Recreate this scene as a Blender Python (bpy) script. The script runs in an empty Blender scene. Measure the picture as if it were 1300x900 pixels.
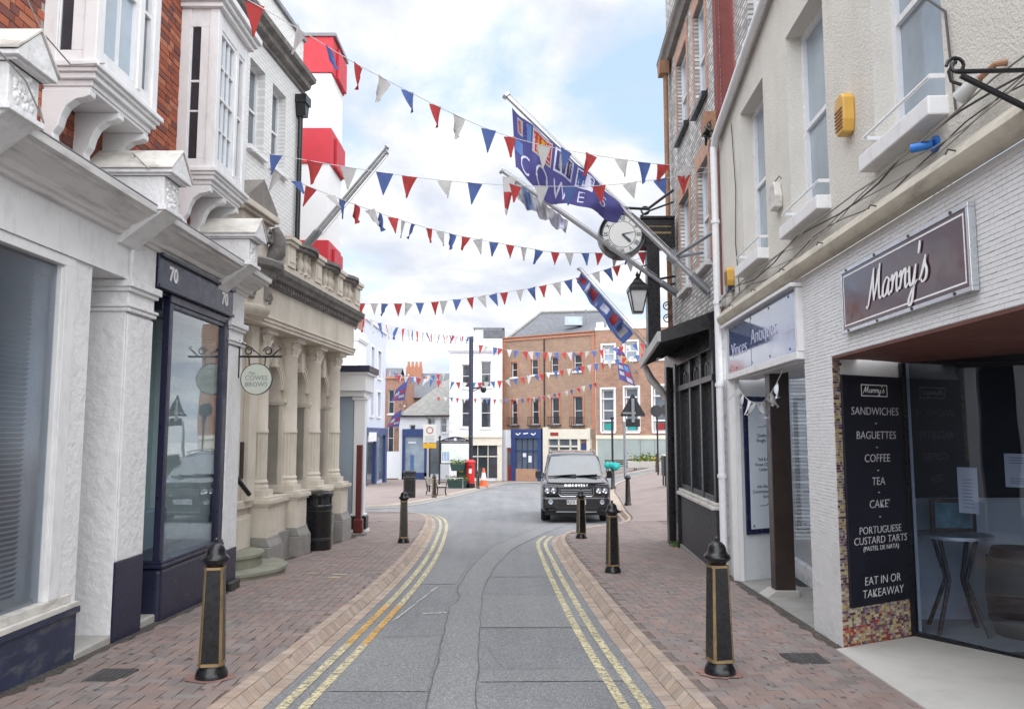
import bpy, bmesh, math, random
from mathutils import Matrix, Vector
RND = random.Random(11)
scene = bpy.context.scene
col = scene.collection

# ------------------------------------------------------------------ camera
EYE = 1.63
cam_d = bpy.data.cameras.new('camera'); cam = bpy.data.objects.new('camera', cam_d); col.objects.link(cam)
cam.location = (0, 0, EYE); cam.rotation_euler = (math.pi/2 + math.atan(.1), 0, 0)
cam_d.sensor_width = 36; cam_d.lens = 36*1000/1300; cam_d.clip_start = .05; cam_d.clip_end = 3000
scene.camera = cam
# ------------------------------------------------------------------ sky
SUN_EL, SUN_AZ = math.radians(58), math.radians(158)      # azimuth clockwise from +Y
world = bpy.data.worlds.new('World'); scene.world = world; world.use_nodes = True
nt = world.node_tree; N = nt.nodes; L = nt.links
for n in list(N): N.remove(n)
out = N.new('ShaderNodeOutputWorld'); bg = N.new('ShaderNodeBackground'); L.new(bg.outputs[0], out.inputs[0])
bg.inputs['Strength'].default_value = .1
sky = N.new('ShaderNodeTexSky'); sky.sky_type = 'NISHITA'; sky.sun_disc = False
sky.sun_elevation = SUN_EL; sky.sun_rotation = SUN_AZ; sky.air_density = 1.0; sky.dust_density = 1.5
tc = N.new('ShaderNodeTexCoord'); sep = N.new('ShaderNodeSeparateXYZ'); L.new(tc.outputs['Generated'], sep.inputs[0])
zz = N.new('ShaderNodeMath'); zz.operation = 'MAXIMUM'; L.new(sep.outputs[2], zz.inputs[0]); zz.inputs[1].default_value = 0
za = N.new('ShaderNodeMath'); za.operation = 'ADD'; L.new(zz.outputs[0], za.inputs[0]); za.inputs[1].default_value = .22
dv = N.new('ShaderNodeVectorMath'); dv.operation = 'DIVIDE'
cz = N.new('ShaderNodeCombineXYZ')
for i in range(3): L.new(za.outputs[0], cz.inputs[i])
L.new(tc.outputs['Generated'], dv.inputs[0]); L.new(cz.outputs[0], dv.inputs[1])
flat = N.new('ShaderNodeVectorMath'); flat.operation = 'MULTIPLY'; flat.inputs[1].default_value = (1, .8, .0); L.new(dv.outputs[0], flat.inputs[0])
off = N.new('ShaderNodeVectorMath'); off.operation = 'ADD'; off.inputs[1].default_value = (3.1, 1.7, .4); L.new(flat.outputs[0], off.inputs[0])
def wnoise(scale, detail, rough, dist):
    n = N.new('ShaderNodeTexNoise'); n.inputs['Scale'].default_value = scale; n.inputs['Detail'].default_value = detail
    n.inputs['Roughness'].default_value = rough; n.inputs['Distortion'].default_value = dist; L.new(off.outputs[0], n.inputs['Vector']); return n
def wramp(src, stops):
    r = N.new('ShaderNodeValToRGB'); e = r.color_ramp.elements
    while len(e) < len(stops): e.new(.5)
    for q, (p, c) in zip(e, stops): q.position = p; q.color = (*c, 1) if len(c) == 3 else c
    L.new(src, r.inputs[0]); return r
n1 = wnoise(1.9, 7, .55, .25); n2 = wnoise(2.6, 6, .55, .3)
mask = wramp(n1.outputs['Fac'], [(.345, (0, 0, 0)), (.475, (1, 1, 1))])
shade = wramp(n2.outputs['Fac'], [(.28, (1.55, 1.70, 2.08)), (.42, (1.95, 2.06, 2.30)), (.52, (2.42, 2.46, 2.55)), (.60, (2.75, 2.76, 2.80))])
skyb = N.new('ShaderNodeMixRGB'); skyb.inputs[0].default_value = .8; L.new(sky.outputs[0], skyb.inputs[1]); skyb.inputs[2].default_value = (1.45, 1.85, 2.4, 1)
mx = N.new('ShaderNodeMixRGB'); L.new(mask.outputs[0], mx.inputs[0]); L.new(skyb.outputs[0], mx.inputs[1]); L.new(shade.outputs[0], mx.inputs[2])
L.new(mx.outputs[0], bg.inputs[0])
# ------------------------------------------------------------------ sun (thin overcast)
sd = bpy.data.lights.new('sun', 'SUN'); sun = bpy.data.objects.new('sun', sd); col.objects.link(sun)
sd.energy = 1.5; sd.angle = math.radians(125); sd.color = (.98, .985, 1)
sdir = Vector((math.sin(SUN_AZ)*math.cos(SUN_EL), math.cos(SUN_AZ)*math.cos(SUN_EL), math.sin(SUN_EL)))
sun.rotation_euler = sdir.to_track_quat('Z', 'Y').to_euler(); sun.location = (0, 0, 30)
# ------------------------------------------------------------------ exposure
vs = scene.view_settings; vs.view_transform = 'Standard'; vs.look = 'None'; vs.gamma = 1; vs.use_curve_mapping = False
vs.exposure = 2.08
scene.cycles.max_bounces = 8; scene.cycles.transparent_max_bounces = 12; scene.cycles.caustics_reflective = False; scene.cycles.caustics_refractive = False

# ================================================================== materials
MATS = {}
def nodes_of(name):
    m = bpy.data.materials.new(name); m.use_nodes = True; t = m.node_tree
    for n in list(t.nodes): t.nodes.remove(n)
    o = t.nodes.new('ShaderNodeOutputMaterial'); MATS[name] = m
    return m, t, o
def c4(c): return (c[0], c[1], c[2], 1)
def noise(t, vec, scale, detail=4, rough=.55):
    n = t.nodes.new('ShaderNodeTexNoise'); n.inputs['Scale'].default_value = scale; n.inputs['Detail'].default_value = detail
    n.inputs['Roughness'].default_value = rough; t.links.new(vec, n.inputs['Vector']); return n.outputs['Fac']
def ramp(t, src, stops, interp='LINEAR'):
    r = t.nodes.new('ShaderNodeValToRGB'); r.color_ramp.interpolation = interp; e = r.color_ramp.elements
    while len(e) < len(stops): e.new(.5)
    for q, (p, c) in zip(e, stops): q.position = p; q.color = c4(c) if not isinstance(c, (int, float)) else (c, c, c, 1)
    t.links.new(src, r.inputs[0]); return r.outputs[0]
def mixc(t, fac, a, b, mode='MIX'):
    m = t.nodes.new('ShaderNodeMixRGB'); m.blend_type = mode
    for i, v in enumerate((fac, a, b)):
        if isinstance(v, (int, float)): m.inputs[i].default_value = v if i == 0 else (v, v, v, 1)
        elif isinstance(v, tuple): m.inputs[i].default_value = c4(v)
        else: t.links.new(v, m.inputs[i])
    return m.outputs[0]
def scl(t, vec, s):
    m = t.nodes.new('ShaderNodeVectorMath'); m.operation = 'MULTIPLY'; m.inputs[1].default_value = s; t.links.new(vec, m.inputs[0]); return m.outputs[0]
def bumpn(t, h, strength, dist, nrm=None):
    b = t.nodes.new('ShaderNodeBump'); b.inputs['Strength'].default_value = strength; b.inputs['Distance'].default_value = dist
    t.links.new(h, b.inputs['Height'])
    if nrm is not None: t.links.new(nrm, b.inputs['Normal'])
    return b.outputs[0]
def mat(name, c, rough=.6, var=.12, scale=2.5, bump=0, bscale=60, bdist=.004, metal=0, spec=.5, dirt=None, rnd=None, coat=0):
    """c: colour or list of colours picked per piece (rnd='object' or 'island'); dirt=(colour, amount 0-1, scale vec)"""
    m, t, o = nodes_of(name); P = t.nodes.new('ShaderNodeBsdfPrincipled'); t.links.new(P.outputs[0], o.inputs[0])
    g = t.nodes.new('ShaderNodeNewGeometry'); pos = g.outputs['Position']
    if rnd:
        src = t.nodes.new('ShaderNodeObjectInfo').outputs['Random'] if rnd == 'object' else g.outputs['Random Per Island']
        k = len(c); cc = ramp(t, src, [(i/k, q) for i, q in enumerate(c)], 'CONSTANT')
    else:
        cc = t.nodes.new('ShaderNodeRGB').outputs[0]; cc.default_value = c4(c)
    if var:
        f = ramp(t, noise(t, pos, scale, 5, .6), [(.25, 1-var), (.75, 1+var)]); cc = mixc(t, 1, cc, f, 'MULTIPLY')
    if dirt:
        dc, am, sv = dirt
        f = ramp(t, noise(t, scl(t, pos, sv), 1, 6, .65), [(.5, 0), (.78, am)]); cc = mixc(t, f, cc, dc)
    t.links.new(cc, P.inputs['Base Color'])
    P.inputs['Metallic'].default_value = metal; P.inputs['Specular IOR Level'].default_value = spec
    rr = ramp(t, noise(t, pos, scale*3, 3), [(.3, max(.02, rough-.07)), (.7, min(1, rough+.07))]); t.links.new(rr, P.inputs['Roughness'])
    if coat: P.inputs['Coat Weight'].default_value = coat; P.inputs['Coat Roughness'].default_value = .04
    if bump: t.links.new(bumpn(t, noise(t, pos, bscale, 4, .6), bump, bdist), P.inputs['Normal'])
    return m
def glass(name, tint=(.8, .86, .88), refl=.10, rough=.01, ior=1.5):
    m, t, o = nodes_of(name); ms = t.nodes.new('ShaderNodeMixShader'); tr = t.nodes.new('ShaderNodeBsdfTransparent'); gl = t.nodes.new('ShaderNodeBsdfGlossy')
    tr.inputs[0].default_value = c4(tint); gl.inputs['Roughness'].default_value = rough; gl.inputs['Color'].default_value = (.95, .97, 1, 1)
    fa = t.nodes.new('ShaderNodeLayerWeight'); fa.inputs['Blend'].default_value = .5
    pw = t.nodes.new('ShaderNodeMath'); pw.operation = 'POWER'; pw.inputs[1].default_value = 5; t.links.new(fa.outputs['Facing'], pw.inputs[0])
    lw = t.nodes.new('ShaderNodeMath'); lw.operation = 'MULTIPLY'; lw.inputs[1].default_value = ior-.5; t.links.new(pw.outputs[0], lw.inputs[0])
    g = t.nodes.new('ShaderNodeNewGeometry')
    nb = bumpn(t, noise(t, g.outputs['Position'], 1.3, 1), .06, .05); t.links.new(nb, gl.inputs['Normal'])
    ad = t.nodes.new('ShaderNodeMath'); ad.operation = 'ADD'; ad.use_clamp = True; ad.inputs[1].default_value = refl
    t.links.new(lw.outputs[0], ad.inputs[0]); t.links.new(ad.outputs[0], ms.inputs[0]); t.links.new(tr.outputs[0], ms.inputs[1]); t.links.new(gl.outputs[0], ms.inputs[2])
    t.links.new(ms.outputs[0], o.inputs[0]); return m
def brickmat(name, cols, mortar, ang=0, bw=.225, bh=.075, mo=.01, rough=.85, bump=.6, floor=False, var=.2, contrast=None):
    m, t, o = nodes_of(name); P = t.nodes.new('ShaderNodeBsdfPrincipled'); t.links.new(P.outputs[0], o.inputs[0])
    g = t.nodes.new('ShaderNodeNewGeometry'); mp = t.nodes.new('ShaderNodeVectorRotate'); mp.rotation_type = 'Z_AXIS'; mp.inputs['Angle'].default_value = -ang
    t.links.new(g.outputs['Position'], mp.inputs['Vector']); v = mp.outputs[0]
    if not floor:
        s = t.nodes.new('ShaderNodeSeparateXYZ'); t.links.new(v, s.inputs[0]); cb = t.nodes.new('ShaderNodeCombineXYZ')
        t.links.new(s.outputs[0], cb.inputs[0]); t.links.new(s.outputs[2], cb.inputs[1]); v = cb.outputs[0]
    b = t.nodes.new('ShaderNodeTexBrick'); t.links.new(v, b.inputs['Vector']); b.inputs['Scale'].default_value = 1
    b.inputs['Brick Width'].default_value = bw; b.inputs['Row Height'].default_value = bh; b.inputs['Mortar Size'].default_value = mo
    b.inputs['Mortar Smooth'].default_value = .1; b.inputs['Color1'].default_value = c4(cols[0]); b.inputs['Color2'].default_value = c4(cols[1]); b.inputs['Mortar'].default_value = c4(mortar)
    f = ramp(t, noise(t, g.outputs['Position'], 1.1, 6, .65), [(.25, 1-var), (.75, 1+var)])
    t.links.new(mixc(t, 1, b.outputs['Color'], f, 'MULTIPLY'), P.inputs['Base Color']); P.inputs['Roughness'].default_value = rough
    inv = t.nodes.new('ShaderNodeMath'); inv.operation = 'SUBTRACT'; inv.inputs[0].default_value = 1; t.links.new(b.outputs['Fac'], inv.inputs[1])
    t.links.new(bumpn(t, inv.outputs[0], bump, .01), P.inputs['Normal']); return m

W_D = (.30, .28, .26)
mat('white_paint', (.76, .76, .765), .45, .05, 3, .2, 30, .004, dirt=((.45, .44, .43), .45, (9, 9, 3.5)))
mat('white_lumpy', (.76, .76, .765), .5, .04, 3, .7, 14, .02, dirt=((.46, .45, .43), .5, (11, 11, 5)))
mat('kerb_far', (.36, .295, .24), .85, .2, 3, .3, 40)
mat('dirty_white', (.68, .67, .655), .5, .08, 3, .3, 25, .006, dirt=((.20, .19, .185), .75, (12, 1.6, 12)))
mat('worn_white', (.62, .60, .56), .6, .15, 6, .4, 30, .006, dirt=((.16, .14, .12), .8, (3, 3, 7)))
mat('navy_paint', (.016, .018, .045), .32, .15, 3, .08, 20, .003)
mat('navy_worn', (.028, .036, .075), .5, .3, 3, .3, 25, .004, dirt=((.22, .22, .20), .6, (3, 3, 9)))
mat('black_paint', (.012, .012, .014), .3, .2, 5, .06, 30, .002)
mat('black_gloss', (.007, .007, .009), .3, .3, 9, .15, 40, .002, dirt=((.04, .037, .034), .3, (9, 9, 12)))
mat('soft_black', (.022, .022, .025), .55, .2, 5)
mat('gold_paint', (.26, .18, .085), .45, .3, 12, metal=.4)
mat('mortar', (.36, .31, .27), .9, .2, 8, .5, 60)
BR = [(.30, .085, .045), (.36, .105, .055), (.26, .07, .04), (.22, .07, .05), (.40, .15, .085), (.17, .06, .05)]
mat('brick_piece', BR, .85, .18, 9, .5, 90, rnd='object'); mat('brick_field', BR, .85, .18, 9, .5, 90, rnd='island')
mat('terracotta', (.42, .19, .12), .8, .2, 5, .3, 50); mat('faded_brick', (.44, .27, .20), .85, .25, 8, .3, 50); mat('terracotta_dark', (.20, .055, .05), .8, .2, 5, .3, 50)
ST = (.63, .575, .49)
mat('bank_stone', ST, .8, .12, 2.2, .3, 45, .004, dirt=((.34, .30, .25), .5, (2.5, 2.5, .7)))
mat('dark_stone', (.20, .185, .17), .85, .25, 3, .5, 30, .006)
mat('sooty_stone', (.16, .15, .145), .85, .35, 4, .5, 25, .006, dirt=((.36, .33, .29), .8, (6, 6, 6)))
mat('grey_stone', (.25, .24, .225), .8, .2, 4, .4, 40)
mat('step_stone', (.40, .385, .36), .8, .15, 4, .3, 50, dirt=((.2, .19, .17), .6, (4, 4, 4)))
mat('green_stone', (.24, .24, .19), .85, .2, 4, .3, 50)
mat('roughcast', (.67, .645, .59), .9, .06, 2, .8, 48, .016, dirt=((.52, .49, .43), .5, (2, 2, .5)))
mat('cream_trim', (.58, .54, .45), .7, .12, 4, .3, 30, dirt=((.20, .18, .15), .85, (5, 2, 7)))
mat('tile_white', (.73, .735, .74), .35, .06, 3, .2, 60, .002, dirt=((.5, .49, .48), .6, (3, 3, 3)))
mat('upvc', (.76, .77, .79), .3, .03, 3)
mat('asphalt_far', (.1, .1, .1))
mat('lead', (.20, .205, .22), .5, .2, 4, .2, 20)
mat('slate', (.11, .115, .13), .55, .3, 3, .5, 6, .03)
mat('slate_pale', (.24, .235, .22), .7, .25, 3, .5, 6, .03)
mat('gilt', (.30, .20, .08), .4, .2, 12, metal=.4)
mat('galv', (.34, .36, .38), .4, .12, 8, metal=.7)
mat('aluminium', (.55, .56, .58), .35, .1, 8, metal=.8)
mat('rust_pipe', (.30, .16, .09), .7, .3, 8, .2, 40)
mat('maroon', (.10, .014, .016), .35, .2, 6)
mat('postbox_red', (.55, .02, .018), .28, .08, 6)
def cloth(name, c, thin=.45):
    m, t, o = nodes_of(name); ms = t.nodes.new('ShaderNodeMixShader'); d = t.nodes.new('ShaderNodeBsdfDiffuse'); tr = t.nodes.new('ShaderNodeBsdfTranslucent')
    g = t.nodes.new('ShaderNodeNewGeometry'); cc = mixc(t, 1, c, ramp(t, noise(t, g.outputs['Position'], 5, 4), [(.25, .88), (.75, 1.1)]), 'MULTIPLY')
    t.links.new(cc, d.inputs[0]); t.links.new(cc, tr.inputs[0]); ms.inputs[0].default_value = thin; t.links.new(d.outputs[0], ms.inputs[1]); t.links.new(tr.outputs[0], ms.inputs[2]); t.links.new(ms.outputs[0], o.inputs[0])
for n_, c_ in (('flag_red', (.54, .085, .085)), ('flag_white', (.62, .61, .60)), ('flag_blue', (.12, .18, .42)), ('flag_purple', (.115, .11, .30)), ('flag_yellow', (.75, .48, .06)), ('flag_sky', (.19, .32, .62)), ('flag_grey', (.44, .44, .49))): cloth(n_, c_)
mat('letter_white', (.86, .86, .86), .5, .03); mat('letter_pale', (.55, .55, .68), .8, .03); mat('letter_dark', (.06, .07, .10), .6, .03); mat('letter_grey', (.22, .23, .25), .6, .03)
mat('string', (.55, .55, .55), .8, .05)
mat('cable', (.05, .05, .05), .6, .1)
mat('cable_grey', (.30, .29, .27), .7, .1)
mat('red_band', (.50, .02, .035), .55, .1, 3, .1, 20); mat('render_white', (.74, .74, .745), .7, .04, 1.5, .1, 20)
mat('pale_blue_render', (.56, .60, .70), .7, .05, 1.5, .1, 20)
mat('far_white', (.72, .73, .75), .7, .05, 1.0)
mat('blue_shop', (.03, .055, .17), .4, .1); mat('cream_shop', (.66, .62, .52), .5, .08)
mat('door_red', (.28, .035, .03), .4, .1); mat('shop_brick', (.42, .25, .16), .8, .15)
mat('stone_plinth', (.30, .345, .335), .75, .12, 1.5, .2, 30)
mat('wood_dark', (.045, .028, .020), .5, .3, 8, .2, 30); mat('bench_slat', (.34, .31, .26), .7, .2, 8)
mat('brown_soffit', (.13, .045, .032), .6, .25, 3, .2, 20)
mat('brown_post', (.030, .019, .016), .35, .3, 5, .1, 20)
mat('blackboard', (.010, .010, .018), .38, .2, 3)
mat('concrete', (.50, .49, .46), .85, .15, 3, .4, 70, dirt=((.33, .32, .30), .5, (3, 3, 3)))
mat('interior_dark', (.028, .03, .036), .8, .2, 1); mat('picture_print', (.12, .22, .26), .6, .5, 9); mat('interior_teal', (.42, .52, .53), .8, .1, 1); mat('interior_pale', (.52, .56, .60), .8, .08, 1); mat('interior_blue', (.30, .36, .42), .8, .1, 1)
mat('blind', (.34, .38, .41), .5, .12, 2); mat('curtain', (.55, .55, .54), .9, .15, 6)
mat('panel_white', (.68, .71, .76), .35, .03); mat('board_navy', (.015, .018, .06), .25, .1)
mat('map_paper', (.62, .66, .66), .5, .05, 3, dirt=((.30, .50, .25), .7, (2, 2, 2)))
mat('leaf_green', (.08, .15, .03), .7, .4, 12); mat('flower_yellow', (.70, .50, .04), .7, .2, 12); mat('cone_orange', (.75, .13, .03), .5, .08)
mat('yellow_box', (.62, .36, .07), .45, .1, 6); mat('plastic_grey', (.45, .45, .44), .5, .1); mat('plastic_blue', (.02, .17, .55), .4, .1)
mat('teal_cloth', (.01, .30, .28), .7, .25, 10, .6, 30)
mat('clock_face', (.74, .74, .70), .4, .04)
mat('sign_maroon', (.062, .026, .036), .12, .1, 2, spec=.6)
mat('sign_silver', (.55, .57, .60), .25, .05, metal=.7)
mat('sign_blue', (.12, .17, .33), .09, .1, 2, spec=.8, coat=1)
mat('sage', (.55, .58, .50), .5, .04)
mat('car_paint', (.006, .007, .012), .22, .05, 2, coat=1); mat('car_trim', (.012, .012, .013), .5, .1); mat('chrome', (.65, .66, .68), .15, .05, metal=1)
mat('tyre', (.018, .018, .018), .8, .2, 10); mat('plate_white', (.75, .75, .74), .4, .02); mat('lamp_lens', (.55, .60, .66), .08, .1, 20, metal=.6)
mat('lantern_glass', (.68, .69, .68), .25, .03)
mat('glass_dark', (.035, .042, .052), .04, .35, 1.2, spec=.8)
mat('glass_mid', (.11, .135, .16), .05, .35, .8, spec=.8)
mat('glass_pale', (.30, .36, .42), .06, .35, .8, spec=.7)
mat('windscreen', (.06, .075, .09), .03, .3, 2, spec=1.0, coat=1)
glass('clear_glass', (.88, .93, .94), .11); glass('shop_glass', (.80, .84, .88), .12); mat('letter_chalk', (.52, .52, .54), .7, .2, 40); glass('manny_glass', (.76, .80, .86), .05, ior=1.3); glass('hazy_glass', (.72, .77, .82), .12, .16)
PV = [(.24, .182, .163), (.22, .166, .15), (.255, .192, .172), (.205, .170, .160), (.238, .190, .173), (.19, .160, .152), (.25, .178, .155), (.225, .196, .184)]
PVD = ((.15, .13, .12), .7, (1.3, 1.3, 1.3))
mat('paver_piece', PV, .8, .15, 6, .4, 90, .003, rnd='object', dirt=PVD); mat('paver_field', PV, .8, .15, 6, .4, 90, .003, rnd='island', dirt=PVD)
mat('joint_sand', (.155, .128, .115), .95, .3, 20, .5, 80)
KT = [(.38, .295, .235), (.35, .265, .21), (.41, .325, .265), (.32, .26, .215), (.37, .30, .25)]
for n_, r_ in (('kerb_piece', 'object'), ('kerb_field', 'island')): mat(n_, KT, .8, .14, 8, .4, 90, .003, rnd=r_, dirt=((.17, .14, .12), .6, (3, 3, 3)))
mat('gum', (.14, .13, .125), .8, .3, 30)
mat('red_base', (.27, .15, .13), .85, .25, 12, .4, 60)
MOS = [(.42, .34, .14), (.36, .28, .16), (.24, .16, .16), (.42, .37, .24), (.14, .09, .12), (.30, .20, .13), (.22, .19, .22), (.46, .41, .28), (.08, .05, .07)]
MOR = [(.30, .035, .03), (.36, .27, .14), (.22, .04, .04), (.16, .07, .08), (.34, .09, .06)]
mat('mosaic', MOS, .25, .1, rnd='island'); mat('mosaic_red', MOR, .25, .1, rnd='island')
brickmat('paving_far', ((.275, .222, .204), (.24, .195, .18)), (.17, .14, .126), 0, .2, .1, .008, floor=True)
brickmat('flint_brick', ((.72, .71, .69), (.34, .33, .33)), (.24, .23, .22), math.atan2(1, .048), .225, .075, .014, bump=1.0, var=.3)
A10 = math.atan2(-4.5, 6.95); A11 = math.atan2(-2.3, 5.7)
brickmat('brick_brown', ((.36, .22, .145), (.27, .165, .115)), (.36, .29, .23), A10)
brickmat('brick_tan', ((.40, .22, .14), (.27, .14, .095)), (.34, .26, .21), A11)
brickmat('brick_back', ((.34, .15, .09), (.27, .12, .08)), (.34, .28, .24), 0)
brickmat('white_brick', ((.74, .74, .73), (.70, .70, .69)), (.60, .60, .59), math.atan2(1, .086), .225, .075, .012, bump=1.0, var=.08)

def asphalt(name, base, amt=.5, crack=True):
    m, t, o = nodes_of(name); P = t.nodes.new('ShaderNodeBsdfPrincipled'); t.links.new(P.outputs[0], o.inputs[0])
    g = t.nodes.new('ShaderNodeNewGeometry'); pos = g.outputs['Position']
    big = ramp(t, noise(t, scl(t, pos, (1, .35, 1)), .9, 6, .6), [(.3, 1-.25*amt), (.72, 1+.35*amt)]); st = ramp(t, noise(t, scl(t, pos, (2.6, .1, 1)), 1, 4, .6), [(.3, 1-.2*amt), (.7, 1+.2*amt)]); big = mixc(t, 1, big, st, 'MULTIPLY'); md = ramp(t, noise(t, pos, 34, 4, .7), [(.3, .8), (.7, 1.25)]); big = mixc(t, 1, big, md, 'MULTIPLY')
    fine = ramp(t, noise(t, pos, 80, 3, .75), [(.3, .45), (.55, 1.0), (.75, 2.0)])
    v = t.nodes.new('ShaderNodeTexVoronoi'); v.inputs['Scale'].default_value = 120; t.links.new(pos, v.inputs['Vector'])
    spk = ramp(t, v.outputs['Color'], [(0, .75), (1, 1.3)])
    c = mixc(t, 1, mixc(t, 1, mixc(t, 1, base, big, 'MULTIPLY'), fine, 'MULTIPLY'), spk, 'MULTIPLY')
    if crack:
        w = t.nodes.new('ShaderNodeTexVoronoi'); w.feature = 'DISTANCE_TO_EDGE'; w.inputs['Scale'].default_value = .55
        wob = mixc(t, .12, pos, t.nodes.new('ShaderNodeTexNoise').outputs['Color']); t.links.new(wob, w.inputs['Vector'])
        cf = ramp(t, w.outputs['Distance'], [(.001, .22), (.005, 0)]); c = mixc(t, cf, c, (.03, .03, .032))
    t.links.new(c, P.inputs['Base Color']); P.inputs['Roughness'].default_value = .82
    t.links.new(bumpn(t, noise(t, pos, 110, 3, .7), .8, .006), P.inputs['Normal'])
    return m
asphalt('asphalt', (.196, .200, .208)); asphalt('asphalt_patch', (.215, .217, .222), .25, False); asphalt('asphalt_new', (.206, .209, .216), .3, False); mat('tar', (.10, .10, .102), .8, .3, 10)
def roadpaint(name, c):
    m, t, o = nodes_of(name); P = t.nodes.new('ShaderNodeBsdfPrincipled'); ms = t.nodes.new('ShaderNodeMixShader'); tr = t.nodes.new('ShaderNodeBsdfTransparent')
    g = t.nodes.new('ShaderNodeNewGeometry'); pos = g.outputs['Position']
    cc = mixc(t, 1, c, ramp(t, noise(t, pos, 3, 6), [(.25, .75), (.75, 1.15)]), 'MULTIPLY')
    t.links.new(cc, P.inputs['Base Color']); P.inputs['Roughness'].default_value = .75
    w = ramp(t, noise(t, pos, 22, 6, .78), [(.34, 0), (.56, 1)]); t.links.new(w, ms.inputs[0])
    t.links.new(tr.outputs[0], ms.inputs[1]); t.links.new(P.outputs[0], ms.inputs[2]); t.links.new(ms.outputs[0], o.inputs[0])
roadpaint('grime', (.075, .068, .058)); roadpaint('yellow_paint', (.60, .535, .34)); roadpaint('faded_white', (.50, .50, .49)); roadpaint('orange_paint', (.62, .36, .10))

# ================================================================== mesh helpers
def wloc(o):
    v = Vector((0, 0, 0))
    while o: v += o.location; o = o.parent
    return v
class MB:
    def __init__(s, M=None): s.v = []; s.f = []; s.M = M
    def add(s, vs, fs):
        b = len(s.v); s.v += [tuple(s.M @ Vector(p)) if s.M else tuple(p) for p in vs]; s.f += [tuple(i+b for i in f) for f in fs]; return s
    def box(s, x0, x1, y0, y1, z0, z1):
        return s.add([(x0,y0,z0),(x1,y0,z0),(x1,y1,z0),(x0,y1,z0),(x0,y0,z1),(x1,y0,z1),(x1,y1,z1),(x0,y1,z1)],
                     [(0,3,2,1),(4,5,6,7),(0,1,5,4),(1,2,6,5),(2,3,7,6),(3,0,4,7)])
    def prism(s, pts, vec):
        n = len(pts); v = Vector(vec)
        return s.add(list(pts)+[tuple(Vector(p)+v) for p in pts], [tuple(range(n))[::-1], tuple(range(n, 2*n))]+[(i, (i+1) % n, n+(i+1) % n, n+i) for i in range(n)])
    def quad(s, *p): return s.add(p, [tuple(range(len(p)))])
    def tube(s, pts, r, n=8, caps=True):
        pts = [Vector(p) for p in pts]; vs = []; fs = []; m = len(pts)
        rr = r if isinstance(r, (list, tuple)) else [r]*m
        up = None
        for i, p in enumerate(pts):
            d = (pts[min(i+1, m-1)]-pts[max(i-1, 0)]).normalized()
            if up is None: a = d.orthogonal().normalized()
            else: a = (up - d*up.dot(d)); a = a.normalized() if a.length > 1e-6 else d.orthogonal().normalized()
            up = a; b = d.cross(a)
            for k in range(n):
                t = 2*math.pi*k/n; vs.append(p+(a*math.cos(t)+b*math.sin(t))*rr[i])
        for i in range(m-1):
            for k in range(n): fs.append((i*n+k, i*n+(k+1) % n, (i+1)*n+(k+1) % n, (i+1)*n+k))
        if caps: fs += [tuple(range(n))[::-1], tuple(range((m-1)*n, m*n))]
        return s.add(vs, fs)
    def lathe(s, prof, c=(0, 0, 0), n=24, a0=0, a1=2*math.pi, flute=None, caps=True):
        full = abs(a1-a0-2*math.pi) < 1e-6; k = n if full else n+1; vs = []; fs = []
        for j, (r, z) in enumerate(prof):
            for i in range(k):
                t = a0+(a1-a0)*i/n; q = r
                if flute and flute[0] <= z <= flute[1] and i % 2: q = r*.9
                vs.append((c[0]+q*math.cos(t), c[1]+q*math.sin(t), c[2]+z))
        for j in range(len(prof)-1):
            for i in range(n):
                a, b = i, (i+1) % k; fs.append((j*k+a, j*k+b, (j+1)*k+b, (j+1)*k+a))
        if caps and prof[0][0] > 1e-4: fs.append(tuple(range(k))[::-1])
        if caps and prof[-1][0] > 1e-4: fs.append(tuple(range((len(prof)-1)*k, len(prof)*k)))
        return s.add(vs, fs)
    def extr(s, prof, a, b):      # profile of (n,z) run along s from a to b (in a facade frame)
        return s.prism([(a, p[0], p[1]) for p in prof], (b-a, 0, 0))
    def build(s, name, m, parent=None, smooth=0, bevel=0, seg=2, fix=True, kind=None):
        o0 = wloc(parent) if parent else Vector((0, 0, 0))
        me = bpy.data.meshes.new(name); me.from_pydata([tuple(Vector(p)-o0) for p in s.v], [], s.f)
        if fix:
            bm = bmesh.new(); bm.from_mesh(me); bmesh.ops.recalc_face_normals(bm, faces=bm.faces); bm.to_mesh(me); bm.free()
        me.materials.append(MATS[m]) if m else None
        o = bpy.data.objects.new(name, me); col.objects.link(o); o.parent = parent
        if smooth:
            me.polygons.foreach_set('use_smooth', [True]*len(me.polygons)); me.set_sharp_from_angle(angle=math.radians(smooth))
        if bevel:
            b = o.modifiers.new('bevel', 'BEVEL'); b.width = bevel; b.segments = seg; b.limit_method = 'ANGLE'; b.angle_limit = math.radians(40); b.harden_normals = False
        if kind: o['kind'] = kind
        return o
def frame(ox, oy, dx, dy, flip=False):     # s along (dx,dy), n outward, z up
    l = math.hypot(dx, dy); dx /= l; dy /= l; nx, ny = (-dy, dx) if flip else (dy, -dx)
    return Matrix(((dx, nx, 0, ox), (dy, ny, 0, oy), (0, 0, 1, 0), (0, 0, 0, 1)))
def thing(name, label, cat, loc=(0, 0, 0), group=None):
    o = bpy.data.objects.new(name, None); o.empty_display_size = .1; col.objects.link(o); o.location = loc
    return tag(o, label, cat, group)
def tag(o, label, cat, group=None):
    o['label'] = label; o['category'] = cat
    if group: o['group'] = group
    return o
def copy_tree(o, parent=None):
    c = o.copy(); col.objects.link(c); c.parent = parent
    for ch in list(o.children): copy_tree(ch, c)
    return c
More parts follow.
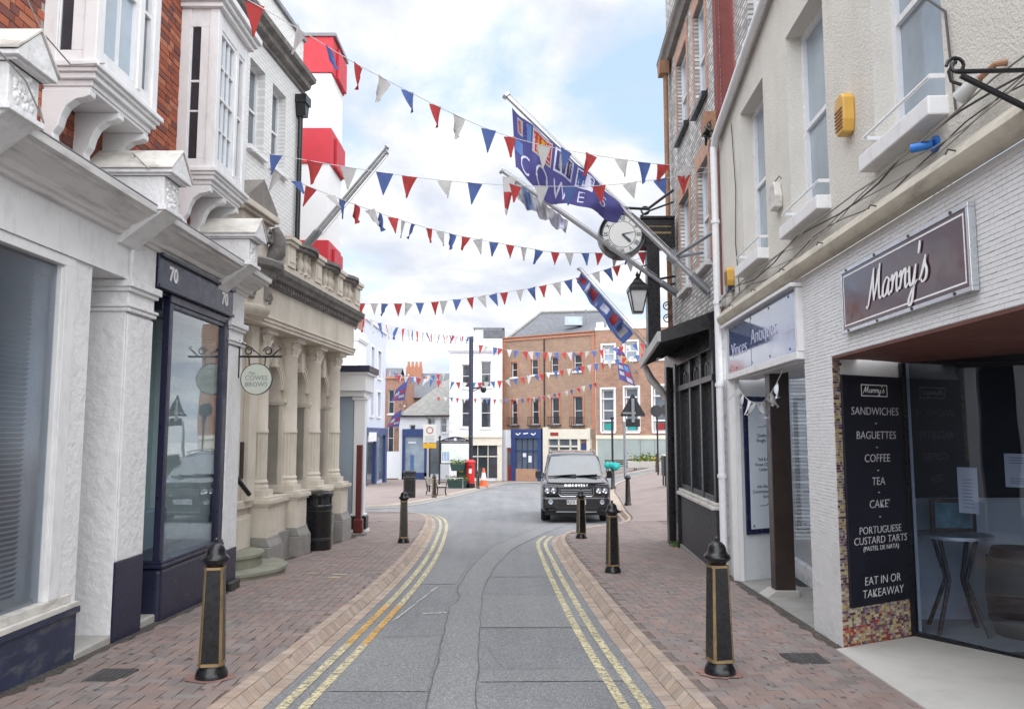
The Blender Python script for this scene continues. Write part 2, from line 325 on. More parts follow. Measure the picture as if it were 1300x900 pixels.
def text(body, size, origin, xd, yd, m, parent, name='lettering', ext=.003, shear=0, align='CENTER', sx=1, bold=0, spacing=1):
    cu = bpy.data.curves.new('t', 'FONT'); cu.body = body; cu.size = size; cu.extrude = ext; cu.shear = shear; cu.align_x = align; cu.align_y = 'CENTER'; cu.offset = bold; cu.resolution_u = 3; cu.space_character = spacing
    to = bpy.data.objects.new('t', cu); col.objects.link(to); dg = bpy.context.evaluated_depsgraph_get(); dg.update()
    me = bpy.data.meshes.new_from_object(to.evaluated_get(dg)); bpy.data.objects.remove(to); bpy.data.curves.remove(cu)
    xd = Vector(xd).normalized(); yd = Vector(yd).normalized(); zd = xd.cross(yd); o = Vector(origin) - (wloc(parent) if parent else Vector())
    me.transform(Matrix(((xd.x*sx, yd.x, zd.x, o.x), (xd.y*sx, yd.y, zd.y, o.y), (xd.z*sx, yd.z, zd.z, o.z), (0, 0, 0, 1))))
    me.materials.clear(); me.materials.append(MATS[m]); me.name = name
    ob = bpy.data.objects.new(name, me); col.objects.link(ob); ob.parent = parent; return ob
def wall(mb, s0, s1, z0, z1, ops, n=0, depth=.2):
    S = sorted({s0, s1, *[q for o in ops for q in o[:2]]}); Z = sorted({z0, z1, *[q for o in ops for q in o[2:4]]})
    S = [q for q in S if s0 <= q <= s1]; Z = [q for q in Z if z0 <= q <= z1]
    for i in range(len(S)-1):
        for j in range(len(Z)-1):
            cs, cz_ = (S[i]+S[i+1])/2, (Z[j]+Z[j+1])/2
            if any(a < cs < b and c < cz_ < d for a, b, c, d in ops): continue
            mb.quad((S[i], n, Z[j]), (S[i+1], n, Z[j]), (S[i+1], n, Z[j+1]), (S[i], n, Z[j+1]))
    for a, b, c, d in ops:
        e = n-depth
        mb.quad((a, n, c), (a, e, c), (a, e, d), (a, n, d)); mb.quad((b, n, c), (b, e, c), (b, e, d), (b, n, d))
        mb.quad((a, n, d), (b, n, d), (b, e, d), (a, e, d)); mb.quad((a, n, c), (b, n, c), (b, e, c), (a, e, c))
    return mb
def sash(parent, F, a, b, c, d, n, fm='white_paint', gm='glass_mid', cols=1, rows=1, fw=.06, curtain=None, mid=True, bar=.018):
    """a sash window filling a..b, c..d, its face at depth n"""
    m = MB(F); m.box(a, a+fw, n-.06, n, c, d); m.box(b-fw, b, n-.06, n, c, d); m.box(a+fw, b-fw, n-.06, n, c, c+fw*1.2); m.box(a+fw, b-fw, n-.06, n, d-fw, d)
    h = (c+d)/2
    if mid: m.box(a+fw, b-fw, n-.07, n-.005, h-fw*.35, h+fw*.35)
    segs = [(c+fw*1.2, h-fw*.35), (h+fw*.35, d-fw)] if mid else [(c+fw*1.2, d-fw)]
    for z0, z1 in segs:
        for i in range(1, cols): x = a+fw+(b-a-2*fw)*i/cols; m.box(x-bar/2, x+bar/2, n-.05, n-.012, z0, z1)
        for j in range(1, rows): z = z0+(z1-z0)*j/rows; m.box(a+fw, b-fw, n-.049, n-.013, z-bar/2, z+bar/2)
    w = m.build('window', fm, parent)
    for z0, z1 in segs: MB(F).box(a+fw*.8, b-fw*.8, n-.046, n-.040, z0-.01, z1+.01).build('pane', gm, w)
    return w
# ================================================================== ground
def sst(a, b, x):
    t = max(0, min(1, (x-a)/(b-a))); return t*t*(3-2*t)
def gz(x, y):
    yy = y if y < 70 else 70+(y-70)*.2
    return -.033*yy + .2*max(0, min(9, x-3))*sst(20, 30, y)
def lerp_tab(tab, y):
    for (y0, x0), (y1, x1) in zip(tab, tab[1:]):
        if y <= y1: return x0+(x1-x0)*(y-y0)/(y1-y0)
    return tab[-1][1]
def smooth_path(pts, step):
    """Catmull-Rom through pts, resampled at even steps"""
    P = [Vector(p) for p in pts]; out_ = []
    for i in range(len(P)-1):
        p0, p1, p2, p3 = P[max(i-1, 0)], P[i], P[i+1], P[min(i+2, len(P)-1)]
        for k in range(24):
            t = k/24; out_.append(.5*((2*p1)+(-p0+p2)*t+(2*p0-5*p1+4*p2-p3)*t*t+(-p0+3*p1-3*p2+p3)*t**3))
    out_.append(P[-1]); res = [out_[0]]; acc = 0
    for a, b in zip(out_, out_[1:]):
        d = (b-a).length
        while acc+d >= step and d > 1e-9:
            a = a+(b-a)*((step-acc)/d); res.append(a.copy()); d = (b-a).length; acc = 0
        acc += d
    return res
def sheet(name, m, xs_of_y, ys, dz, kind='structure', parent=None):
    mb = MB(); k = len(xs_of_y(ys[0]))
    for y in ys: mb.v += [(x, y, gz(x, y)+dz) for x in xs_of_y(y)]
    for j in range(len(ys)-1):
        for i in range(k-1): mb.f.append((j*k+i, j*k+i+1, (j+1)*k+i+1, (j+1)*k+i))
    o = mb.build(name, m, parent, fix=False)
    if kind: o['kind'] = kind
    return o
def rng(a, b, n): return [a+(b-a)*i/n for i in range(n+1)]
sheet('ground', 'concrete', lambda y: rng(-260, 3, 6)+[4, 5, 6, 8, 10, 12]+rng(16, 260, 6), rng(-60, 20, 8)+rng(21, 70, 25)+[90, 140, 220, 400], -.4)
ROAD = -.085
road = sheet('road', 'asphalt', lambda y: rng(-16, 3, 8)+[4, 5, 6, 7, 8, 9, 10, 11, 12]+rng(14, 24, 4), rng(-14, 20, 17)+rng(21, 66, 45), ROAD)

LK = [(-2.2, -6), (-2.12, 2), (-2.02, 5.4), (-1.93, 8), (-1.87, 11), (-1.9, 14), (-2.04, 17.3), (-2.28, 21), (-2.62, 23.6), (-3.1, 24.8), (-4.2, 25.5), (-7, 26.2)]
RK = [(1.62, -6), (1.48, 2), (1.36, 5.4), (1.23, 8), (1.15, 11), (1.1, 14), (1.1, 16.6), (1.35, 18.2), (2.1, 19.8), (2.95, 21.0), (3.36, 22.5), (3.55, 25), (4.0, 30), (4.5, 35), (5.5, 40), (8.0, 43.8), (14, 46.5)]
FK = [(-9, 27.4), (-5.2, 28.3), (-4.2, 30.2), (-3.4, 35.0), (-2.5, 43), (-1.6, 51), (-.5, 58.2), (1.5, 59.4), (3.6, 57.5), (4.8, 53), (6.5, 49.5), (10, 48.6), (16, 49)]

def kerb(path, side, step, parent, ymin, ymax):
    """tan brick kerb: flat header, splayed face, flat channel; the bricks nearest the camera are pieces, the rest one field"""
    w = step-.006
    PR = [[(0, -.1), (.100, -.1), (.100, .004), (.008, .006), (0, 0)], [(.104, -.14), (.172, -.14), (.172, -.07), (.104, .001)], [(.176, -.14), (.280, -.14), (.280, -.078), (.176, -.074)]]
    metas = []
    for prof in PR:
        o = MB().prism([(x, -w/2, z) for x, z in prof], (0, w, 0)).build('kerb_brick', 'kerb_piece'); metas.append(o.data); bpy.data.objects.remove(o)
    pts = smooth_path([(x, y, gz(x, y)) for x, y in path], step); field = MB(); n = 0
    for a, b in zip(pts, pts[1:]):
        if not (ymin <= a.y <= ymax): continue
        t = (b-a).normalized(); nrm = Vector((t.y, -t.x, 0)).normalized()*side; yv = t*side; zv = nrm.cross(yv).normalized(); c = (a+b)/2
        for k, me in enumerate(metas):
            p = c+zv*RND.uniform(-.002, .002); M = Matrix(((nrm.x, yv.x, zv.x, p.x), (nrm.y, yv.y, zv.y, p.y), (nrm.z, yv.z, zv.z, p.z), (0, 0, 0, 1)))
            if n < 300 and a.y > 4.9: o = bpy.data.objects.new('kerb_brick', me); col.objects.link(o); o.parent = parent; o.matrix_basis = M; n += 1
            else: field.M = M; field.prism([(x, -w/2, z) for x, z in PR[k]], (0, w, 0))
    field.M = None; field.build('kerb_brick_field', 'kerb_field', parent, fix=False, kind='stuff')
def offset(path, d, step=.25, dz=0):
    pts = smooth_path([(x, y, 0) for x, y in path], step); res = []
    for i, p in enumerate(pts):
        t = (pts[min(i+1, len(pts)-1)]-pts[max(i-1, 0)]).normalized(); q = p+Vector((t.y, -t.x, 0))*d; res.append((q.x, q.y))
    return res
def ribbon(name, m, A, B, dz, parent, kind=None):
    mb = MB(); k = len(A)
    mb.v = [(x, y, gz(x, y)+dz) for x, y in A]+[(x, y, gz(x, y)+dz) for x, y in B]
    mb.f = [(i, i+1, k+i+1, k+i) for i in range(k-1)]
    o = mb.build(name, m, parent, fix=False)
    if kind: o['kind'] = kind
    return o
def slab(name, m, A, B, dz, cols=6):
    """pavement sheet between two polylines of equal length"""
    mb = MB(); k = len(A)
    for (x0, y0), (x1, y1) in zip(A, B):
        for c in range(cols+1): f = c/cols; x, y = x0+(x1-x0)*f, y0+(y1-y0)*f; mb.v.append((x, y, gz(x, y)+dz))
    for i in range(k-1):
        for c in range(cols): mb.f.append((i*(cols+1)+c, i*(cols+1)+c+1, (i+1)*(cols+1)+c+1, (i+1)*(cols+1)+c))
    o = mb.build(name, m, None, fix=False); o['kind'] = 'structure'; return o
lk = smooth_path([(x, y, 0) for x, y in LK], .3); lk = [(p.x+.05, p.y) for p in lk]
rk = smooth_path([(x, y, 0) for x, y in RK], .3); rk = [(p.x-.05, p.y) for p in rk]
fk = smooth_path([(x, y, 0) for x, y in FK], .4); fk = [(p.x, p.y) for p in fk]
pav_l = slab('pavement_left', 'joint_sand', [(min(-9, x-3), min(y, 25.6)) for x, y in lk], lk, -.009)
rk_n = [q for q in rk if q[1] < 21.9]; rk_f = [q for q in rk if q[1] > 21.3]
pav_r = slab('pavement_right', 'joint_sand', rk_n, [(9, y) for x, y in rk_n], -.009, 8)
pb = slab('paving_beyond', 'paving_far', [(x+.08, y) for x, y in rk_f], [(14, y if y < 33 else 33+(y-33)*.25) for x, y in rk_f], .001, 10); pb.parent = pav_r; del pb['kind']
INNER = [(0, (-16, 30)), (.25, (-14, 45)), (.5, (-12, 66)), (.62, (-2, 67)), (.75, (4, 66)), (1, (18, 64))]
def inner(f): return (lerp_tab([(t, p[0]) for t, p in INNER], f), lerp_tab([(t, p[1]) for t, p in INNER], f))
pav_f = slab('pavement_square', 'paving_far', [inner(i/(len(fk)-1)) for i in range(len(fk))], fk, 0, 10)
# herringbone block paving: single blocks near the camera, one field of blocks beyond, texture past that
def lk_x(y): return lerp_tab(sorted((q[1], q[0]) for q in lk if q[1] < 24.5), y)
def rk_x(y): return lerp_tab(sorted((q[1], q[0]) for q in rk if q[1] < 42), y)
def pave(parent, inside, x0, x1, y0, y1, u=.104, ymax_piece=99, ang=0):
    cells = []
    ca, sa = math.cos(ang), math.sin(ang)
    nx, ny = int((x1-x0)/u)+60, int((y1-y0)/u)+60
    for a in range(-60, nx):
        for b in range(-60, ny):
            k = (a-b) % 4
            if k == 0: cx, cy, r = a+1, b+.5, 0
            elif k == 3: cx, cy, r = a+.5, b+1, 1
            else: continue
            px, py = cx*u, cy*u; x, y = x0+px*ca-py*sa, y0+px*sa+py*ca
            if inside(x, y): cells.append((x, y, r))
    cells.sort(key=lambda c: c[0]**2+c[1]**2 if c[1] > 5.2 else 1e6)
    l, w = u-.0028, u/2-.0028
    def vb(r): a_, b_ = (l, w) if not r else (w, l); return a_, b_
    me = [MB().box(-l, l, -w, w, -.05, 0).build('paver', 'paver_piece')]; o0 = me[0]; me = o0.data; bpy.data.objects.remove(o0)
    for x, y, r in cells[:300]:
        o = bpy.data.objects.new('paver', me); col.objects.link(o); o.parent = parent
        o.location = (x, y, gz(x, y)+RND.uniform(-.0015, .001)); o.rotation_euler = (math.atan(-.033)+RND.uniform(-.005, .005), RND.uniform(-.006, .006), ang+r*math.pi/2+RND.uniform(-.008, .008))
    mb = MB()
    for x, y, r in cells[300:]:
        e = ang+r*math.pi/2+RND.uniform(-.01, .01); c, s = math.cos(e), math.sin(e); dz = RND.uniform(-.0015, .001); tx, ty = RND.uniform(-.006, .006), RND.uniform(-.005, .005)
        V = []
        for zb in (-.05, 0):
            for sx, sy in ((-1, -1), (1, -1), (1, 1), (-1, 1)):
                qx, qy = sx*l*c-sy*w*s, sx*l*s+sy*w*c; V.append((x+qx, y+qy, gz(x, y)-.033*qy+tx*qx+ty*qy+dz+zb))
        mb.add(V, [(4, 5, 6, 7), (0, 1, 5, 4), (1, 2, 6, 5), (2, 3, 7, 6), (3, 0, 4, 7)])
    mb.build('paver_field', 'paver_field', parent, fix=False, kind='stuff')
pave(pav_l, lambda x, y: 3.6 < y < 21.5 and -4.6 < x < lk_x(y)-.03, -4.7, -1.8, 3.6, 21.5, ang=.02)
pave(pav_r, lambda x, y: 3.6 < y < 21.5 and rk_x(y)+.1 < x < 3.9 and not (y < 7.05 and x > 2.9), 1.0, 3.9, 3.6, 21.5, ang=.05)
sheet('paving_beyond', 'paving_far', lambda y: [-9+(lk_x(y)+.02+9)*f/8 for f in range(9)], rng(21.5, 24.4, 8), .001, None, pav_l)
kerb(LK, 1, .112, pav_l, 3.5, 25.4)
kerb(RK, -1, .112, pav_r, 3.5, 25.4)
rk_far = [q for q in RK if q[1] > 24.9]
ribbon('kerb_stone', 'kerb_far', offset(rk_far, 0), offset(rk_far, -.3), .012, pav_r)
ribbon('kerb_stone', 'kerb_far', offset(FK, 0), offset(FK, .3), .015, pav_f)
FK2 = offset(FK, .3); ribbon('kerb_face', 'step_stone', FK2, offset(FK, .45), -.07, pav_f)
# vertical kerb faces of the far kerbs
for pth, d, par in ((FK, .3, pav_f), (rk_far, -.3, pav_r)):
    A = offset(pth, d); mb = MB(); k = len(A); mb.v = [(x, y, gz(x, y)+.012) for x, y in A]+[(x, y, gz(x, y)-.12) for x, y in A]; mb.f = [(i, i+1, k+i+1, k+i) for i in range(k-1)]
    mb.build('kerb_face', 'step_stone', par, fix=False)
# road markings and repairs (children of the road)
RZ = ROAD+.008
lko = [q for q in LK if q[1] > -5]; rko = [q for q in RK if -5 < q[1] < 19]
for d0, d1 in ((.37, .445), (.525, .60)):
    ribbon('yellow_line', 'yellow_paint', offset(lko, d0), offset(lko, d1), RZ, road)
for d0, d1 in ((-.37, -.445), (-.525, -.60)):
    ribbon('yellow_line', 'yellow_paint', offset(rko, d0), offset(rko, d1), RZ, road)
for d0, d1 in ((.375, .44), (.53, .595)):
    ribbon('worn_line_patch', 'orange_paint', [(lk_x(y)-.05+d0, y) for y in rng(7.6, 9.6, 8)], [(lk_x(y)-.05+d1, y) for y in rng(7.6, 9.6, 8)], RZ+.003, road)
TL = [(-5, -.45), (2, -.52), (5.4, -.58), (8.6, -.70), (9.6, -.74), (10.0, -.62), (10.8, -.74), (13, -.66), (15.7, -.42), (18.5, .2), (21.2, .95), (24.5, 2.2), (29, 4.0)]
TR = [(-5, -.1), (2, -.2), (5.4, -.24), (8.6, -.34), (10.8, -.39), (13, -.28), (15.7, 0.03), (18.5, .68), (21.2, 1.42), (24.5, 2.65), (29, 4.5)]
ys = rng(-4, 28, 90)
ta = [(lerp_tab(TL, y), y) for y in ys]; tb = [(lerp_tab(TR, y), y) for y in ys]
ribbon('trench_patch', 'asphalt_patch', ta, tb, ROAD+.004, road)
def crack(pts, w, dz=ROAD+.0075):
    a, b = [], []
    for i, p in enumerate(pts):
        q0, q1 = pts[max(i-1, 0)], pts[min(i+1, len(pts)-1)]; tx, ty = q1[0]-q0[0], q1[1]-q0[1]; l = math.hypot(tx, ty) or 1
        e = w*RND.uniform(.35, 1.1)/2; a.append((p[0]-ty/l*e, p[1]+tx/l*e)); b.append((p[0]+ty/l*e, p[1]-tx/l*e))
    ribbon('tar_joint', 'tar', a, b, dz, road)
def wob(pts, n, amp):
    res = []
    for (x0, y0), (x1, y1) in zip(pts, pts[1:]):
        for i in range(n): f = i/n; res.append((x0+(x1-x0)*f+RND.uniform(-amp, amp), y0+(y1-y0)*f+RND.uniform(-amp, amp)))
    return res+[pts[-1]]
crack(wob(ta, 2, .012), .013); crack(wob(tb, 2, .010), .011)
for pts in ([(-.25, 6.72), (.95, 6.75)], [(-.38, 10.35), (.85, 10.3)], [(-1.42, 7.9), (-.68, 8.0)], [(-1.4, 10.9), (-.8, 11.0)], [(-.32, 8.3), (.8, 8.35)], [(-1.5, 13.8), (-.6, 13.9)], [(-1.9, 18.6), (.2, 19.0)], [(-2.0, 20.8), (1.0, 21.6)], [(-.4, 14.7), (.7, 14.6)], [(-2.0, 22.8), (0.5, 23.5), (3, 23.4)]):
    crack(wob(pts, 14, .014), .010)
ribbon('repair_patch', 'asphalt_new', [(-.25, 6.35), (.93, 6.38)], [(-.24, 6.70), (.95, 6.73)], ROAD+.0055, road)
ribbon('repair_patch', 'asphalt_patch', [(-.34, 8.36), (.8, 8.38)], [(-.38, 10.3), (.83, 10.26)], ROAD+.0045, road)
ribbon('scrape_mark', 'faded_white', wob([(-1.28, 8.7), (-1.02, 11.0)], 8, .008), wob([(-1.25, 8.7), (-1.0, 11.0)], 8, .008), RZ, road)
ribbon('scrape_mark', 'faded_white', [(-1.0, 9.05), (-.74, 9.1)], [(-1.0, 9.10), (-.74, 9.17)], RZ, road)
for x, y, w in ((.9, 19.6, .5), (-.6, 30, 1.2), (1.2, 27, .8)):
    ribbon('scrape_mark', 'faded_white', [(x, y), (x+w, y+.08)], [(x, y+.1), (x+w, y+.17)], RZ, road)
# marks and covers in the pavements
ribbon('sprayed_mark', 'yellow_paint', [(-2.95, 11.6), (-2.78, 11.6)], [(-2.95, 11.68), (-2.78, 11.68)], .008, pav_l)
ribbon('sprayed_mark', 'yellow_paint', [(-2.58, 11.5), (-2.36, 11.5)], [(-2.58, 11.58), (-2.36, 11.58)], .008, pav_l)
ribbon('sprayed_mark', 'yellow_paint', [(-2.56, 11.2), (-2.40, 11.2)], [(-2.56, 11.28), (-2.40, 11.28)], .008, pav_l)
def cover(name, x, y, w, d, lab):
    r = thing(name, lab, 'drain cover', (x, y, gz(x, y)))
    mb = MB(); mb.box(x-w/2-.03, x+w/2+.03, y-d/2-.03, y+d/2+.03, gz(x, y)-.03, gz(x, y)+.006); mb.build('frame', 'galv_dark', r)
    mb = MB(); mb.box(x-w/2, x+w/2, y-d/2, y+d/2, gz(x, y)-.02, gz(x, y)+.009)
    for i in range(6): mb.box(x-w/2+.02+i*w/6, x-w/2+.02+i*w/6+w/12, y-d/2+.02, y+d/2-.02, gz(x, y)+.005, gz(x, y)+.012)
    mb.build('plate', 'galv_dark', r)
mat('galv_dark', (.07, .065, .065), .6, .3, 10, metal=.3)
cover('drain_cover', -3.06, 6.22, .22, .26, 'small dark metal cover in the paving left of the left near bollard')
cover('drain_cover', 2.42, 6.72, .26, .26, 'dark square stopcock cover near the foot of the mosaic panel')
for par, fx in ((pav_l, lambda y: RND.uniform(-3.5, lk_x(y)-.1)), (pav_r, lambda y: RND.uniform(rk_x(y)+.15, 2.75))):
    mb = MB()
    for i in range(170):
        y = RND.uniform(5.0, 16); x = fx(y); q = RND.uniform(.010, .024); z0 = gz(x, y)+.0035; k = 7
        mb.add([(x+q*math.cos(6.283*j/k)*RND.uniform(.8, 1.2), y+q*math.sin(6.283*j/k)*RND.uniform(.8, 1.2), z0-.033*q*math.sin(6.283*j/k)) for j in range(k)], [tuple(range(k))])
    mb.build('gum_spots', 'gum', par, fix=False, kind='stuff')
ribbon('repair_patch', 'asphalt_new', [(-1.40, 11.2), (-.78, 11.2)], [(-1.45, 13.6), (-.70, 13.7)], ROAD+.0045, road)
ribbon('repair_patch', 'asphalt_patch', [(-1.38, 6.1), (-.64, 6.1)], [(-1.40, 7.8), (-.69, 7.9)], ROAD+.0045, road)
ribbon('repair_patch', 'asphalt_new', [(-.28, 11.9), (.62, 11.9)], [(-.22, 14.5), (.62, 14.45)], ROAD+.0045, road)
# ================================================================== left terrace: two shopfronts, brick above, oriel windows
FL = frame(-3.6, 0, 0, 1)
tb_ = thing('terrace_building', 'red brick terrace with white shopfronts, console brackets and two white oriel windows', 'building', (-4.2, 6, -.2))
MB(FL).box(1.5, 10.55, -5, -.302, 3.3, 8.2).build('upper_wall', 'mortar', tb_)
MB(FL).box(10.3, 10.5, -5, -1.1, -.6, 3.3).build('side_wall', 'white_paint', tb_)
ORI = [(6.2, 7.43), (8.8, 9.94)]
cells = []
for r in range(int((7.6-3.62)/.075)):
    z = 3.62+r*.075; s = 4.3 - (.1125 if r % 2 else 0)*1.5; k = r % 2
    while s < 10.5:
        w = .215 if k % 2 == 0 else .1025
        a, b = s, min(s+w, 10.5)
        if not any(o0+.04 < (a+b)/2 < o1-.04 and z > 4.5 for o0, o1 in ORI) and b-a > .04: cells.append((a, b, z))
        s += w+.01; k += 1
cells.sort(key=lambda c: ((c[0]+c[1])/2)**2+(c[2]-1.6)**2 if c[0] > 5.2 else 1e5+c[0])
shared = {}
fb = MB(FL)
for i, (a, b, z) in enumerate(cells):
    d = RND.uniform(.007, .013)
    if i < 300:
        key = round(b-a, 3)
        if key not in shared:
            o = MB(FL).box(-key/2, key/2, -.03, .010, 0, .065).build('brick', 'brick_piece', fix=True); m_ = o.data; bpy.data.objects.remove(o)
            m_.transform(Matrix.Translation(-(FL @ Vector((0, 0, 0))))); shared[key] = m_
        o = bpy.data.objects.new('brick', shared[key]); col.objects.link(o); o.parent = tb_
        o.location = FL @ Vector(((a+b)/2, -.302+d-.010, z)) - tb_.location
    else: fb.box(a, b, -.33, -.302+d, z, z+.065)
fb.build('brick_field', 'brick_field', tb_, fix=False, kind='stuff')
# --- shop one: plain white shopfront with a big window
rise = MB(FL).box(1.5, 6.70, -.25, 0, -.6, .20); rise.box(1.5, 6.71, -.25, .025, .16, .215); rise.build('stall_riser', 'navy_worn', tb_, bevel=.012)
m = MB(FL).box(1.5, 6.66, -.2, .035, .218, .262); m.box(1.5, 6.60, -.2, .0, .262, .33); m.build('sill', 'worn_white', tb_, bevel=.006)
m = MB(FL).box(6.27, 6.42, -.12, 0, .33, 2.98); m.box(1.5, 6.42, -.12, -.004, 2.98, 3.06); m.box(3.2, 3.3, -.12, -.01, .33, 2.98); m.box(6.255, 6.27, -.1, -.03, .33, 2.98)
wf = m.build('window_frame', 'white_paint', tb_, bevel=.005)
MB(FL).box(3.3, 6.26, -.075, -.068, .33, 2.98).build('pane', 'hazy_glass', wf); MB(FL).box(1.5, 3.2, -.075, -.068, .33, 2.98).build('pane', 'hazy_glass', wf)
m = MB(FL)
for i in range(66): z = .36+i*.04; m.quad((1.6, -.30, z), (6.3, -.30, z), (6.3, -.27, z+.032), (1.6, -.27, z+.032))
m.build('venetian_blind', 'blind', tb_, fix=False)
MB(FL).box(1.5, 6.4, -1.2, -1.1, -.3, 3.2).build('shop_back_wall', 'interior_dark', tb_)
m = MB(FL).box(6.425, 6.68, -1.1, -.015, -.5, 3.06); m.build('lobby_return', 'white_lumpy', tb_)
m = MB(FL).box(1.5, 7.27, -.3, 0, 3.062, 3.46); m.box(1.5, 7.27, 0, .012, 3.062, 3.09); m.box(5.86, 5.863, 0, .001, 3.1, 3.45); m.build('fascia', 'white_paint', tb_)
m = MB(FL).box(6.68, 7.27, -1.1, -.302, 3.03, 3.058); m.build('lobby_ceiling', 'white_paint', tb_)
MB(FL).box(6.68, 7.27, -1.15, .01, -.7, -.165).build('door_step', 'step_stone', tb_, bevel=.015)
d_ = MB(FL).box(6.68, 7.27, -1.2, -1.12, -.16, 3.0).build('door', 'navy_worn', tb_); MB(FL).box(6.76, 6.79, -1.12, -1.08, .8, 1.0).build('handle', 'gold_paint', d_)
def pilaster(a, b, zb, dark):
    m = MB(FL).box(a, b, -1.1, 0, -.7, 2.76); m.box(a+.005, b-.005, 0, .018, dark, 2.74)
    m.box(a-.02, b+.02, -1.08, .04, 2.76, 2.80); m.box(a-.035, b+.035, -1.08, .055, 2.80, 2.83); m.box(a+.0, b, -1.08, .02, 2.83, 2.95)
    m.box(a-.03, b+.03, -1.08, .05, 2.95, 2.99); m.box(a-.05, b+.05, -1.08, .075, 2.99, 3.06)
    m.box(a+.02, b-.02, -.3, .03, 3.06, 3.5)
    p = m.build('pilaster', 'white_lumpy', tb_, bevel=.01)
    MB(FL).box(a-.003, b+.003, .0, .024, -.7, dark).build('plinth', 'navy_paint', p, bevel=.006)
    return p
pilaster(7.27, 7.80, 0, .47); pilaster(9.92, 10.42, 0, .17)
MB(FL).box(10.05, 10.42, .024, .09, -.55, -.22).build('boot_scraper', 'black_paint', tb_, bevel=.02)
# --- shop two (number 70): navy frame and display window
MB(FL).box(7.80, 8.22, -1.15, -.02, -.7, -.19).build('door_step', 'step_stone', tb_, bevel=.015)
m = MB(FL).box(8.20, 9.92, -1.0, .02, -.7, .26); m.build('stall_riser', 'navy_paint', tb_, bevel=.05, seg=4)
m = MB(FL).box(8.18, 9.915, -1.0, .045, .262, .30); m.box(8.2, 9.915, -1.0, .03, .30, .335)
m.box(8.20, 8.275, -.07, .01, .335, 3.0); m.box(9.78, 9.915, -.1, .012, .335, 3.0); m.box(8.20, 9.915, -.08, .015, 3.0, 3.088); m.box(8.26, 9.8, -.06, .0, 2.95, 3.0)
m.box(8.20, 8.27, -1.0, -.93, .335, 3.0); m.box(8.20, 8.27, -1.0, -.07, 2.92, 3.06); m.box(7.8, 8.2, -1.1, -.02, 3.06, 3.088)
wf = m.build('window_frame', 'navy_paint', tb_, bevel=.008)
MB(FL).box(8.275, 9.78, -.036, -.030, .335, 2.96).build('pane', 'clear_glass', wf); MB(FL).box(8.232, 8.238, -.93, -.07, .335, 2.93).build('pane', 'clear_glass', wf)
MB(FL).box(8.9, 10.2, -.95, -.9, -.3, 3.2).build('added_backdrop', 'interior_teal', tb_); m = MB(FL).box(8.3, 10.2, -2.6, -2.5, -.3, 3.2); m.box(10.0, 10.1, -2.5, -.1, -.3, 3.2); m.box(7.8, 10.0, -2.5, -.1, 3.1, 3.2); m.box(8.28, 10, -2.5, -.1, .2, .30); m.build('shop_interior', 'interior_pale', tb_)  # pale teal panel added close behind the glass to brighten the window
m = MB(FL)
pts = [(8.55, .3), (8.55, 2.1)]+[(9.0-.45*math.cos(t), 2.1+.45*math.sin(t)) for t in [math.pi*i/12 for i in range(13)]]+[(9.45, .3)]
m.prism([(p[0], -2.49, p[1]) for p in pts], (0, .03, 0)); m.build('interior_arch', 'interior_dark', tb_)
m = MB(FL).box(8.6, 9.5, -1.0, -.5, .3, .75); m.box(8.7, 8.76, -.8, -.74, .75, 1.5); m.lathe([(.01, 0), (.14, .1), (.18, .3), (.1, .5)], (0, 0, 0)) if 0 else None
m.build('display_counter', 'interior_blue', tb_, bevel=.01)
MB(FL).box(7.8, 8.2, -1.16, -1.12, -.19, 3.05).build('door', 'navy_paint', tb_)
m = MB(FL).box(7.80, 9.92, -.3, .05, 3.09, 3.44); m.box(7.80, 9.92, .05, .075, 3.09, 3.13); m.box(7.80, 9.92, .05, .09, 3.41, 3.445); m.build('name_board', 'navy_paint', tb_, bevel=.008)
for s_ in (8.14, 9.62): text('70', .21, FL @ Vector((s_, .053, 3.27)), (0, 1, 0), (0, 0, 1), 'letter_white', tb_, 'house_number', bold=.006)
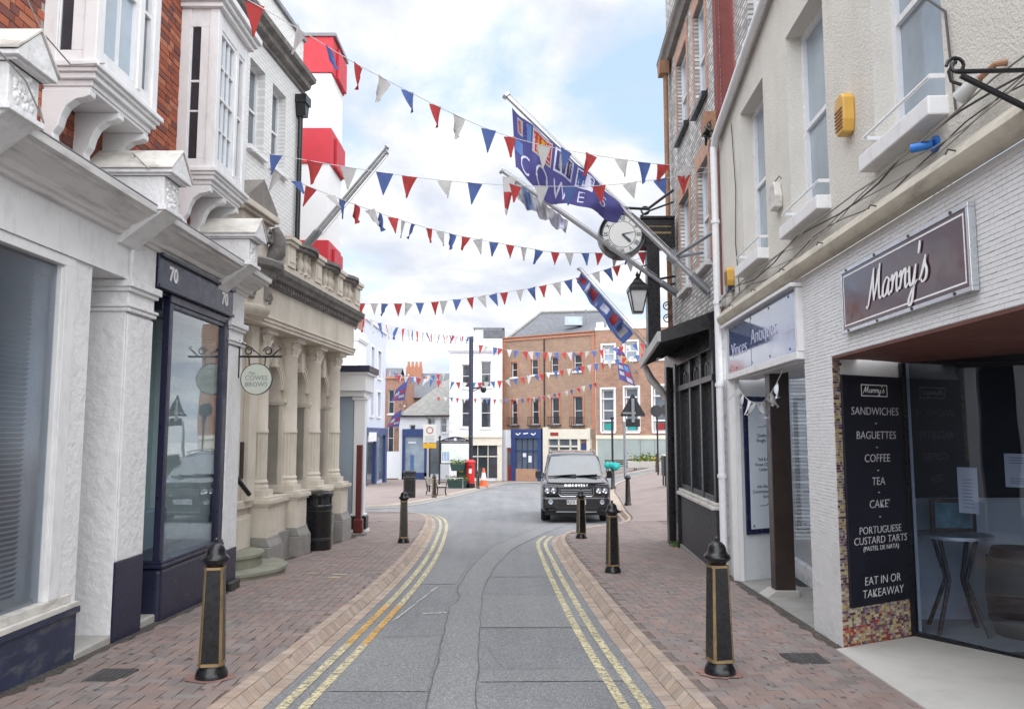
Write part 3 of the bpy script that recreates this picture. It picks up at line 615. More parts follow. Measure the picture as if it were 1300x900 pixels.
# --- cornice and consoles
cp = [(-.3, 3.44), (.05, 3.44), (.06, 3.475), (.10, 3.48), (.13, 3.52), (.20, 3.545), (.26, 3.59), (.30, 3.60), (.31, 3.625), (.36, 3.63), (.37, 3.685), (.33, 3.70), (-.3, 3.735)]
MB(FL).extr(cp, 1.5, 10.46).build('cornice', 'dirty_white', tb_, smooth=25)
MB(FL).extr([(.34, 3.702), (.372, 3.69), (.372, 3.70), (-.28, 3.745), (-.28, 3.738)], 1.5, 10.46).build('lead_flashing', 'lead', tb_)
def console(c):
    h = .16
    m = MB(FL).extr([(-.3, 3.36), (.04, 3.36), (.1, 3.42), (.41, 3.66), (.41, 4.02), (-.3, 4.02)], c-h, c+h)
    m.extr([(-.3, 3.66), (.445, 3.66), (.445, 3.70), (-.3, 3.70)], c-h-.03, c+h+.03)
    m.extr([(-.3, 3.98), (.43, 3.98), (.43, 4.02), (-.3, 4.02)], c-h-.02, c+h+.02)
    for e, z, n in ((.22, 4.0, .50), (.185, 3.98, .47)):
        m.prism([(c-e, -.3, z), (c+e, -.3, z), (c+e, -.3, z+.03), (c, -.3, z+.25), (c-e, -.3, z+.03)], (0, n+.3, 0))
    k = m.build('console_bracket', 'white_lumpy', tb_, bevel=.006)
    rr = random.Random(int(c*100)); m = MB(FL)
    for i in range(26):
        s_, z_ = c+rr.uniform(-.1, .1), rr.uniform(3.72, 3.96); q = rr.uniform(.012, .03)
        m.lathe([(q, 0), (q*.8, .012), (.001, .02)], (0, 0, 0), 7); n0 = len(m.v)-21
        for j in range(n0, len(m.v)): pass
        vv = m.v[n0:]; del m.v[n0:]
        inv = FL.inverted()
        for p in vv: l = inv @ Vector(p); m.v.append(tuple(FL @ Vector((s_+l.x*1.0, .405+l.z, z_+l.y*1.4))))
    m.build('carved_relief', 'white_paint', k, smooth=60)
    MB(FL).prism([(c-.235, -.3, 4.035), (c, -.3, 4.262), (c+.235, -.3, 4.035), (c+.235, -.3, 4.05), (c, -.3, 4.28), (c-.235, -.3, 4.05)], (0, .81, 0)).build('console_roof', 'worn_white', k)
for c in (2.7, 4.95, 7.2, 9.55): console(c)
# --- oriel windows
def oriel(a, b):
    n0, n1 = -.30, .20
    m = MB(FL)
    m.box(a, b, n0, n1, 4.635, 4.68); m.box(a+.025, b-.025, n0, n1-.025, 4.60, 4.635); m.box(a+.05, b-.05, n0, n1-.05, 4.55, 4.60); m.box(a+.085, b-.085, n0, n1-.085, 4.50, 4.55); m.box(a+.1, b-.1, n0, n1-.1, 4.47, 4.50)
    m.box(a+.02, b-.02, n0, n1-.02, 4.68, 4.70)
    A, B, T = a+.05, b-.05, 6.62
    F0 = n1-.05
    m.box(A, A+.11, F0-.11, F0, 4.70, T); m.box(B-.11, B, F0-.11, F0, 4.70, T)            # corner posts
    m.box(A, A+.06, n0, n0+.12, 4.70, T)                                                  # near side: wall post, bottom and top rails
    m.box(A+.012, A+.06, n0+.12, F0-.11, 4.70, 4.80); m.box(A+.012, A+.06, n0+.12, F0-.11, 6.4, T)
    m.box(A+.012, A+.06, n0+.235, F0-.11, 4.80, 6.4); m.box(A+.012, A+.06, n0+.12, n0+.135, 4.80, 6.4); m.box(A+.02, A+.06, n0+.135, n0+.235, 5.72, 5.75); m.box(A+.02, A+.06, n0+.135, n0+.235, 5.36, 5.385)
    m.box(B-.06, B, n0, F0-.11, 4.70, T)
    m.box(A+.11, B-.11, F0-.09, F0-.01, 4.70, 4.79); m.box(A+.11, B-.11, F0-.09, F0-.01, 6.42, T)
    m.box(B-.40, B-.33, F0-.09, F0-.004, 4.79, 6.42)
    # head
    m.box(a, b, n0, n1, 6.62, 6.68); m.box(a-.04, b+.04, n0, n1+.04, 6.68, 6.74); m.box(a-.08, b+.08, n0, n1+.08, 6.74, 6.82)
    o = m.build('oriel_window', 'white_paint', tb_, bevel=.006)
    sash(o, FL, A+.11, B-.40, 4.79, 6.42, F0-.02, gm='glass_pale', cols=3, rows=2, fw=.045) if a > 8 else sash(o, FL, A+.11, B-.40, 4.79, 6.42, F0-.02, gm='glass_pale', cols=2, rows=1, fw=.045)
    sash(o, FL, B-.33, B-.11, 4.79, 6.42, F0-.02, gm='glass_mid', fw=.045)
    MB(FL).box(A+.03, A+.034, n0+.13, n0+.24, 4.80, 6.4).build('pane', 'glass_dark', o)
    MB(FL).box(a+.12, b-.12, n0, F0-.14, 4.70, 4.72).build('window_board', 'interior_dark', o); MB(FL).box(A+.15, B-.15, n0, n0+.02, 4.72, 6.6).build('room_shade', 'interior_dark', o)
    prof = [(-.3, 4.47), (.10, 4.47), (.10, 4.42), (.06, 4.40), (-.02, 4.385), (-.09, 4.33), (-.13, 4.25), (-.15, 4.16), (-.19, 4.10), (-.18, 4.05), (-.22, 4.0), (-.235, 3.93), (-.3, 3.88)]
    for c in (a+.13, (a+b)/2, b-.13):
        MB(FL).extr(prof, c-.05, c+.05).build('bracket', 'white_paint', o, bevel=.008)
    return o
for a, b in ORI: oriel(a, b)
# loose wires on the front
for pts, r in (([(5.3, .06, 4.9), (5.6, .1, 4.6), (5.95, .12, 4.52), (6.28, .21, 4.69)], .006), ([(4.6, .42, 4.0), (4.9, .45, 3.9), (5.15, .43, 3.72), (5.3, .3, 3.9)], .006), ([(6.95, .3, 4.02), (7.05, .1, 4.2), (7.3, .1, 4.1), (7.4, .4, 3.8)], .006)):
    MB(FL).tube([tuple(p) for p in pts], r, 6).build('wire', 'cable_grey', tb_)

# ================================================================== bank
FB = frame(-4.09-.086*13.3, 0, .086, 1)
bank = thing('bank_building', 'pale stone bank front with fluted columns, arches and balustrade, white storey above', 'building', (-4.4, 14, -.5))
COL = [12.72, 14.02, 15.28, 16.52]
bw = MB(FB)
def arch_bay(mb, a, b, cs, r, spring, top, n, depth, zb):
    mb.box(a, cs-r, n-depth, n, zb, top) if cs-r > a else None
    mb.box(cs+r, b, n-depth, n, zb, top)
    arc = [(cs-r*math.cos(math.pi*i/14), spring+r*math.sin(math.pi*i/14)) for i in range(15)]
    for (x0, z0), (x1, z1) in zip(arc, arc[1:]):
        mb.prism([(x0, n, z0), (x1, n, z1), (x1, n, top), (x0, n, top)], (0, -depth, 0))
def ring(mb, cs, r0, r1, spring, n0, n1, zb=None):
    k = 16; A = [(math.pi*i/k) for i in range(k+1)]
    for t0, t1 in zip(A, A[1:]):
        p = [(cs-r*math.cos(t), n0, spring+r*math.sin(t)) for r, t in ((r0, t0), (r1, t0), (r1, t1), (r0, t1))]; mb.prism(p, (0, n1-n0, 0))
bays = list(zip(COL, COL[1:]))
for a, b in bays: arch_bay(bw, a, b, (a+b)/2, .41, 2.38, 3.3, 0, .35, .3)
bw.box(10.55, COL[0], -.35, 0, -.8, 3.3); bw.box(COL[-1], 17.05, -.35, 0, -.8, 3.3); bw.box(COL[0], COL[-1], -.35, 0, -.8, .3)
bw.box(16.8, 17.05, -6, -.35, -.8, 5.0); bw.box(10.55, 10.7, -3, -.35, -.8, 3.3)
bw.build('ashlar_wall', 'bank_stone', bank)
for a, b in bays:
    c = (a+b)/2; m = MB(FB); ring(m, c, .41, .45, 2.38, 0, .03); ring(m, c, .45, .51, 2.38, 0, .05); ring(m, c, .51, .54, 2.38, 0, .065)
    m.prism([(c-.06, 0, 2.75), (c+.06, 0, 2.75), (c+.09, 0, 3.1), (c-.09, 0, 3.1)], (0, .10, 0)); m.build('archivolt', 'bank_stone', bank, smooth=30)
    for e in (-1, 1):
        m = MB(FB); x0, x1 = sorted((c+e*.41, c+e*.53)); m.box(x0-.02, x1+.02, -.3, .09, 2.12, 2.16); m.box(x0-.03, x1+.03, -.3, .11, 2.16, 2.22); m.box(x0, x1, -.3, .07, .75, 2.12)
        m.box(x0+.05, x1-.05, .07, .075, 1.0, 1.95); m.box(x0-.03, x1+.03, -.3, .11, .62, .75); m.build('arch_pier', 'bank_stone', bank, bevel=.008)
    w = MB(FB).box(c-.41, c-.36, -.26, -.2, .62, 2.5).box(c+.36, c+.41, -.26, -.2, .62, 2.5).box(c-.02, c+.02, -.26, -.2, .62, 2.7).box(c-.41, c+.41, -.26, -.2, 2.1, 2.16).build('window', 'wood_dark', bank)
    MB(FB).box(c-.41, c+.41, -.245, -.238, .6, 2.8).build('pane', 'glass_dark', w)
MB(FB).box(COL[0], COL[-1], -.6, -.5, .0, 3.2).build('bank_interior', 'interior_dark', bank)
def column(c):
    P = .08
    m = MB(FB).lathe([(.19, .74), (.19, .79), (.172, .81), (.165, .83), (.18, .86), (.165, .89), (.155, .90), (.155, 1.0), (.155, 1.62), (.164, 1.64), (.164, 1.68), (.152, 1.70), (.137, 2.96), (.15, 2.98), (.15, 3.0), (.137, 3.02), (.142, 3.12), (.19, 3.22)], (c, P, 0), 32, flute=(.95, 1.63))
    m.box(c-.20, c+.20, -.02, P+.20, .64, .74); m.box(c-.21, c+.21, -.02, P+.21, 3.22, 3.30)
    o = m.build('column', 'bank_stone', bank, smooth=38)
    m = MB(FB)
    for e in (-1, 1):
        for k in range(2):
            m.tube([(c+e*.16+e*.05*math.cos(t)*(1-t/14), P-.12+.24*k, 3.14+.055*math.sin(t)*(1-t/14)) for t in [i*.6 for i in range(16)]], .018, 6)
    for i in range(10):
        t = 2*math.pi*i/10; m.tube([(c+.135*math.cos(t), P+.135*math.sin(t), 3.02), (c+.16*math.cos(t), P+.16*math.sin(t), 3.10), (c+.19*math.cos(t), P+.19*math.sin(t), 3.12)], [.025, .025, .01], 6)
    m.build('capital_leaves', 'bank_stone', o, smooth=50)
    g0 = gz(-3.8, c)-.15
    m = MB(FB).box(c-.23, c+.23, -.02, .37, .02, .50); m.box(c-.26, c+.26, -.02, .40, .50, .54); m.box(c-.29, c+.29, -.02, .43, .54, .60); m.box(c-.24, c+.24, -.02, .38, .60, .64); m.box(c-.16, c+.16, .37, .375, .1, .44)
    m.build('pedestal', 'bank_stone', bank, bevel=.01)
    m = MB(FB).box(c-.30, c+.30, -.02, .44, g0, -.12); m.extr([(-.02, -.12), (.44, -.12), (.39, -.02), (.38, .018), (-.02, .018)], c-.27, c+.27); m.build('base_block', 'grey_stone', bank, bevel=.012)
for c in COL: column(c)
for a, b in bays:
    m = MB(FB).box(a+.3, b-.3, 0, .20, -.0, .5); m.box(a+.3, b-.3, 0, .25, .5, .60); m.build('dado_wall', 'bank_stone', bank); MB(FB).box(a+.3, b-.3, 0, .27, gz(-3.8, a)-.25, -.0).build('dado_base', 'grey_stone', bank)
# entrance with a bowed hood and round steps
C0 = 11.72
m = MB(FB).box(10.6, 12.38, 0, .10, .4, 3.3); m.box(12.1, 12.38, .1, .2, .6, 3.3); m.box(10.6, 12.4, 0, .16, .5, .62); m.build('entrance_wall', 'bank_stone', bank, bevel=.01)
m = MB(FB).box(10.6, 12.38, 0, .15, -.3, .4); m.box(11.7, 12.25, .15, .17, -.15, .35); m.build('entrance_dado', 'bank_stone', bank)
MB(FB).box(12.02, 12.1, .1, .13, .95, 1.5).build('letter_plate', 'wood_dark', bank)
MB(FB).tube([(11.35, .32, 1.05), (11.6, .45, .75)], .035, 10).build('hand_rail', 'black_gloss', bank)
m = MB(FB).lathe([(.30, 3.32), (.46, 3.36), (.50, 3.40), (.52, 3.42), (.54, 3.47), (.54, 3.5), (.50, 3.52), (.50, 3.88), (.54, 3.92)], (C0, .05, 0), 28, 0, math.pi); m.build('bowed_hood', 'bank_stone', bank, smooth=30)
m = MB(FB)
for t in (.9, 1.57, 2.24): m = MB(FB); x, y = C0+.505*math.cos(t), .05+.505*math.sin(t); m.tube([(x, y, 3.6), (x, y, 3.8)], .07, 8); m.tube([(x-.05, y, 3.7), (x+.05, y, 3.7)], .08, 8); m.build('carved_panel', 'dark_stone', bank, smooth=40)
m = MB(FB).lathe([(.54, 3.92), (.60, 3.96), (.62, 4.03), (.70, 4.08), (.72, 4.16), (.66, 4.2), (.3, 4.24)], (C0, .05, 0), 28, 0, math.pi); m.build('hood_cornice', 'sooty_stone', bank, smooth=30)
m = MB(FB).lathe([(.95, -.9), (.95, -.33), (.98, -.32), (.98, -.28), (.9, -.275)], (C0, -.05, 0), 36, 0, math.pi); m.build('entrance_step', 'green_stone', bank, smooth=30)
m = MB(FB).lathe([(.62, -.3), (.62, -.14), (.65, -.13), (.65, -.09), (.6, -.085)], (C0, -.05, 0), 36, 0, math.pi); m.build('entrance_step', 'green_stone', bank, smooth=30)
# entablature
m = MB(FB).box(10.6, 17.05, -.35, .36, 3.302, 3.36); m.box(10.6, 17.07, -.35, .38, 3.36, 3.42); m.box(10.6, 17.08, -.35, .40, 3.42, 3.45); m.build('architrave', 'bank_stone', bank, bevel=.006)
m = MB(FB).box(12.3, 17.05, -.35, .345, 3.45, 3.93); m.build('frieze', 'bank_stone', bank)
m = MB(FB)
for i in range(41): s = 12.35+i*.115; m.box(s, s+.065, .345, .43, 3.96, 4.03)
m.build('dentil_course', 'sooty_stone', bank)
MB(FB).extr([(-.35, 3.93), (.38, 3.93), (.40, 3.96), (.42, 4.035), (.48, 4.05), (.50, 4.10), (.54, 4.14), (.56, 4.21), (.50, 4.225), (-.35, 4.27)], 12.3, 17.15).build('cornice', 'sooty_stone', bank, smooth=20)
# pedestal with scroll and little pediment over the entrance
m = MB(FB).box(11.5, 12.5, -.2, .25, 4.2, 4.95); m.box(11.42, 12.58, -.25, .32, 4.95, 5.0); m.box(11.38, 12.62, -.3, .38, 5.0, 5.10)
m.build('crowning_block', 'bank_stone', bank, bevel=.012)
m = MB(FB).prism([(11.42, -.3, 5.10), (12.58, -.3, 5.10), (12.58, -.3, 5.16), (12.0, -.3, 5.56), (11.42, -.3, 5.16)], (0, .66, 0)); m.build('small_pediment', 'dark_stone', bank, bevel=.01)
m = MB(FB)
for e in (0, 1):
    cs = 11.85+e*.5
    m = MB(FB); m.tube([(cs, .27+.06*e, 4.72)]+[(cs+.015*t*math.cos(t), .3+.02*e, 4.72+.015*t*math.sin(t)) for t in [i*.5 for i in range(2, 20)]], .035, 7); m.build('carved_scroll', 'sooty_stone', bank, smooth=50)
m = MB(FB); m.tube([(12.55, .25, 4.4), (12.6, .35, 4.55), (12.55, .4, 4.75), (12.5, .35, 4.92)], [.13, .15, .11, .06], 10); m.tube([(12.55, .3, 4.3), (12.62, .45, 4.3)], [.14, .1], 10)
m.build('carved_figure', 'sooty_stone', bank, smooth=50)
# balustrade
m = MB(FB).box(12.7, 17.05, .14, .46, 4.25, 4.36); m.build('balustrade_base', 'bank_stone', bank, bevel=.012)
PIE = [12.95, 14.3, 15.6, 16.85]
for c in PIE:
    m = MB(FB).box(c-.17, c+.17, .2, .48, 4.36, 4.72); m.box(c-.1, c+.1, .48, .49, 4.44, 4.66); m.box(c-.20, c+.20, .16, .52, 4.72, 4.78); m.box(c-.23, c+.23, .13, .55, 4.78, 4.85); m.build('balustrade_pier', 'bank_stone', bank, bevel=.01)
mbal = MB().lathe([(.06, 0), (.06, .03), (.035, .045), (.045, .08), (.072, .13), (.066, .18), (.04, .25), (.035, .28), (.055, .32), (.055, .37)], (0, 0, 0), 12).build('baluster', 'bank_stone', smooth=45); me_b = mbal.data; bpy.data.objects.remove(mbal)
for a, b in zip(PIE, PIE[1:]):
    k = 5
    for i in range(k):
        f = (i+.5)/k; s = a+.2+(b-a-.4)*f; bow = .12*math.sin(math.pi*f)
        o = bpy.data.objects.new('baluster', me_b); col.objects.link(o); o.parent = bank; o.location = FB @ Vector((s, .33+bow, 4.36)) - bank.location
    m = MB(FB); k = 10
    for i in range(k):
        f0, f1 = i/k, (i+1)/k; s0, s1 = a+.2+(b-a-.4)*f0, a+.2+(b-a-.4)*f1; b0, b1 = .12*math.sin(math.pi*f0), .12*math.sin(math.pi*f1)
        for n0, n1, z0, z1 in ((.2, .48, 4.72, 4.78), (.16, .53, 4.78, 4.84)):
            m.prism([(s0, n0+b0*.7, z0), (s0, n1+b0, z0), (s1, n1+b1, z0), (s1, n0+b1*.7, z0)], (0, 0, z1-z0))
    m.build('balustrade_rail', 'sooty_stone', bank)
# white painted upper storey
ops = [(12.95, 13.6, 6.5, 8.05), (13.95, 14.6, 6.5, 8.05), (11.8, 12.5, 6.5, 8.05)]
m = wall(MB(FB), 10.6, 15.45, 4.2, 8.65, ops, -.36, .18); m.box(15.3, 15.45, -5, -.361, 4.2, 9.6); m.box(10.62, 15.44, -2, -.37, 8.66, 9.6); m.build('upper_wall', 'white_brick', bank)
for a, b, c, d in ops:
    sash(bank, FB, a, b, c, d, -.50, gm='glass_mid', cols=2, rows=1, fw=.05); MB(FB).box(a-.05, b+.05, -.36, -.28, c-.08, c).build('sill', 'white_paint', bank)
MB(FB).extr([(-.36, 8.5), (-.32, 8.5), (-.31, 8.56), (-.21, 8.6), (-.19, 8.68), (-.10, 8.72), (-.08, 8.80), (-.36, 8.86)], 10.6, 15.5).build('upper_cornice', 'sooty_stone', bank)
MB(FB).box(10.6, 15.5, -.71, -.31, 9.6, 9.68).build('parapet_coping', 'lead', bank)
m = MB(FB).tube([(15.2, -.29, 4.2), (15.2, -.29, 7.95)], .05, 10); m.prism([(15.08, -.36, 8.15), (15.32, -.36, 8.15), (15.27, -.36, 7.9), (15.13, -.36, 7.9)], (0, .2, 0)); m.box(15.05, 15.35, -.36, -.13, 8.15, 8.32); m.build('downpipe', 'black_paint', bank, smooth=40)

# ================================================================== striped tower behind the bank
tw = thing('striped_tower', 'tall narrow tower painted in red and white bands behind the bank', 'building', (-4.9, 18.6, -.6))
bands = [(-.6, 5.25, 0), (5.25, 6.1, 1), (6.1, 7.94, 0), (7.94, 8.8, 1), (8.8, 10.16, 0), (10.16, 11.05, 1)]
for z0, z1, r in bands:
    p = .035 if r else 0
    MB().box(-6.4-p, -4.3+p, 18.0-p, 19.3, z0, z1).build('painted_band', 'red_band' if r else 'render_white', tw, bevel=.01)
    if r:
        MB().box(-4.264, -4.20, 18.35, 19.25, z0+.02, z1-.12).build('quoin', 'red_band', tw, bevel=.01)
MB().box(-6.5, -4.2, 17.93, 19.4, 11.05, 11.13).build('coping', 'lead', tw)
MB().box(-4.3, -4.18, 18.3, 19.2, 4.9, 5.15).build('string_course', 'sooty_stone', tw)

# ================================================================== portico shop beyond the bank
po = thing('portico_shop', 'low white shop with a flat dark roofed portico beyond the bank', 'building', (-4.5, 20, -.7))
m = MB().box(-8, -4.75, 18.2, 24.5, -1.0, 2.9); m.build('shop_wall', 'render_white', po)
m = MB().box(-8, -3.36, 18.1, 19.2, 2.60, 3.0); m.box(-8, -3.42, 18.2, 19.1, 2.48, 2.60); m.box(-8, -3.30, 18.05, 19.25, 2.98, 3.04); m.build('canopy', 'render_white', po, bevel=.01)
MB().box(-8, -3.27, 18.0, 19.3, 3.042, 3.18).build('canopy_roof', 'navy_paint', po)
for y in (18.3,):
    m = MB().box(-3.66, -3.40, y, y+.22, -.2, 2.44); m.box(-3.70, -3.36, y-.03, y+.25, 2.40, 2.48); m.box(-3.70, -3.36, y-.03, y+.25, -.25, -.2); m.build('portico_post', 'render_white', po, bevel=.01)
    MB().box(-3.72, -3.33, y-.05, y+.28, -.55, -.25).build('post_base', 'black_paint', po, bevel=.02); MB().box(-3.74, -3.31, y-.07, y+.3, -1.0, -.55).build('plinth', 'white_paint', po)
MB().box(-4.6, -3.68, 18.35, 18.41, -.6, 2.48).build('side_screen', 'interior_blue', po)
MB().box(-4.77, -4.70, 18.6, 22, -.4, 2.2).build('pane', 'glass_mid', po)
# ================================================================== right: cream rendered building with two shopfronts
FR = frame(2.55, 0, .048, 1, True)
SD = FR.to_3x3() @ Vector((1, 0, 0)); ND = FR.to_3x3() @ Vector((0, 1, 0)); XR = -SD     # text runs towards the camera
def fr(s, n, z): return FR @ Vector((s, n, z))
cb = thing('cream_building', 'cream roughcast building with tall sash windows over two white tiled shopfronts', 'building', (3.4, 7, -.3))
OP = [(4.87, 5.95, 3.78, 5.85), (6.98, 8.10, 3.78, 5.85), (9.02, 10.12, 3.78, 5.85), (2.6, 3.7, 3.78, 5.85)]
m = wall(MB(FR), 1, 11.42, 3.2, 5.95, OP, 0, .22)
m.prism([(1, 0, 5.95), (11.42, 0, 5.951), (8.4, 0, 6.55), (5, 0, 7.25), (1, 0, 8.1)], (0, -.25, 0))
m.box(11.3, 11.42, -3, -.001, 3.2, 5.95); m.build('rendered_wall', 'roughcast', cb)
for i, (a, b, c, d) in enumerate(OP):
    sash(cb, FR, a, b, c, d, -.16, fm='upvc', gm='glass_pale', fw=.07)
    MB(FR).box(a-.03, b+.03, -.21, .13, c-.13, c-.002).build('sill', 'white_paint', cb, bevel=.01)
    m = MB(FR).tube([(a+.0, .09, c+.14), (b, .09, c+.14)], .012, 6); m.box(a-.01, a+.012, -.05, .1, c+.12, c+.15); m.box(b-.012, b+.01, -.05, .1, c+.12, c+.15); m.build('sill_rail', 'upvc', cb)
MB(FR).extr([(0, 3.2), (.09, 3.2), (.11, 3.22), (.13, 3.27), (.12, 3.31), (.07, 3.34), (.05, 3.38), (0, 3.40)], 1, 11.42).build('ledge', 'cream_trim', cb, smooth=25)
for k in range(5):
    rr = random.Random(k); base = 3.43+.03*k
    pts = [(1+10.3*i/26, .03+.012*k+.02*rr.random(), base+.05*math.sin(i*.9+k*1.7)*(1 if k < 4 else .4)+rr.uniform(-.012, .012)) for i in range(27)]
    MB(FR).tube(pts, (.005 if k < 3 else .007), 6).build('wire', 'cable_grey' if k % 3 else 'cable', cb, smooth=60)
for k in range(7):
    s = 3.4+k*1.15; MB(FR).tube([(s, .11, 3.3), (s+.02, .16, 3.32), (s+.03, .17, 3.29)], .006, 5).build('cable_hook', 'cable', cb)
MB(FR).tube([(5.35, .02, 5.2), (5.2, .02, 4.7), (4.78, .02, 4.3), (4.72, .02, 3.6)], .008, 6).build('wire', 'cable', cb, smooth=60)
MB(FR).tube([(10.55, .02, 5.9), (10.4, .02, 4.9), (10.5, .02, 4.2), (10.35, .02, 3.5)], .007, 6).build('wire', 'cable', cb, smooth=60)
# sloping coping, gutter pipe and downpipe
m = MB(FR).tube([(11.42, .08, 5.83), (11.2, .09, 5.98), (8.4, .09, 6.58), (5, .09, 7.28), (1, .09, 8.13)], .055, 10); m.build('gutter', 'upvc', cb, smooth=40)
MB(FR).prism([(1, .05, 8.1), (11.45, .05, 5.95), (11.45, .05, 6.01), (1, .05, 8.18)], (0, -.33, 0)).build('coping', 'dirty_white', cb)
m = MB(FR).tube([(11.36, .10, 5.85), (11.36, .10, .2), (11.36, .10, -.38), (11.33, .2, -.45)], .05, 12)
for z in (1.0, 2.3, 3.5, 4.7): m.tube([(11.36, .10, z), (11.36, .10, z+.05)], .065, 12)
m.build('downpipe', 'upvc', cb, smooth=40)
MB(FR).box(11.25, 11.42, 0, .08, 3.45, 3.62).build('junction_box', 'plastic_grey', cb, bevel=.01)
# white tiled front
base = MB(FR); base.box(1, 7.86, -.3, -.004, 2.32, 3.199); base.prism([(7.09, -.004, -.6), (7.86, -.004, -.6), (7.86, -.3, -.6), (7.40, -.3, -.6)], (0, 0, 2.92)); base.box(10.86, 11.42, -.06, 0, -.6, 2.40); base.box(7.86, 11.42, -.3, 0, 3.12, 3.199)
base.build('front_wall', 'tile_white', cb)
tl = MB(FR)
def tiles(s0, s1, z0, z1):
    r = 0; z = z0
    while z+.027 <= z1:
        s = s0-(.05 if r % 2 else 0)
        while s < s1:
            a, b = max(s, s0), min(s+.094, s1)
            if b-a > .02:
                d = RND.uniform(.0, .0035); tl.box(a, b, -.006, d, z, z+.027)
            s += .0985
        z += .0315; r += 1
tiles(2.4, 7.85, 2.325, 3.19); tiles(7.09, 7.855, -.45, 2.32)
tl.build('wall_tile_field', 'tile_white', cb, fix=False, kind='stuff')
# lobby of the cafe: splayed mosaic wall, soffit, glass front
PA, PB = Vector((2.86, 7.06, 0)), Vector((3.80, 7.60, 0))
FM = frame(PA.x, PA.y, PB.x-PA.x, PB.y-PA.y); LM = (PB-PA).length
if (FM.to_3x3() @ Vector((0, 1, 0))).y > 0: FM = frame(PA.x, PA.y, PB.x-PA.x, PB.y-PA.y, True)
MB().prism([(2.895, 7.088, -.6), (PB.x, PB.y+.006, -.6), (PB.x, PB.y+.12, -.6), (3.05, 7.55, -.6)], (0, 0, 2.91)).build('splayed_wall', 'tile_white', cb)
mo = MB(FM); mr = MB(FM); rr = random.Random(4)
z = -.30
while z < 2.30:
    s = 0.035
    while s < LM-.02:
        w = rr.choice((.022, .022, .046)); 
        if not (.115 < s < LM-.05 and z > .10) or s+w > LM-.02 and False:
            ((mr if z < .02 and rr.random() < (.75 if s < LM*.65 and z < -.05 else .3)*(1-(z+.3)/.5) else mo)).box(s, min(s+w, LM-.004), -.006, rr.uniform(.0, .003), z, z+.021)
        s += w+.003
    z += .024
mo.build('mosaic_field', 'mosaic', cb, fix=False, kind='stuff'); mr.build('mosaic_field', 'mosaic_red', cb, fix=False, kind='stuff')
m = MB(); q = [fr(1, -.302, 2.30), fr(7.15, -.302, 2.30), Vector((PB.x+.05, PB.y, 2.30)), Vector((5.9, 3.6, 2.30)), Vector((5.9, 1, 2.30))]
m.prism([tuple(p) for p in q], (0, 0, .06)); m.build('lobby_soffit', 'brown_soffit', cb)
MB(FR).box(1, 7.15, -.30, -.003, 2.296, 2.318).build('lintel_soffit', 'brown_soffit', cb)
G0, G1 = Vector((3.74, 7.56, 0)), Vector((5.30, 4.68, 0)); FG = frame(G0.x, G0.y, G1.x-G0.x, G1.y-G0.y, False); LG = (G1-G0).length
if (FG.to_3x3() @ Vector((0, 1, 0))).x > 0: FG = frame(G0.x, G0.y, G1.x-G0.x, G1.y-G0.y, True)
m = MB(FG).box(0, LG, -.03, .03, -.45, -.20); m.box(0, .035, -.03, .03, -.20, 2.30); m.box(1.75, 1.79, -.03, .03, -.2, 2.3); wf = m.build('window_frame', 'black_paint', cb)
MB(FG).box(.035, 1.75, -.004, .004, -.2, 2.3).build('pane', 'manny_glass', wf); MB(FG).box(1.79, LG, -.004, .004, -.2, 2.3).build('pane', 'manny_glass', wf)
zf = -.26
m = MB(); m.prism([(3.8, 7.62, zf), (3.8, 8.2, zf), (8, 8.2, zf), (8, 3, zf), (5.35, 4.6, zf)], (0, 0, .02)); m.build('cafe_floor', 'concrete', cb)
m = MB().box(3.8, 8, 8.2, 8.28, zf, 2.6); m.box(3.78, 3.84, 7.6, 8.2, zf, 2.6); m.build('cafe_back_wall', 'interior_pale', cb)
m = MB().box(7.9, 8, 1, 8.2, zf, .9); m.build('cafe_side_wall', 'interior_pale', cb); MB().box(7.9, 8, 1, 8.2, .9, 2.6).build('cafe_side_panelling', 'interior_dark', cb)
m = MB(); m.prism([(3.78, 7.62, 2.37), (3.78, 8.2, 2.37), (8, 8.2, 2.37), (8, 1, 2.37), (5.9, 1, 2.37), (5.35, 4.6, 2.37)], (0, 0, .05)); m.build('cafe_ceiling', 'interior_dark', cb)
MB().box(3.85, 8, 8.12, 8.195, .98, 2.36).build('dark_panelling', 'interior_dark', cb)
# pale slab in front of the cafe
m = MB(); pts = [(2.80, 7.02), (3.80, 7.56), (5.4, 4.6), (5.4, 2), (2.55, 2)]
m.add([(x, y, gz(x, y)+.012) for x, y in pts]+[(x, y, gz(x, y)-.1) for x, y in pts], [(0, 1, 2, 3, 4), (0, 4, 9, 5), (0, 5, 6, 1)]); m.build('entrance_slab', 'concrete', cb)
# antiques shop lobby
WA, WB = Vector((3.10, 10.86, 0)), Vector((3.98, 11.36, 0)); FW = frame(WA.x, WA.y, WB.x-WA.x, WB.y-WA.y); LW = (WB-WA).length
if (FW.to_3x3() @ Vector((0, 1, 0))).y > 0: FW = frame(WA.x, WA.y, WB.x-WA.x, WB.y-WA.y, True)
MB(FW).box(0, LW, -.15, 0, -.7, 2.41).build('splayed_wall', 'tile_white', cb)
FWm = FW
m = MB(); m.prism([tuple(fr(7.86, -.302, 2.40)), tuple(fr(10.9, -.302, 2.40)), (4.1, 11.4, 2.40), (3.95, 7.7, 2.40)], (0, 0, .05)); m.build('lobby_ceiling', 'white_paint', cb)
MB(FR).box(7.86, 10.86, -.302, -.05, 2.36, 2.41).build('lobby_beam', 'white_paint', cb)
H0, H1 = Vector((3.96, 11.34, 0)), Vector((3.62, 7.95, 0)); FH = frame(H0.x, H0.y, H1.x-H0.x, H1.y-H0.y, False); LH = (H1-H0).length
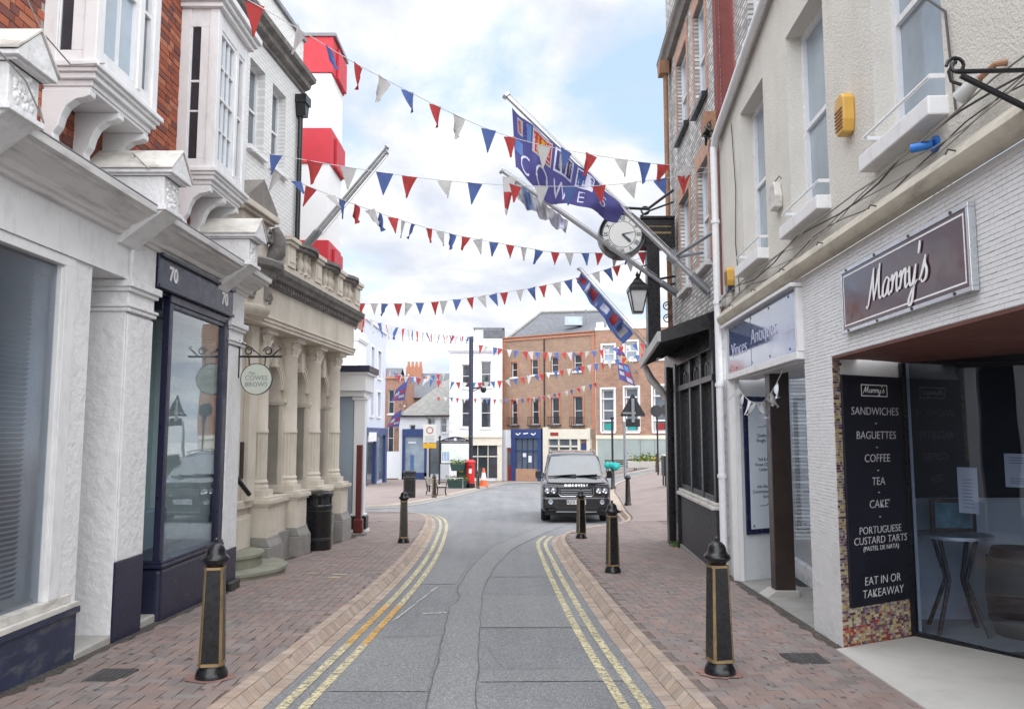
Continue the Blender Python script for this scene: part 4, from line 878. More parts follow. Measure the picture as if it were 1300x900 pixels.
if (FH.to_3x3() @ Vector((0, 1, 0))).x > 0: FH = frame(H0.x, H0.y, H1.x-H0.x, H1.y-H0.y, True)
m = MB(FH).box(0, LH, -.04, .04, -.6, -.1); m.box(1.55, 1.62, -.04, .04, -.1, 2.4); m.box(0, .03, -.03, .03, -.1, 2.4); wf = m.build('window_frame', 'upvc', cb)
MB(FH).box(.03, 1.55, -.004, .004, -.1, 2.4).build('pane', 'shop_glass', wf); MB(FH).box(1.62, LH, -.004, .004, -.1, 2.4).build('pane', 'shop_glass', wf)
m = MB().box(5.2, 5.3, 8.3, 11.5, -.6, 2.6); m.build('shop_back_wall', 'interior_blue', cb); MB().box(3.7, 5.3, 8.3, 11.5, -.6, -.33).build('shop_floor', 'interior_dark', cb)
MB().box(4.2, 4.7, 8.8, 9.6, -.33, .7).build('display_chest', 'wood_dark', cb, bevel=.02)
m = MB(); pts = [tuple(fr(7.86, 0, 0))[:2], tuple(fr(10.86, 0, 0))[:2], (3.96, 11.34), (3.62, 7.95)]
m.prism([(x, y, gz(x, y)-.05) for x, y in pts], (0, 0, .062)); m.build('lobby_floor', 'grey_stone', cb)
po_ = MB().box(3.16, 3.40, 9.66, 9.84, gz(3.2, 9.7), 2.40).build('lobby_post', 'brown_post', cb, bevel=.008)
MB().prism([(3.02, 9.60, gz(3, 9.6)), (3.42, 9.60, gz(3, 9.6)), (3.42, 9.60, gz(3, 9.6)+.08), (3.14, 9.60, gz(3, 9.6)+.08)], (0, .3, 0)).build('post_stone', 'step_stone', cb, bevel=.005)

# ------------------------------------------------------------------ signs and fittings on it
sg = thing('shop_sign', 'dark maroon rectangular sign reading Manny\'s in white script above the cafe', 'sign', tuple(fr(5.64, .03, 2.5)))
m = MB(FR).box(4.63, 6.65, .006, .045, 2.50, 2.98); m.build('panel', 'sign_maroon', sg, bevel=.004)
m = MB(FR); a, b, c, d = 4.60, 6.68, 2.47, 3.01
m.box(a, b, .004, .05, c, c+.03); m.box(a, b, .004, .05, d-.03, d); m.box(a, a+.03, .004, .05, c+.03, d-.03); m.box(b-.03, b, .004, .05, c+.03, d-.03); m.build('metal_frame', 'sign_silver', sg, bevel=.003)
m = MB(FR); a, b, c, d = 4.655, 6.62, 2.525, 2.955
m.box(a, b, .046, .048, c, c+.012); m.box(a, b, .046, .048, d-.012, d); m.box(a, a+.012, .046, .048, c+.012, d-.012); m.box(b-.012, b, .046, .048, c+.012, d-.012); m.build('white_border', 'letter_white', sg)
m = MB(FR)
for i in range(4):
    for z in (2.485, 2.995): m.tube([(4.8+i*.58, .05, z), (4.8+i*.58, .056, z)], .012, 10)
m.build('screw', 'black_paint', sg)
# brush-script lettering drawn as tapered strokes (u to the right, v up, x-height 1)
SCRIPT = {
 'M': ([[(-.35, -.15), (-.2, -.3), (0, .1), (.35, 1.2), (.55, 1.9)], [(.55, 1.9), (.5, 1.0), (.6, .0)], [(.6, .0), (.95, 1.0), (1.3, 2.0)], [(1.3, 2.0), (1.2, 1.0), (1.25, .2), (1.4, -.02), (1.6, .2)]], 1.6),
 'a': ([[(.75, .85), (.5, 1.02), (.15, .7), (.05, .25), (.2, 0), (.5, .2), (.78, .95)], [(.78, .95), (.68, .3), (.8, 0), (1.05, .25)]], .98),
 'n': ([[(-.05, .7), (.15, 1.0), (.2, .6), (.05, 0)], [(.12, .35), (.45, .95), (.65, .95), (.6, .4), (.7, .0), (.95, .22)]], .9),
 'y': ([[(-.05, .75), (.12, 1.0), (.12, .4), (.25, .02), (.5, .2), (.75, 1.0)], [(.75, 1.0), (.6, .0), (.4, -.85), (.15, -1.0), (.1, -.7), (.45, -.2), (.95, .2)]], .95),
 "'": ([[(.15, 2.1), (.1, 1.75), (.02, 1.45)]], .2),
 's': ([[(-.05, .1), (.25, .6), (.5, 1.25)], [(.5, 1.25), (.45, .9), (.62, .5), (.55, .1), (.25, -.05), (.1, .15)]], .7)}
def script(word, origin, xd, unit, m, parent, n, wid=.17, sx=1.0, ext=.004):
    yv = Vector((0, 0, 1)); xd = Vector(xd).normalized(); mb = MB(); u0 = 0; k = 0
    for ch in word:
        for st in SCRIPT[ch][0]:
            P = smooth_path([(x, y, 0) for x, y in st], .08); q = []
            for i, p in enumerate(P):
                t = (P[min(i+1, len(P)-1)]-P[max(i-1, 0)]).normalized()
                w = wid*(.35+.65*abs(t.y))*(.55+.45*math.sin(math.pi*min(1, max(.08, i/max(1, len(P)-1)))))/2
                nx = Vector((-t.y, t.x, 0))*w; q.append((p+nx, p-nx))
            k += 1; e = ext+k*.0002; vs = []
            for a_, b_ in q:
                for p in (a_, b_): vs.append(Vector(origin)+xd*((u0+p.x+p.y*.12)*unit*sx)+yv*(p.y*unit)+Vector(n)*e)
            c_ = len(q); mb.add(vs, [(2*i, 2*i+1, 2*i+3, 2*i+2) for i in range(c_-1)])
        mb.build('lettering', m, parent, fix=False); mb = MB(); u0 += SCRIPT[ch][1]*1.02
script("Manny's", fr(6.09, .048, 2.645), XR, .132, 'letter_white', sg, ND, .23, 1.15)

sg2 = thing('shop_sign', 'glossy blue fascia panel reading Vinces Antiques in thin letters', 'sign', tuple(fr(9.5, .02, 2.4)))
MB(FR).box(7.93, 11.02, .004, .05, 2.45, 3.10).build('panel', 'sign_blue', sg2, bevel=.004)
m = MB(FR).box(7.87, 11.08, -.04, .07, 2.37, 2.45); m.box(11.02, 11.10, -.04, .06, 2.45, 3.10); m.box(7.86, 7.93, -.04, .06, 2.45, 3.1); m.box(7.84, 11.12, -.04, .12, 3.105, 3.145); m.build('frame', 'white_paint', sg2, bevel=.006)
text('Vinces', .27, fr(10.35, .052, 2.74), XR, (0, 0, 1), 'letter_pale', sg2, sx=1.2, bold=-.004)
text('Antiques', .27, fr(9.15, .052, 2.80), XR, (0, 0, 1), 'letter_pale', sg2, sx=1.2, bold=-.004)
m = MB(FR)
for s in (8.15, 8.9, 9.7, 10.5, 10.9):
    for z in (2.50, 3.05): m.tube([(s, .05, z), (s, .056, z)], .013, 10)
m.build('screw', 'black_paint', sg2); MB(FR).box(9.72, 9.726, .05, .052, 2.46, 3.09).build('panel_joint', 'soft_black', sg2)

# menu blackboard
NM = FM.to_3x3() @ Vector((0, 1, 0)); XM = FM.to_3x3() @ Vector((1, 0, 0))
mbd = thing('menu_board', 'tall black menu board on the mosaic wall listing sandwiches, baguettes and coffee', 'menu board', tuple(FM @ Vector((.55, 0, .1))))
S0, S1 = .125, LM-.055
MB(FM).box(S0, S1, .003, .022, .10, 2.16).build('board', 'blackboard', mbd, bevel=.004)
def mt(t_, z, size, m_='letter_chalk', sx=1.05, ds=0, bold=0): text(t_, size, FM @ Vector(((S0+S1)/2+ds, .0225, z)), XM, (0, 0, 1), m_, mbd, ext=.0012, sx=sx, shear=.08, bold=-.010*size if size > .08 else 0)
for t_, z, s in (("SANDWICHES", 1.83, .115), ("-", 1.73, .12), ("BAGUETTES", 1.61, .115), ("-", 1.51, .12), ("COFFEE", 1.40, .115), ("-", 1.30, .12), ("TEA", 1.19, .115), ("-", 1.10, .12), ("CAKE'", .985, .115), ("-", .88, .12), ("PORTUGUESE", .755, .105), ("CUSTARD TARTS", .665, .105), ("(PASTEL DE NATA)", .595, .065), ("EAT IN OR", .31, .115), ("TAKEAWAY", .20, .115)):
    mt(t_, z, s*.9)
m = MB(FM); c = (S0+S1)/2; a, b, z0, z1 = c-.19, c+.19, 1.97, 2.08
m.box(a, b, .0225, .024, z0, z0+.008); m.box(a, b, .0225, .024, z1-.008, z1); m.box(a, a+.008, .0225, .024, z0+.008, z1-.008); m.box(b-.008, b, .0225, .024, z0+.008, z1-.008); m.build('logo_border', 'letter_white', mbd)
script("Manny's", FM @ Vector((c-.155, .022, 2.005)), XM, .032, 'letter_white', mbd, NM, .24, 1.45, ext=.0008)

# information board in the antiques lobby
NW = FW.to_3x3() @ Vector((0, 1, 0)); XW = FW.to_3x3() @ Vector((1, 0, 0))
ib = thing('information_board', 'pale information board in a dark blue frame with a butterfly, in the antiques shop lobby', 'board', tuple(FW @ Vector((.5, 0, .2))))
MB(FW).box(.10, LW-.12, .003, .03, .26, 2.14).build('frame', 'board_navy', ib, bevel=.004)
MB(FW).box(.17, LW-.19, .03, .036, .33, 2.07).build('panel', 'panel_white', ib)
cx = (LW-.02)/2
for t_, z in (("Quality Items", 1.60), ("Bought & Sold", 1.53), ("Full & Partial", 1.27), ("House Clearances", 1.20), ("Undertaken", 1.13), ("Ask About Our", .90), ("Commission & Valuing", .83), ("Service", .76)):
    text(t_, .062, FW @ Vector((cx, .0365, z)), XW, (0, 0, 1), 'letter_dark', ib, ext=.0008, bold=.001)
m = MB(FW)
for z in (1.72, .64):
    m.box(cx-.16, cx-.03, .036, .0372, z-.004, z+.004); m.box(cx+.03, cx+.16, .036, .0372, z-.004, z+.004); m.tube([(cx-.03, .036, z), (cx, .036, z+.02), (cx+.03, .036, z)], .006, 5)
m.box(cx-.13, cx+.13, .036, .0372, 1.905, 1.909); m.build('flourish', 'letter_dark', ib)
m = MB(FW)
for e in (-1, 1):
    m.prism([(cx+e*.005, .036, 1.98), (cx+e*.06, .036, 2.05), (cx+e*.13, .036, 2.04), (cx+e*.11, .036, 1.99), (cx+e*.03, .036, 1.965)], (0, .0012, 0)); m.prism([(cx+e*.005, .036, 1.965), (cx+e*.08, .036, 1.965), (cx+e*.07, .036, 1.925), (cx+e*.02, .036, 1.93)], (0, .0012, 0))
m.build('butterfly', 'letter_grey', ib)
m = MB(FW).tube([(.22, .036, .37), (.22, .038, .37)], .018, 12); m.build('blue_logo', 'flag_blue', ib); m = MB(FW).tube([(LW-.24, .036, .37), (LW-.24, .038, .37)], .018, 12); m.build('red_logo', 'flag_red', ib)

def alarm(s, z, lab, w=.2, h=.34, cat='alarm box', yellow=True):
    r = thing('alarm_box', lab, cat, tuple(fr(s, 0, z-h/2)))
    m = MB(FR); a, b = s-w/2, s+w/2
    m.prism([(a, 0, z-h/2), (a+.03, 0, z-h/2), (b-.03, 0, z-h/2), (b, 0, z-h*.2), (b, 0, z+h*.35), (b-.04, 0, z+h/2), (a+.04, 0, z+h/2), (a, 0, z+h*.35), (a, 0, z-h*.2)][1:], (0, .10, 0))
    m.build('cover', 'yellow_box' if yellow else 'plastic_grey', r, bevel=.015)
    m = MB(FR)
    for i in range(6): m.box(a+.02, b-.02, .1, .108, z-h*.38+i*.032, z-h*.38+i*.032+.012)
    m.build('louvre', 'rust_pipe' if yellow else 'letter_white', r)
    return r
alarm(6.42, 4.30, 'yellow louvred alarm box between the two nearest upper windows')
r = alarm(10.78, 3.78, 'small yellow alarm box with blue base above the blue fascia sign', .2, .26); MB(FR).box(10.70, 10.86, .0, .09, 3.58, 3.65).build('blue_base', 'board_navy', r)
r = thing('alarm_box', 'weathered white bell box between the two far upper windows', 'alarm box', tuple(fr(8.5, 0, 4.1)))
MB(FR).prism([(8.38, 0, 4.08), (8.58, 0, 4.08), (8.62, 0, 4.22), (8.56, 0, 4.38), (8.42, 0, 4.38), (8.36, 0, 4.2)], (0, .09, 0)).build('cover', 'worn_white', r, bevel=.02)
MB(FR).tube([(8.47, .06, 4.38), (8.42, .02, 4.44), (8.4, .0, 4.4)], .006, 5).build('wire', 'cable', r)
r = thing('floodlight', 'small grey floodlight on a wall arm above the cafe', 'lamp', tuple(fr(4.5, 0, 3.5)))
MB(FR).tube([(4.20, 0, 3.68), (4.22, .05, 3.68), (4.34, .08, 3.65)], .018, 8).build('arm', 'rust_pipe', r, smooth=40)
MB(FR).tube([(4.34, .08, 3.655), (4.46, .13, 3.59)], [.03, .048], 14).build('head', 'plastic_grey', r, smooth=40); MB(FR).tube([(4.46, .13, 3.59), (4.463, .1312, 3.588)], .043, 14).build('lens', 'lamp_lens', r)
r = thing('pipe_outlet', 'bright blue plastic outlet below the nearest window sill', 'pipe', tuple(fr(5.1, 0, 3.5)))
MB(FR).tube([(5.02, 0, 3.52), (5.02, .02, 3.52)], .055, 12).build('flange', 'plastic_blue', r, smooth=40); MB(FR).tube([(5.02, .02, 3.52), (5.10, .13, 3.52)], .03, 10).build('spout', 'plastic_blue', r, smooth=40)
r = thing('sign_bracket', 'black wrought iron scroll bracket at the right edge over the cafe', 'bracket', tuple(fr(4.3, 0, 3.3)))
m = MB(FR).tube([(3.85, .0, 3.47), (3.85, .46, 3.47)], .013, 8); m.tube([(3.85, .0, 3.20), (3.85, .44, 3.45)], .016, 8)
m.tube([(3.85, .46+.05*math.cos(t)*(1-t/12), 3.50+.05*math.sin(t)*(1-t/12)) for t in [i*.5 for i in range(17)]], .010, 6)
m.tube([(3.85, .44, 3.40), (3.85, .49, 3.42), (3.85, .50, 3.47), (3.85, .46, 3.53)], .009, 6)
m.tube([(3.85, .012, 3.10), (3.85, .012, 3.6)], .018, 6); m.build('scroll_iron', 'black_paint', r, smooth=50)

# things seen through the cafe glass
r = thing('window_notice', 'white notice sheet taped inside the cafe glass', 'notice', tuple(FG @ Vector((.62, -.01, 1.0))))
MB(FG).box(.50, .68, -.012, -.009, .93, 1.33).build('sheet', 'panel_white', r); m = MB(FG)
for i in range(9): m.box(.54, .64, -.009, -.0085, .98+i*.03, .985+i*.03)
m.build('print_lines', 'letter_grey', r)
r = thing('window_notice', 'wider white notice sheet on the cafe glass near the right edge', 'notice', tuple(FG @ Vector((1.1, -.01, 1.1))))
MB(FG).box(.92, 1.20, -.012, -.009, 1.18, 1.46).build('sheet', 'panel_white', r); m = MB(FG)
for i in range(3): m.box(.96, 1.16, -.009, -.0085, 1.38+i*.022, 1.386+i*.022); m.box(.96, 1.16, -.009, -.0085, 1.21+i*.02, 1.216+i*.02)
m.build('print_lines', 'letter_grey', r)
def dining(nm, x, y, lab):
    r = thing(nm, lab, 'table', (x, y, zf+.02)); MB().lathe([(.0, .90), (.34, .90), (.34, .93), (.0, .935)], (x, y, zf), 28).build('table_top', 'aluminium', r, smooth=40)
    for e in (0, 1, 2, 3):
        t = e*math.pi/2+.5; MB().tube([(x+.22*math.cos(t), y+.22*math.sin(t), zf+.9), (x+.10*math.cos(t), y+.10*math.sin(t), zf+.5), (x+.30*math.cos(t), y+.30*math.sin(t), zf+.02)], .02, 8).build('leg', 'galv_dark', r, smooth=50)
dining('high_table', 4.25, 7.72, 'high round metal table with curved legs behind the cafe glass')
r = thing('picture_frame', 'small framed blue picture on the table behind the cafe glass', 'picture', (4.3, 7.75, zf+.94)); m = MB().box(4.06, 4.50, 7.75, 7.78, zf+.94, zf+1.26); m.build('frame', 'wood_dark', r, bevel=.008); MB().box(4.10, 4.46, 7.745, 7.749, zf+.98, zf+1.22).build('print', 'picture_print', r)
r = thing('barrel', 'dark wooden barrel behind the cafe glass at the right edge', 'barrel', (4.78, 7.55, zf+.02)); MB().lathe([(.24, .02), (.29, .2), (.31, .42), (.29, .64), (.24, .82)], (4.78, 7.55, zf), 24).build('staves', 'wood_dark', r, smooth=40)
for z in (.15, .68): MB().lathe([(.29, z), (.295, z+.02), (.29, z+.05)], (4.78, 7.55, zf), 24).build('hoop', 'galv_dark', r, smooth=40)

# ================================================================== flint fronted building with the black shopfront
fb_ = thing('flint_building', 'tall grey patterned brick building with red brick trim above a black shopfront', 'building', (3.6, 14, -.4))
OF = [(12.45, 13.4, 7.2, 9.0), (14.15, 15.25, 7.4, 9.0), (12.45, 13.4, 4.4, 6.15), (14.2, 15.25, 4.35, 6.15), (9.6, 10.6, 7.2, 9.0)]
m = wall(MB(FR), 11.42, 16.6, 3.3, 11.6, OF[:4], -.05, .14); wall(m, 6.5, 11.42, 5.9, 11.6, OF[4:], -.27, .14); m.box(16.4, 16.6, -6, -.051, -.8, 11.6); m.build('patterned_wall', 'flint_brick', fb_)
for a, b, c, d in OF:
    if a < 11: sash(fb_, FR, a, b, c, d, -.35, gm='glass_pale', fw=.06); continue
    sash(fb_, FR, a, b, c, d, -.13, gm='glass_pale', fw=.06)
    m = MB(FR)
    m.prism([(a-.12, -.05, d), (b+.12, -.05, d), (b+.2, -.05, d+.3), (a-.2, -.05, d+.3)], (0, .025, 0))
    m.build('brick_lintel', 'faded_brick', fb_)
    [MB(FR).box(x0, x1, -.05, -.028, c, d).build('brick_jamb', 'faded_brick', fb_) for x0, x1 in ((a-.13, a-.01), (b+.01, b+.13))]
    MB(FR).box(a-.06, b+.06, -.18, .05, c-.09, c).build('sill', 'black_paint' if c > 7 else 'dirty_white', fb_, bevel=.008)
MB(FR).box(11.44, 11.66, -.3, .0, 3.3, 11.6).build('brick_pier', 'terracotta_dark', fb_)
m = MB(FR).box(11.55, 11.85, .0, .18, 6.2, 6.5); m.build('meter_cabinet', 'rust_pipe', fb_, bevel=.01); m = MB(FR)
for k in range(5): rr = random.Random(k+50); m.tube([(11.6+rr.uniform(-.2, .2), .1+rr.uniform(0, .08), 6.15+rr.uniform(-.15, .15)) for i in range(7)], .015, 5)
m.build('cable_bundle', 'cable', fb_, smooth=50)
m = MB(FR).extr([(-.05, 9.45), (.05, 9.45), (.09, 9.55), (.15, 9.6), (.17, 9.7), (-.05, 9.75)], 12.05, 16.65); m.build('string_course', 'dark_stone', fb_)
m = MB(FR).tube([(16.1, .06, 3.3), (16.1, .06, 9.2)], .05, 10); m.prism([(15.97, 0, 9.2), (16.23, 0, 9.2), (16.3, 0, 9.45), (15.9, 0, 9.45)], (0, .2, 0)); m.build('downpipe', 'rust_pipe', fb_, smooth=40)
m = MB(FR).tube([(16.5, .07, -.6), (16.5, .07, 3.1)], .05, 10); m.build('downpipe', 'upvc', fb_, smooth=40)
# black shopfront
def gzs(s): return gz(3.2, s)
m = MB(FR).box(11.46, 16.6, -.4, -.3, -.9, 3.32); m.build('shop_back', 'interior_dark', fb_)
m = MB(FR).box(11.46, 11.78, -.3, .06, -.7, 3.2); m.build('side_pilaster', 'dirty_white', fb_, bevel=.01)
m = MB(FR).box(11.80, 15.05, -.3, .10, -.75, .50); m.build('stall_riser', 'soft_black', fb_, bevel=.02)
m = MB(FR).box(11.80, 15.1, -.3, .13, -.95, -.42); m.build('plinth', 'grey_stone', fb_)
m = MB(FR).box(11.78, 15.0, -.3, .18, .50, .56); m.box(11.78, 15.0, -.3, .14, .56, .61); m.build('sill', 'worn_white', fb_, bevel=.015)
m = MB(FR)
for s in (11.80, 12.75, 13.75, 14.85): m.box(s, s+.14, -.2, .10, .61, 2.9)
m.box(11.8, 15, -.2, .09, .61, .70); m.box(11.8, 15, -.2, .12, 2.42, 2.52); m.box(11.8, 15, -.2, .03, 2.52, 2.95); m.box(11.8, 16.5, -.3, .14, 2.9, 3.3)
wf = m.build('window_frame', 'black_paint', fb_, bevel=.008)
for a, b in ((11.94, 12.75), (12.89, 13.75), (13.89, 14.85)):
    MB(FR).box(a, b, .0, .006, .7, 2.42).build('pane', 'glass_dark', wf)
    c = (a+b)/2; m = MB(FR)
    for e in (-.2, .2): m = MB(FR); ring(m, c+e, .1, .14, 2.62, .03, .055); m.box(c+e-.14, c+e-.1, .03, .055, 2.54, 2.62); m.box(c+e+.1, c+e+.14, .03, .055, 2.54, 2.62); m.build('tracery', 'lead', wf)
m = MB(FR).box(15.0, 15.25, -.3, .16, -.9, 2.95); m.box(15.72, 16.0, -.3, .22, -.9, 2.95); m.build('door_post', 'black_paint', fb_, bevel=.015)
MB(FR).box(15.25, 15.72, -.28, -.2, -.7, 2.9).build('door', 'black_gloss', fb_)
m = MB(FR).tube([(15.9, .2, 2.3), (15.9, .32, 2.5), (15.9, .5, 2.72), (15.9, .62, 2.98)], [.06, .07, .08, .06], 10); m.build('canopy_bracket', 'dirty_white', fb_, smooth=40)
# canopy with open joists
CN = [(11.86, .86), (16.35, .62)]
m = MB(FR); (s0, n0), (s1, n1) = CN
m.add([(s0, 0, 3.46), (s0, n0, 3.14), (s1, n1, 3.10), (s1, 0, 3.46), (s0, 0, 3.40), (s0, n0, 3.09), (s1, n1, 3.05), (s1, 0, 3.40)], [(0, 1, 2, 3), (4, 7, 6, 5), (0, 4, 5, 1), (1, 5, 6, 2), (2, 6, 7, 3)]); m.build('canopy_roof', 'black_paint', fb_)
m = MB(FR); m.add([(s0-.02, n0+.0, 3.02), (s0-.02, n0+.05, 3.02), (s1, n1+.05, 2.98), (s1, n1, 2.98), (s0-.02, n0, 3.17), (s0-.02, n0+.05, 3.17), (s1, n1+.05, 3.13), (s1, n1, 3.13)], [(0, 1, 2, 3), (4, 5, 6, 7), (0, 1, 5, 4), (1, 2, 6, 5), (2, 3, 7, 6), (3, 0, 4, 7)]); m.build('canopy_gutter', 'plastic_grey', fb_)
m = MB(FR); m.prism([(s0-.04, 0, 3.24), (s0-.04, n0, 3.00), (s0-.04, n0, 3.18), (s0-.04, 0, 3.5)], (.05, 0, 0)); m.build('canopy_verge', 'black_paint', fb_)
for i in range(14):
    s = s0+.25+i*.31; n = n0+(n1-n0)*(s-s0)/(s1-s0)-.02
    m = MB(FR); m.prism([(s, .0, 3.28), (s, n, 3.0), (s, n, 3.07), (s, .0, 3.39)], (.05, 0, 0)); m.build('joist', 'soft_black', fb_)
# ================================================================== buildings round the square
def fwin(p, F, a, b, c, d, fm='white_paint', gm='glass_dark', cols=1, rows=1, rev=.2, fw=.07, sill=True, surround=None):
    w = sash(p, F, a, b, c, d, -rev+.02, fm=fm, gm=gm, cols=cols, rows=rows, fw=fw, bar=.03)
    if sill: MB(F).box(a-.08, b+.08, -rev, .10, c-.12, c).build('sill', fm, p)
    if surround:
        m = MB(F); m.box(a-.14, a-.005, 0, .05, c, d+.14); m.box(b+.005, b+.14, 0, .05, c, d+.14); m.box(a-.005, b+.005, 0, .05, d+.005, d+.14); m.build('surround', surround, p)
    return w
# pale blue house on the left of the square
bl = thing('pale_blue_house', 'pale blue rendered house with blue shopfront at the left of the square', 'building', (-10, 54, -1.9))
FX = frame(-9.4, 0, 0, 1)
OW = [(52.2, 53.4, 5.5, 7.4), (54.9, 56.3, 5.5, 7.4), (52.2, 53.4, 2.8, 4.5), (54.9, 56.3, 2.8, 4.5)]
m = wall(MB(FX), 50, 58.4, -2.4, 8.9, OW, 0, .26); m.box(50, 58.4, -8, -.8, 8.85, 8.9); m.box(58.25, 58.4, -8, -.001, -2.4, 8.9); m.box(50, 50.15, -8, -.002, -2.4, 8.9); m.build('wall', 'pale_blue_render', bl)
MB(FX).box(49.95, 58.45, -.3, .12, 8.9, 9.02).build('coping', 'far_white', bl)
for w in OW: fwin(bl, FX, *w, surround='far_white')
m = MB(FX).box(50, 58.4, 0, .25, 1.5, 2.0); m.box(50, 50.5, 0, .2, -2.4, 1.5); m.box(53.6, 54.2, 0, .2, -2.4, 1.5); m.box(57.6, 58.4, 0, .2, -2.4, 1.5); m.build('shop_surround', 'blue_shop', bl)
MB(FX).box(50.6, 53.4, 0, .27, 1.1, 1.7).build('sign_board', 'far_white', bl); MB(FX).box(54.3, 57.5, .02, .06, -1.6, 1.4).build('shop_window', 'glass_mid', bl); MB(FX).box(50.6, 53.5, .02, .06, -1.7, 1.0).build('shop_door', 'glass_dark', bl)
m = MB().box(-12.5, -9.3, 47.2, 50, -2.4, 7.9); m.build('side_wing', 'far_white', bl)
m = MB().box(-12.6, -9.15, 47.05, 50, 7.3, 7.55); m.box(-12.6, -9.2, 47.1, 50, 7.2, 7.3); m.build('wing_cornice', 'far_white', bl)
FY = frame(0, 47.2, 1, 0); fwin(bl, FY, -10.75, -9.85, 5.0, 6.7, rev=.0)
MB().box(-11.8, -9.5, 47.6, 49.6, 7.9, 9.3).build('brick_stack', 'brick_back', bl)
m = MB()
for i in range(3): m.lathe([(.14, 0), (.16, .1), (.12, .5), (.14, .55)], (-11.2+i*.6, 48.5, 9.3), 10)
m.build('chimney_pots', 'terracotta', bl, smooth=40)
# narrow brick house and brick range behind
nb = thing('narrow_brick_house', 'narrow red brick house with tall windows beyond the pale blue house', 'building', (-10.8, 73, -2.4))
FY = frame(0, 72, 1, 0); OW = [(-11.3, -10.75, 3.4, 5.6), (-11.3, -10.75, -.2, 2.6)]
m = wall(MB(FY), -12.2, -9.95, -2.8, 6.6, OW, 0, .26); m.build('wall', 'brick_back', nb); MB().box(-10.1, -9.951, 72.001, 80, -2.8, 6.6).build('side_wall', 'brick_back', nb)
for w in OW: fwin(nb, FY, *w)
MB(FY).box(-12.3, -9.85, -.3, .15, 6.6, 6.8).build('coping', 'terracotta', nb); MB(FY).box(-12.2, -10, 0, .15, -2.4, .0).build('shop_front', 'far_white', nb)
rb = thing('slate_roofed_range', 'brick range under a long grey slate roof with chimney pots behind the low white house', 'building', (-8, 84, -2.6))
MB().box(-11.6, -4.5, 80, 90, -2.8, 5.4).build('wall', 'brick_back', rb)
MB().add([(-12, 79.7, 5.2), (-4, 79.7, 5.2), (-4, 84, 8.0), (-10.9, 84, 8.0), (-4, 90, 5.2), (-12, 90, 5.2)], [(0, 1, 2, 3), (3, 2, 4, 5), (0, 3, 5)]).build('roof', 'slate', rb)
m = MB().box(-11.2, -9.6, 83, 84.4, 7.2, 8.6)
for i in range(4): m.lathe([(.14, 0), (.17, .1), (.12, .55), (.15, .6)], (-11+i*.42, 83.7, 8.6), 10)
m.build('chimney', 'terracotta', rb)
MB().box(-11.6, -4.5, 79.8, 80, 5.1, 5.25).build('gutter', 'black_paint', rb)
# low white house
lw_ = thing('low_white_house', 'low white house with hipped pale slate roof and blue shopfront', 'building', (-7.2, 69, -2.4))
FY = frame(-9.7, 68, 1, 0); OW = [(.9, 1.4, .9, 2.35), (2.4, 3.1, 1.9, 3.05), (3.55, 4.1, 1.7, 3.05)]
m = wall(MB(FY), 0, 5.0, -2.8, 3.2, OW, 0, .26); m.box(0, .15, -7, -.001, -2.8, 3.2); m.build('wall', 'far_white', lw_)
for w in OW: fwin(lw_, FY, *w)
MB(FY).add([(-.2, .25, 3.1), (5.0, .25, 3.25), (5.0, -4, 6.6), (3.9, -4, 6.6), (-.2, -8, 3.1)], [(0, 1, 2, 3), (0, 3, 4)]).build('roof', 'slate_pale', lw_)
MB(FY).box(-.22, 5.0, .22, .34, 3.02, 3.16).build('gutter', 'black_paint', lw_)
m = MB(FY).box(.3, 2.4, 0, .2, 1.35, 2.0); m.box(.3, .55, 0, .15, -2.6, 1.35); m.box(2.2, 2.4, 0, .15, -2.6, 1.35); m.box(.3, 2.4, 0, .15, -2.6, -1.7); m.build('shop_surround', 'blue_shop', lw_)
MB(FY).box(.55, 2.2, .02, .06, -1.7, 1.35).build('shop_window', 'glass_pale', lw_); MB(FY).box(2.7, 3.5, .02, .06, -1.8, 1.0).build('shop_window', 'glass_mid', lw_); MB(FY).box(1.0, 1.3, .06, .1, -1.6, -.2).build('window_poster', 'flag_sky', lw_)
# tall white house
wh = thing('tall_white_house', 'tall white stucco house with quoins, parapet and two rows of windows', 'building', (-2.8, 63, -2))
FY = frame(-4.9, 62, 1, 0); OW = [(.95, 1.6, 5.2, 7.05), (2.45, 3.25, 5.25, 7.3), (.95, 1.6, 2.1, 4.3), (2.45, 3.25, 2.05, 4.4)]
m = wall(MB(FY), 0, 4.13, -2.6, 9.0, OW, 0, .26); m.box(0, .15, -8, -.001, -2.6, 9.0); m.build('wall', 'far_white', wh)
for w in OW: fwin(wh, FY, *w, surround='far_white')
m = MB(FY).box(-.15, 4.13, 0, .18, 8.0, 8.1); m.box(-.2, 4.13, 0, .28, 8.1, 8.2); m.box(-.05, 4.13, -.3, .06, 9.0, 9.08); m.build('cornice', 'far_white', wh)
m = MB(FY)
for i in range(9): m.box(-.02, .35 if i % 2 else .22, 0, .04, 1.8+i*.66, 2.3+i*.66)
m.build('quoins', 'far_white', wh)
m = MB(FY).box(1.2, 4.13, 0, .3, .7, 1.3); m.box(1.0, 4.13, 0, .4, 1.3, 1.45); m.box(3.75, 4.1, 0, .2, -2.6, .7); m.box(1.2, 1.5, 0, .2, -2.6, .7); m.build('shop_surround', 'cream_shop', wh)
MB(FY).box(1.5, 3.75, .02, .06, -1.8, .7).build('shop_window', 'glass_dark', wh); m = MB(FY).box(2.2, 2.26, .06, .1, -1.8, .7).box(3.0, 3.06, .06, .1, -1.8, .7).box(1.5, 3.75, .06, .1, -.2, -.12); m.build('glazing_bar', 'cream_shop', wh)
text('CAFE', .3, FY @ Vector((2.2, .31, 1.0)), (1, 0, 0), (0, 0, 1), 'letter_grey', wh, 'faded_lettering') if 0 else None
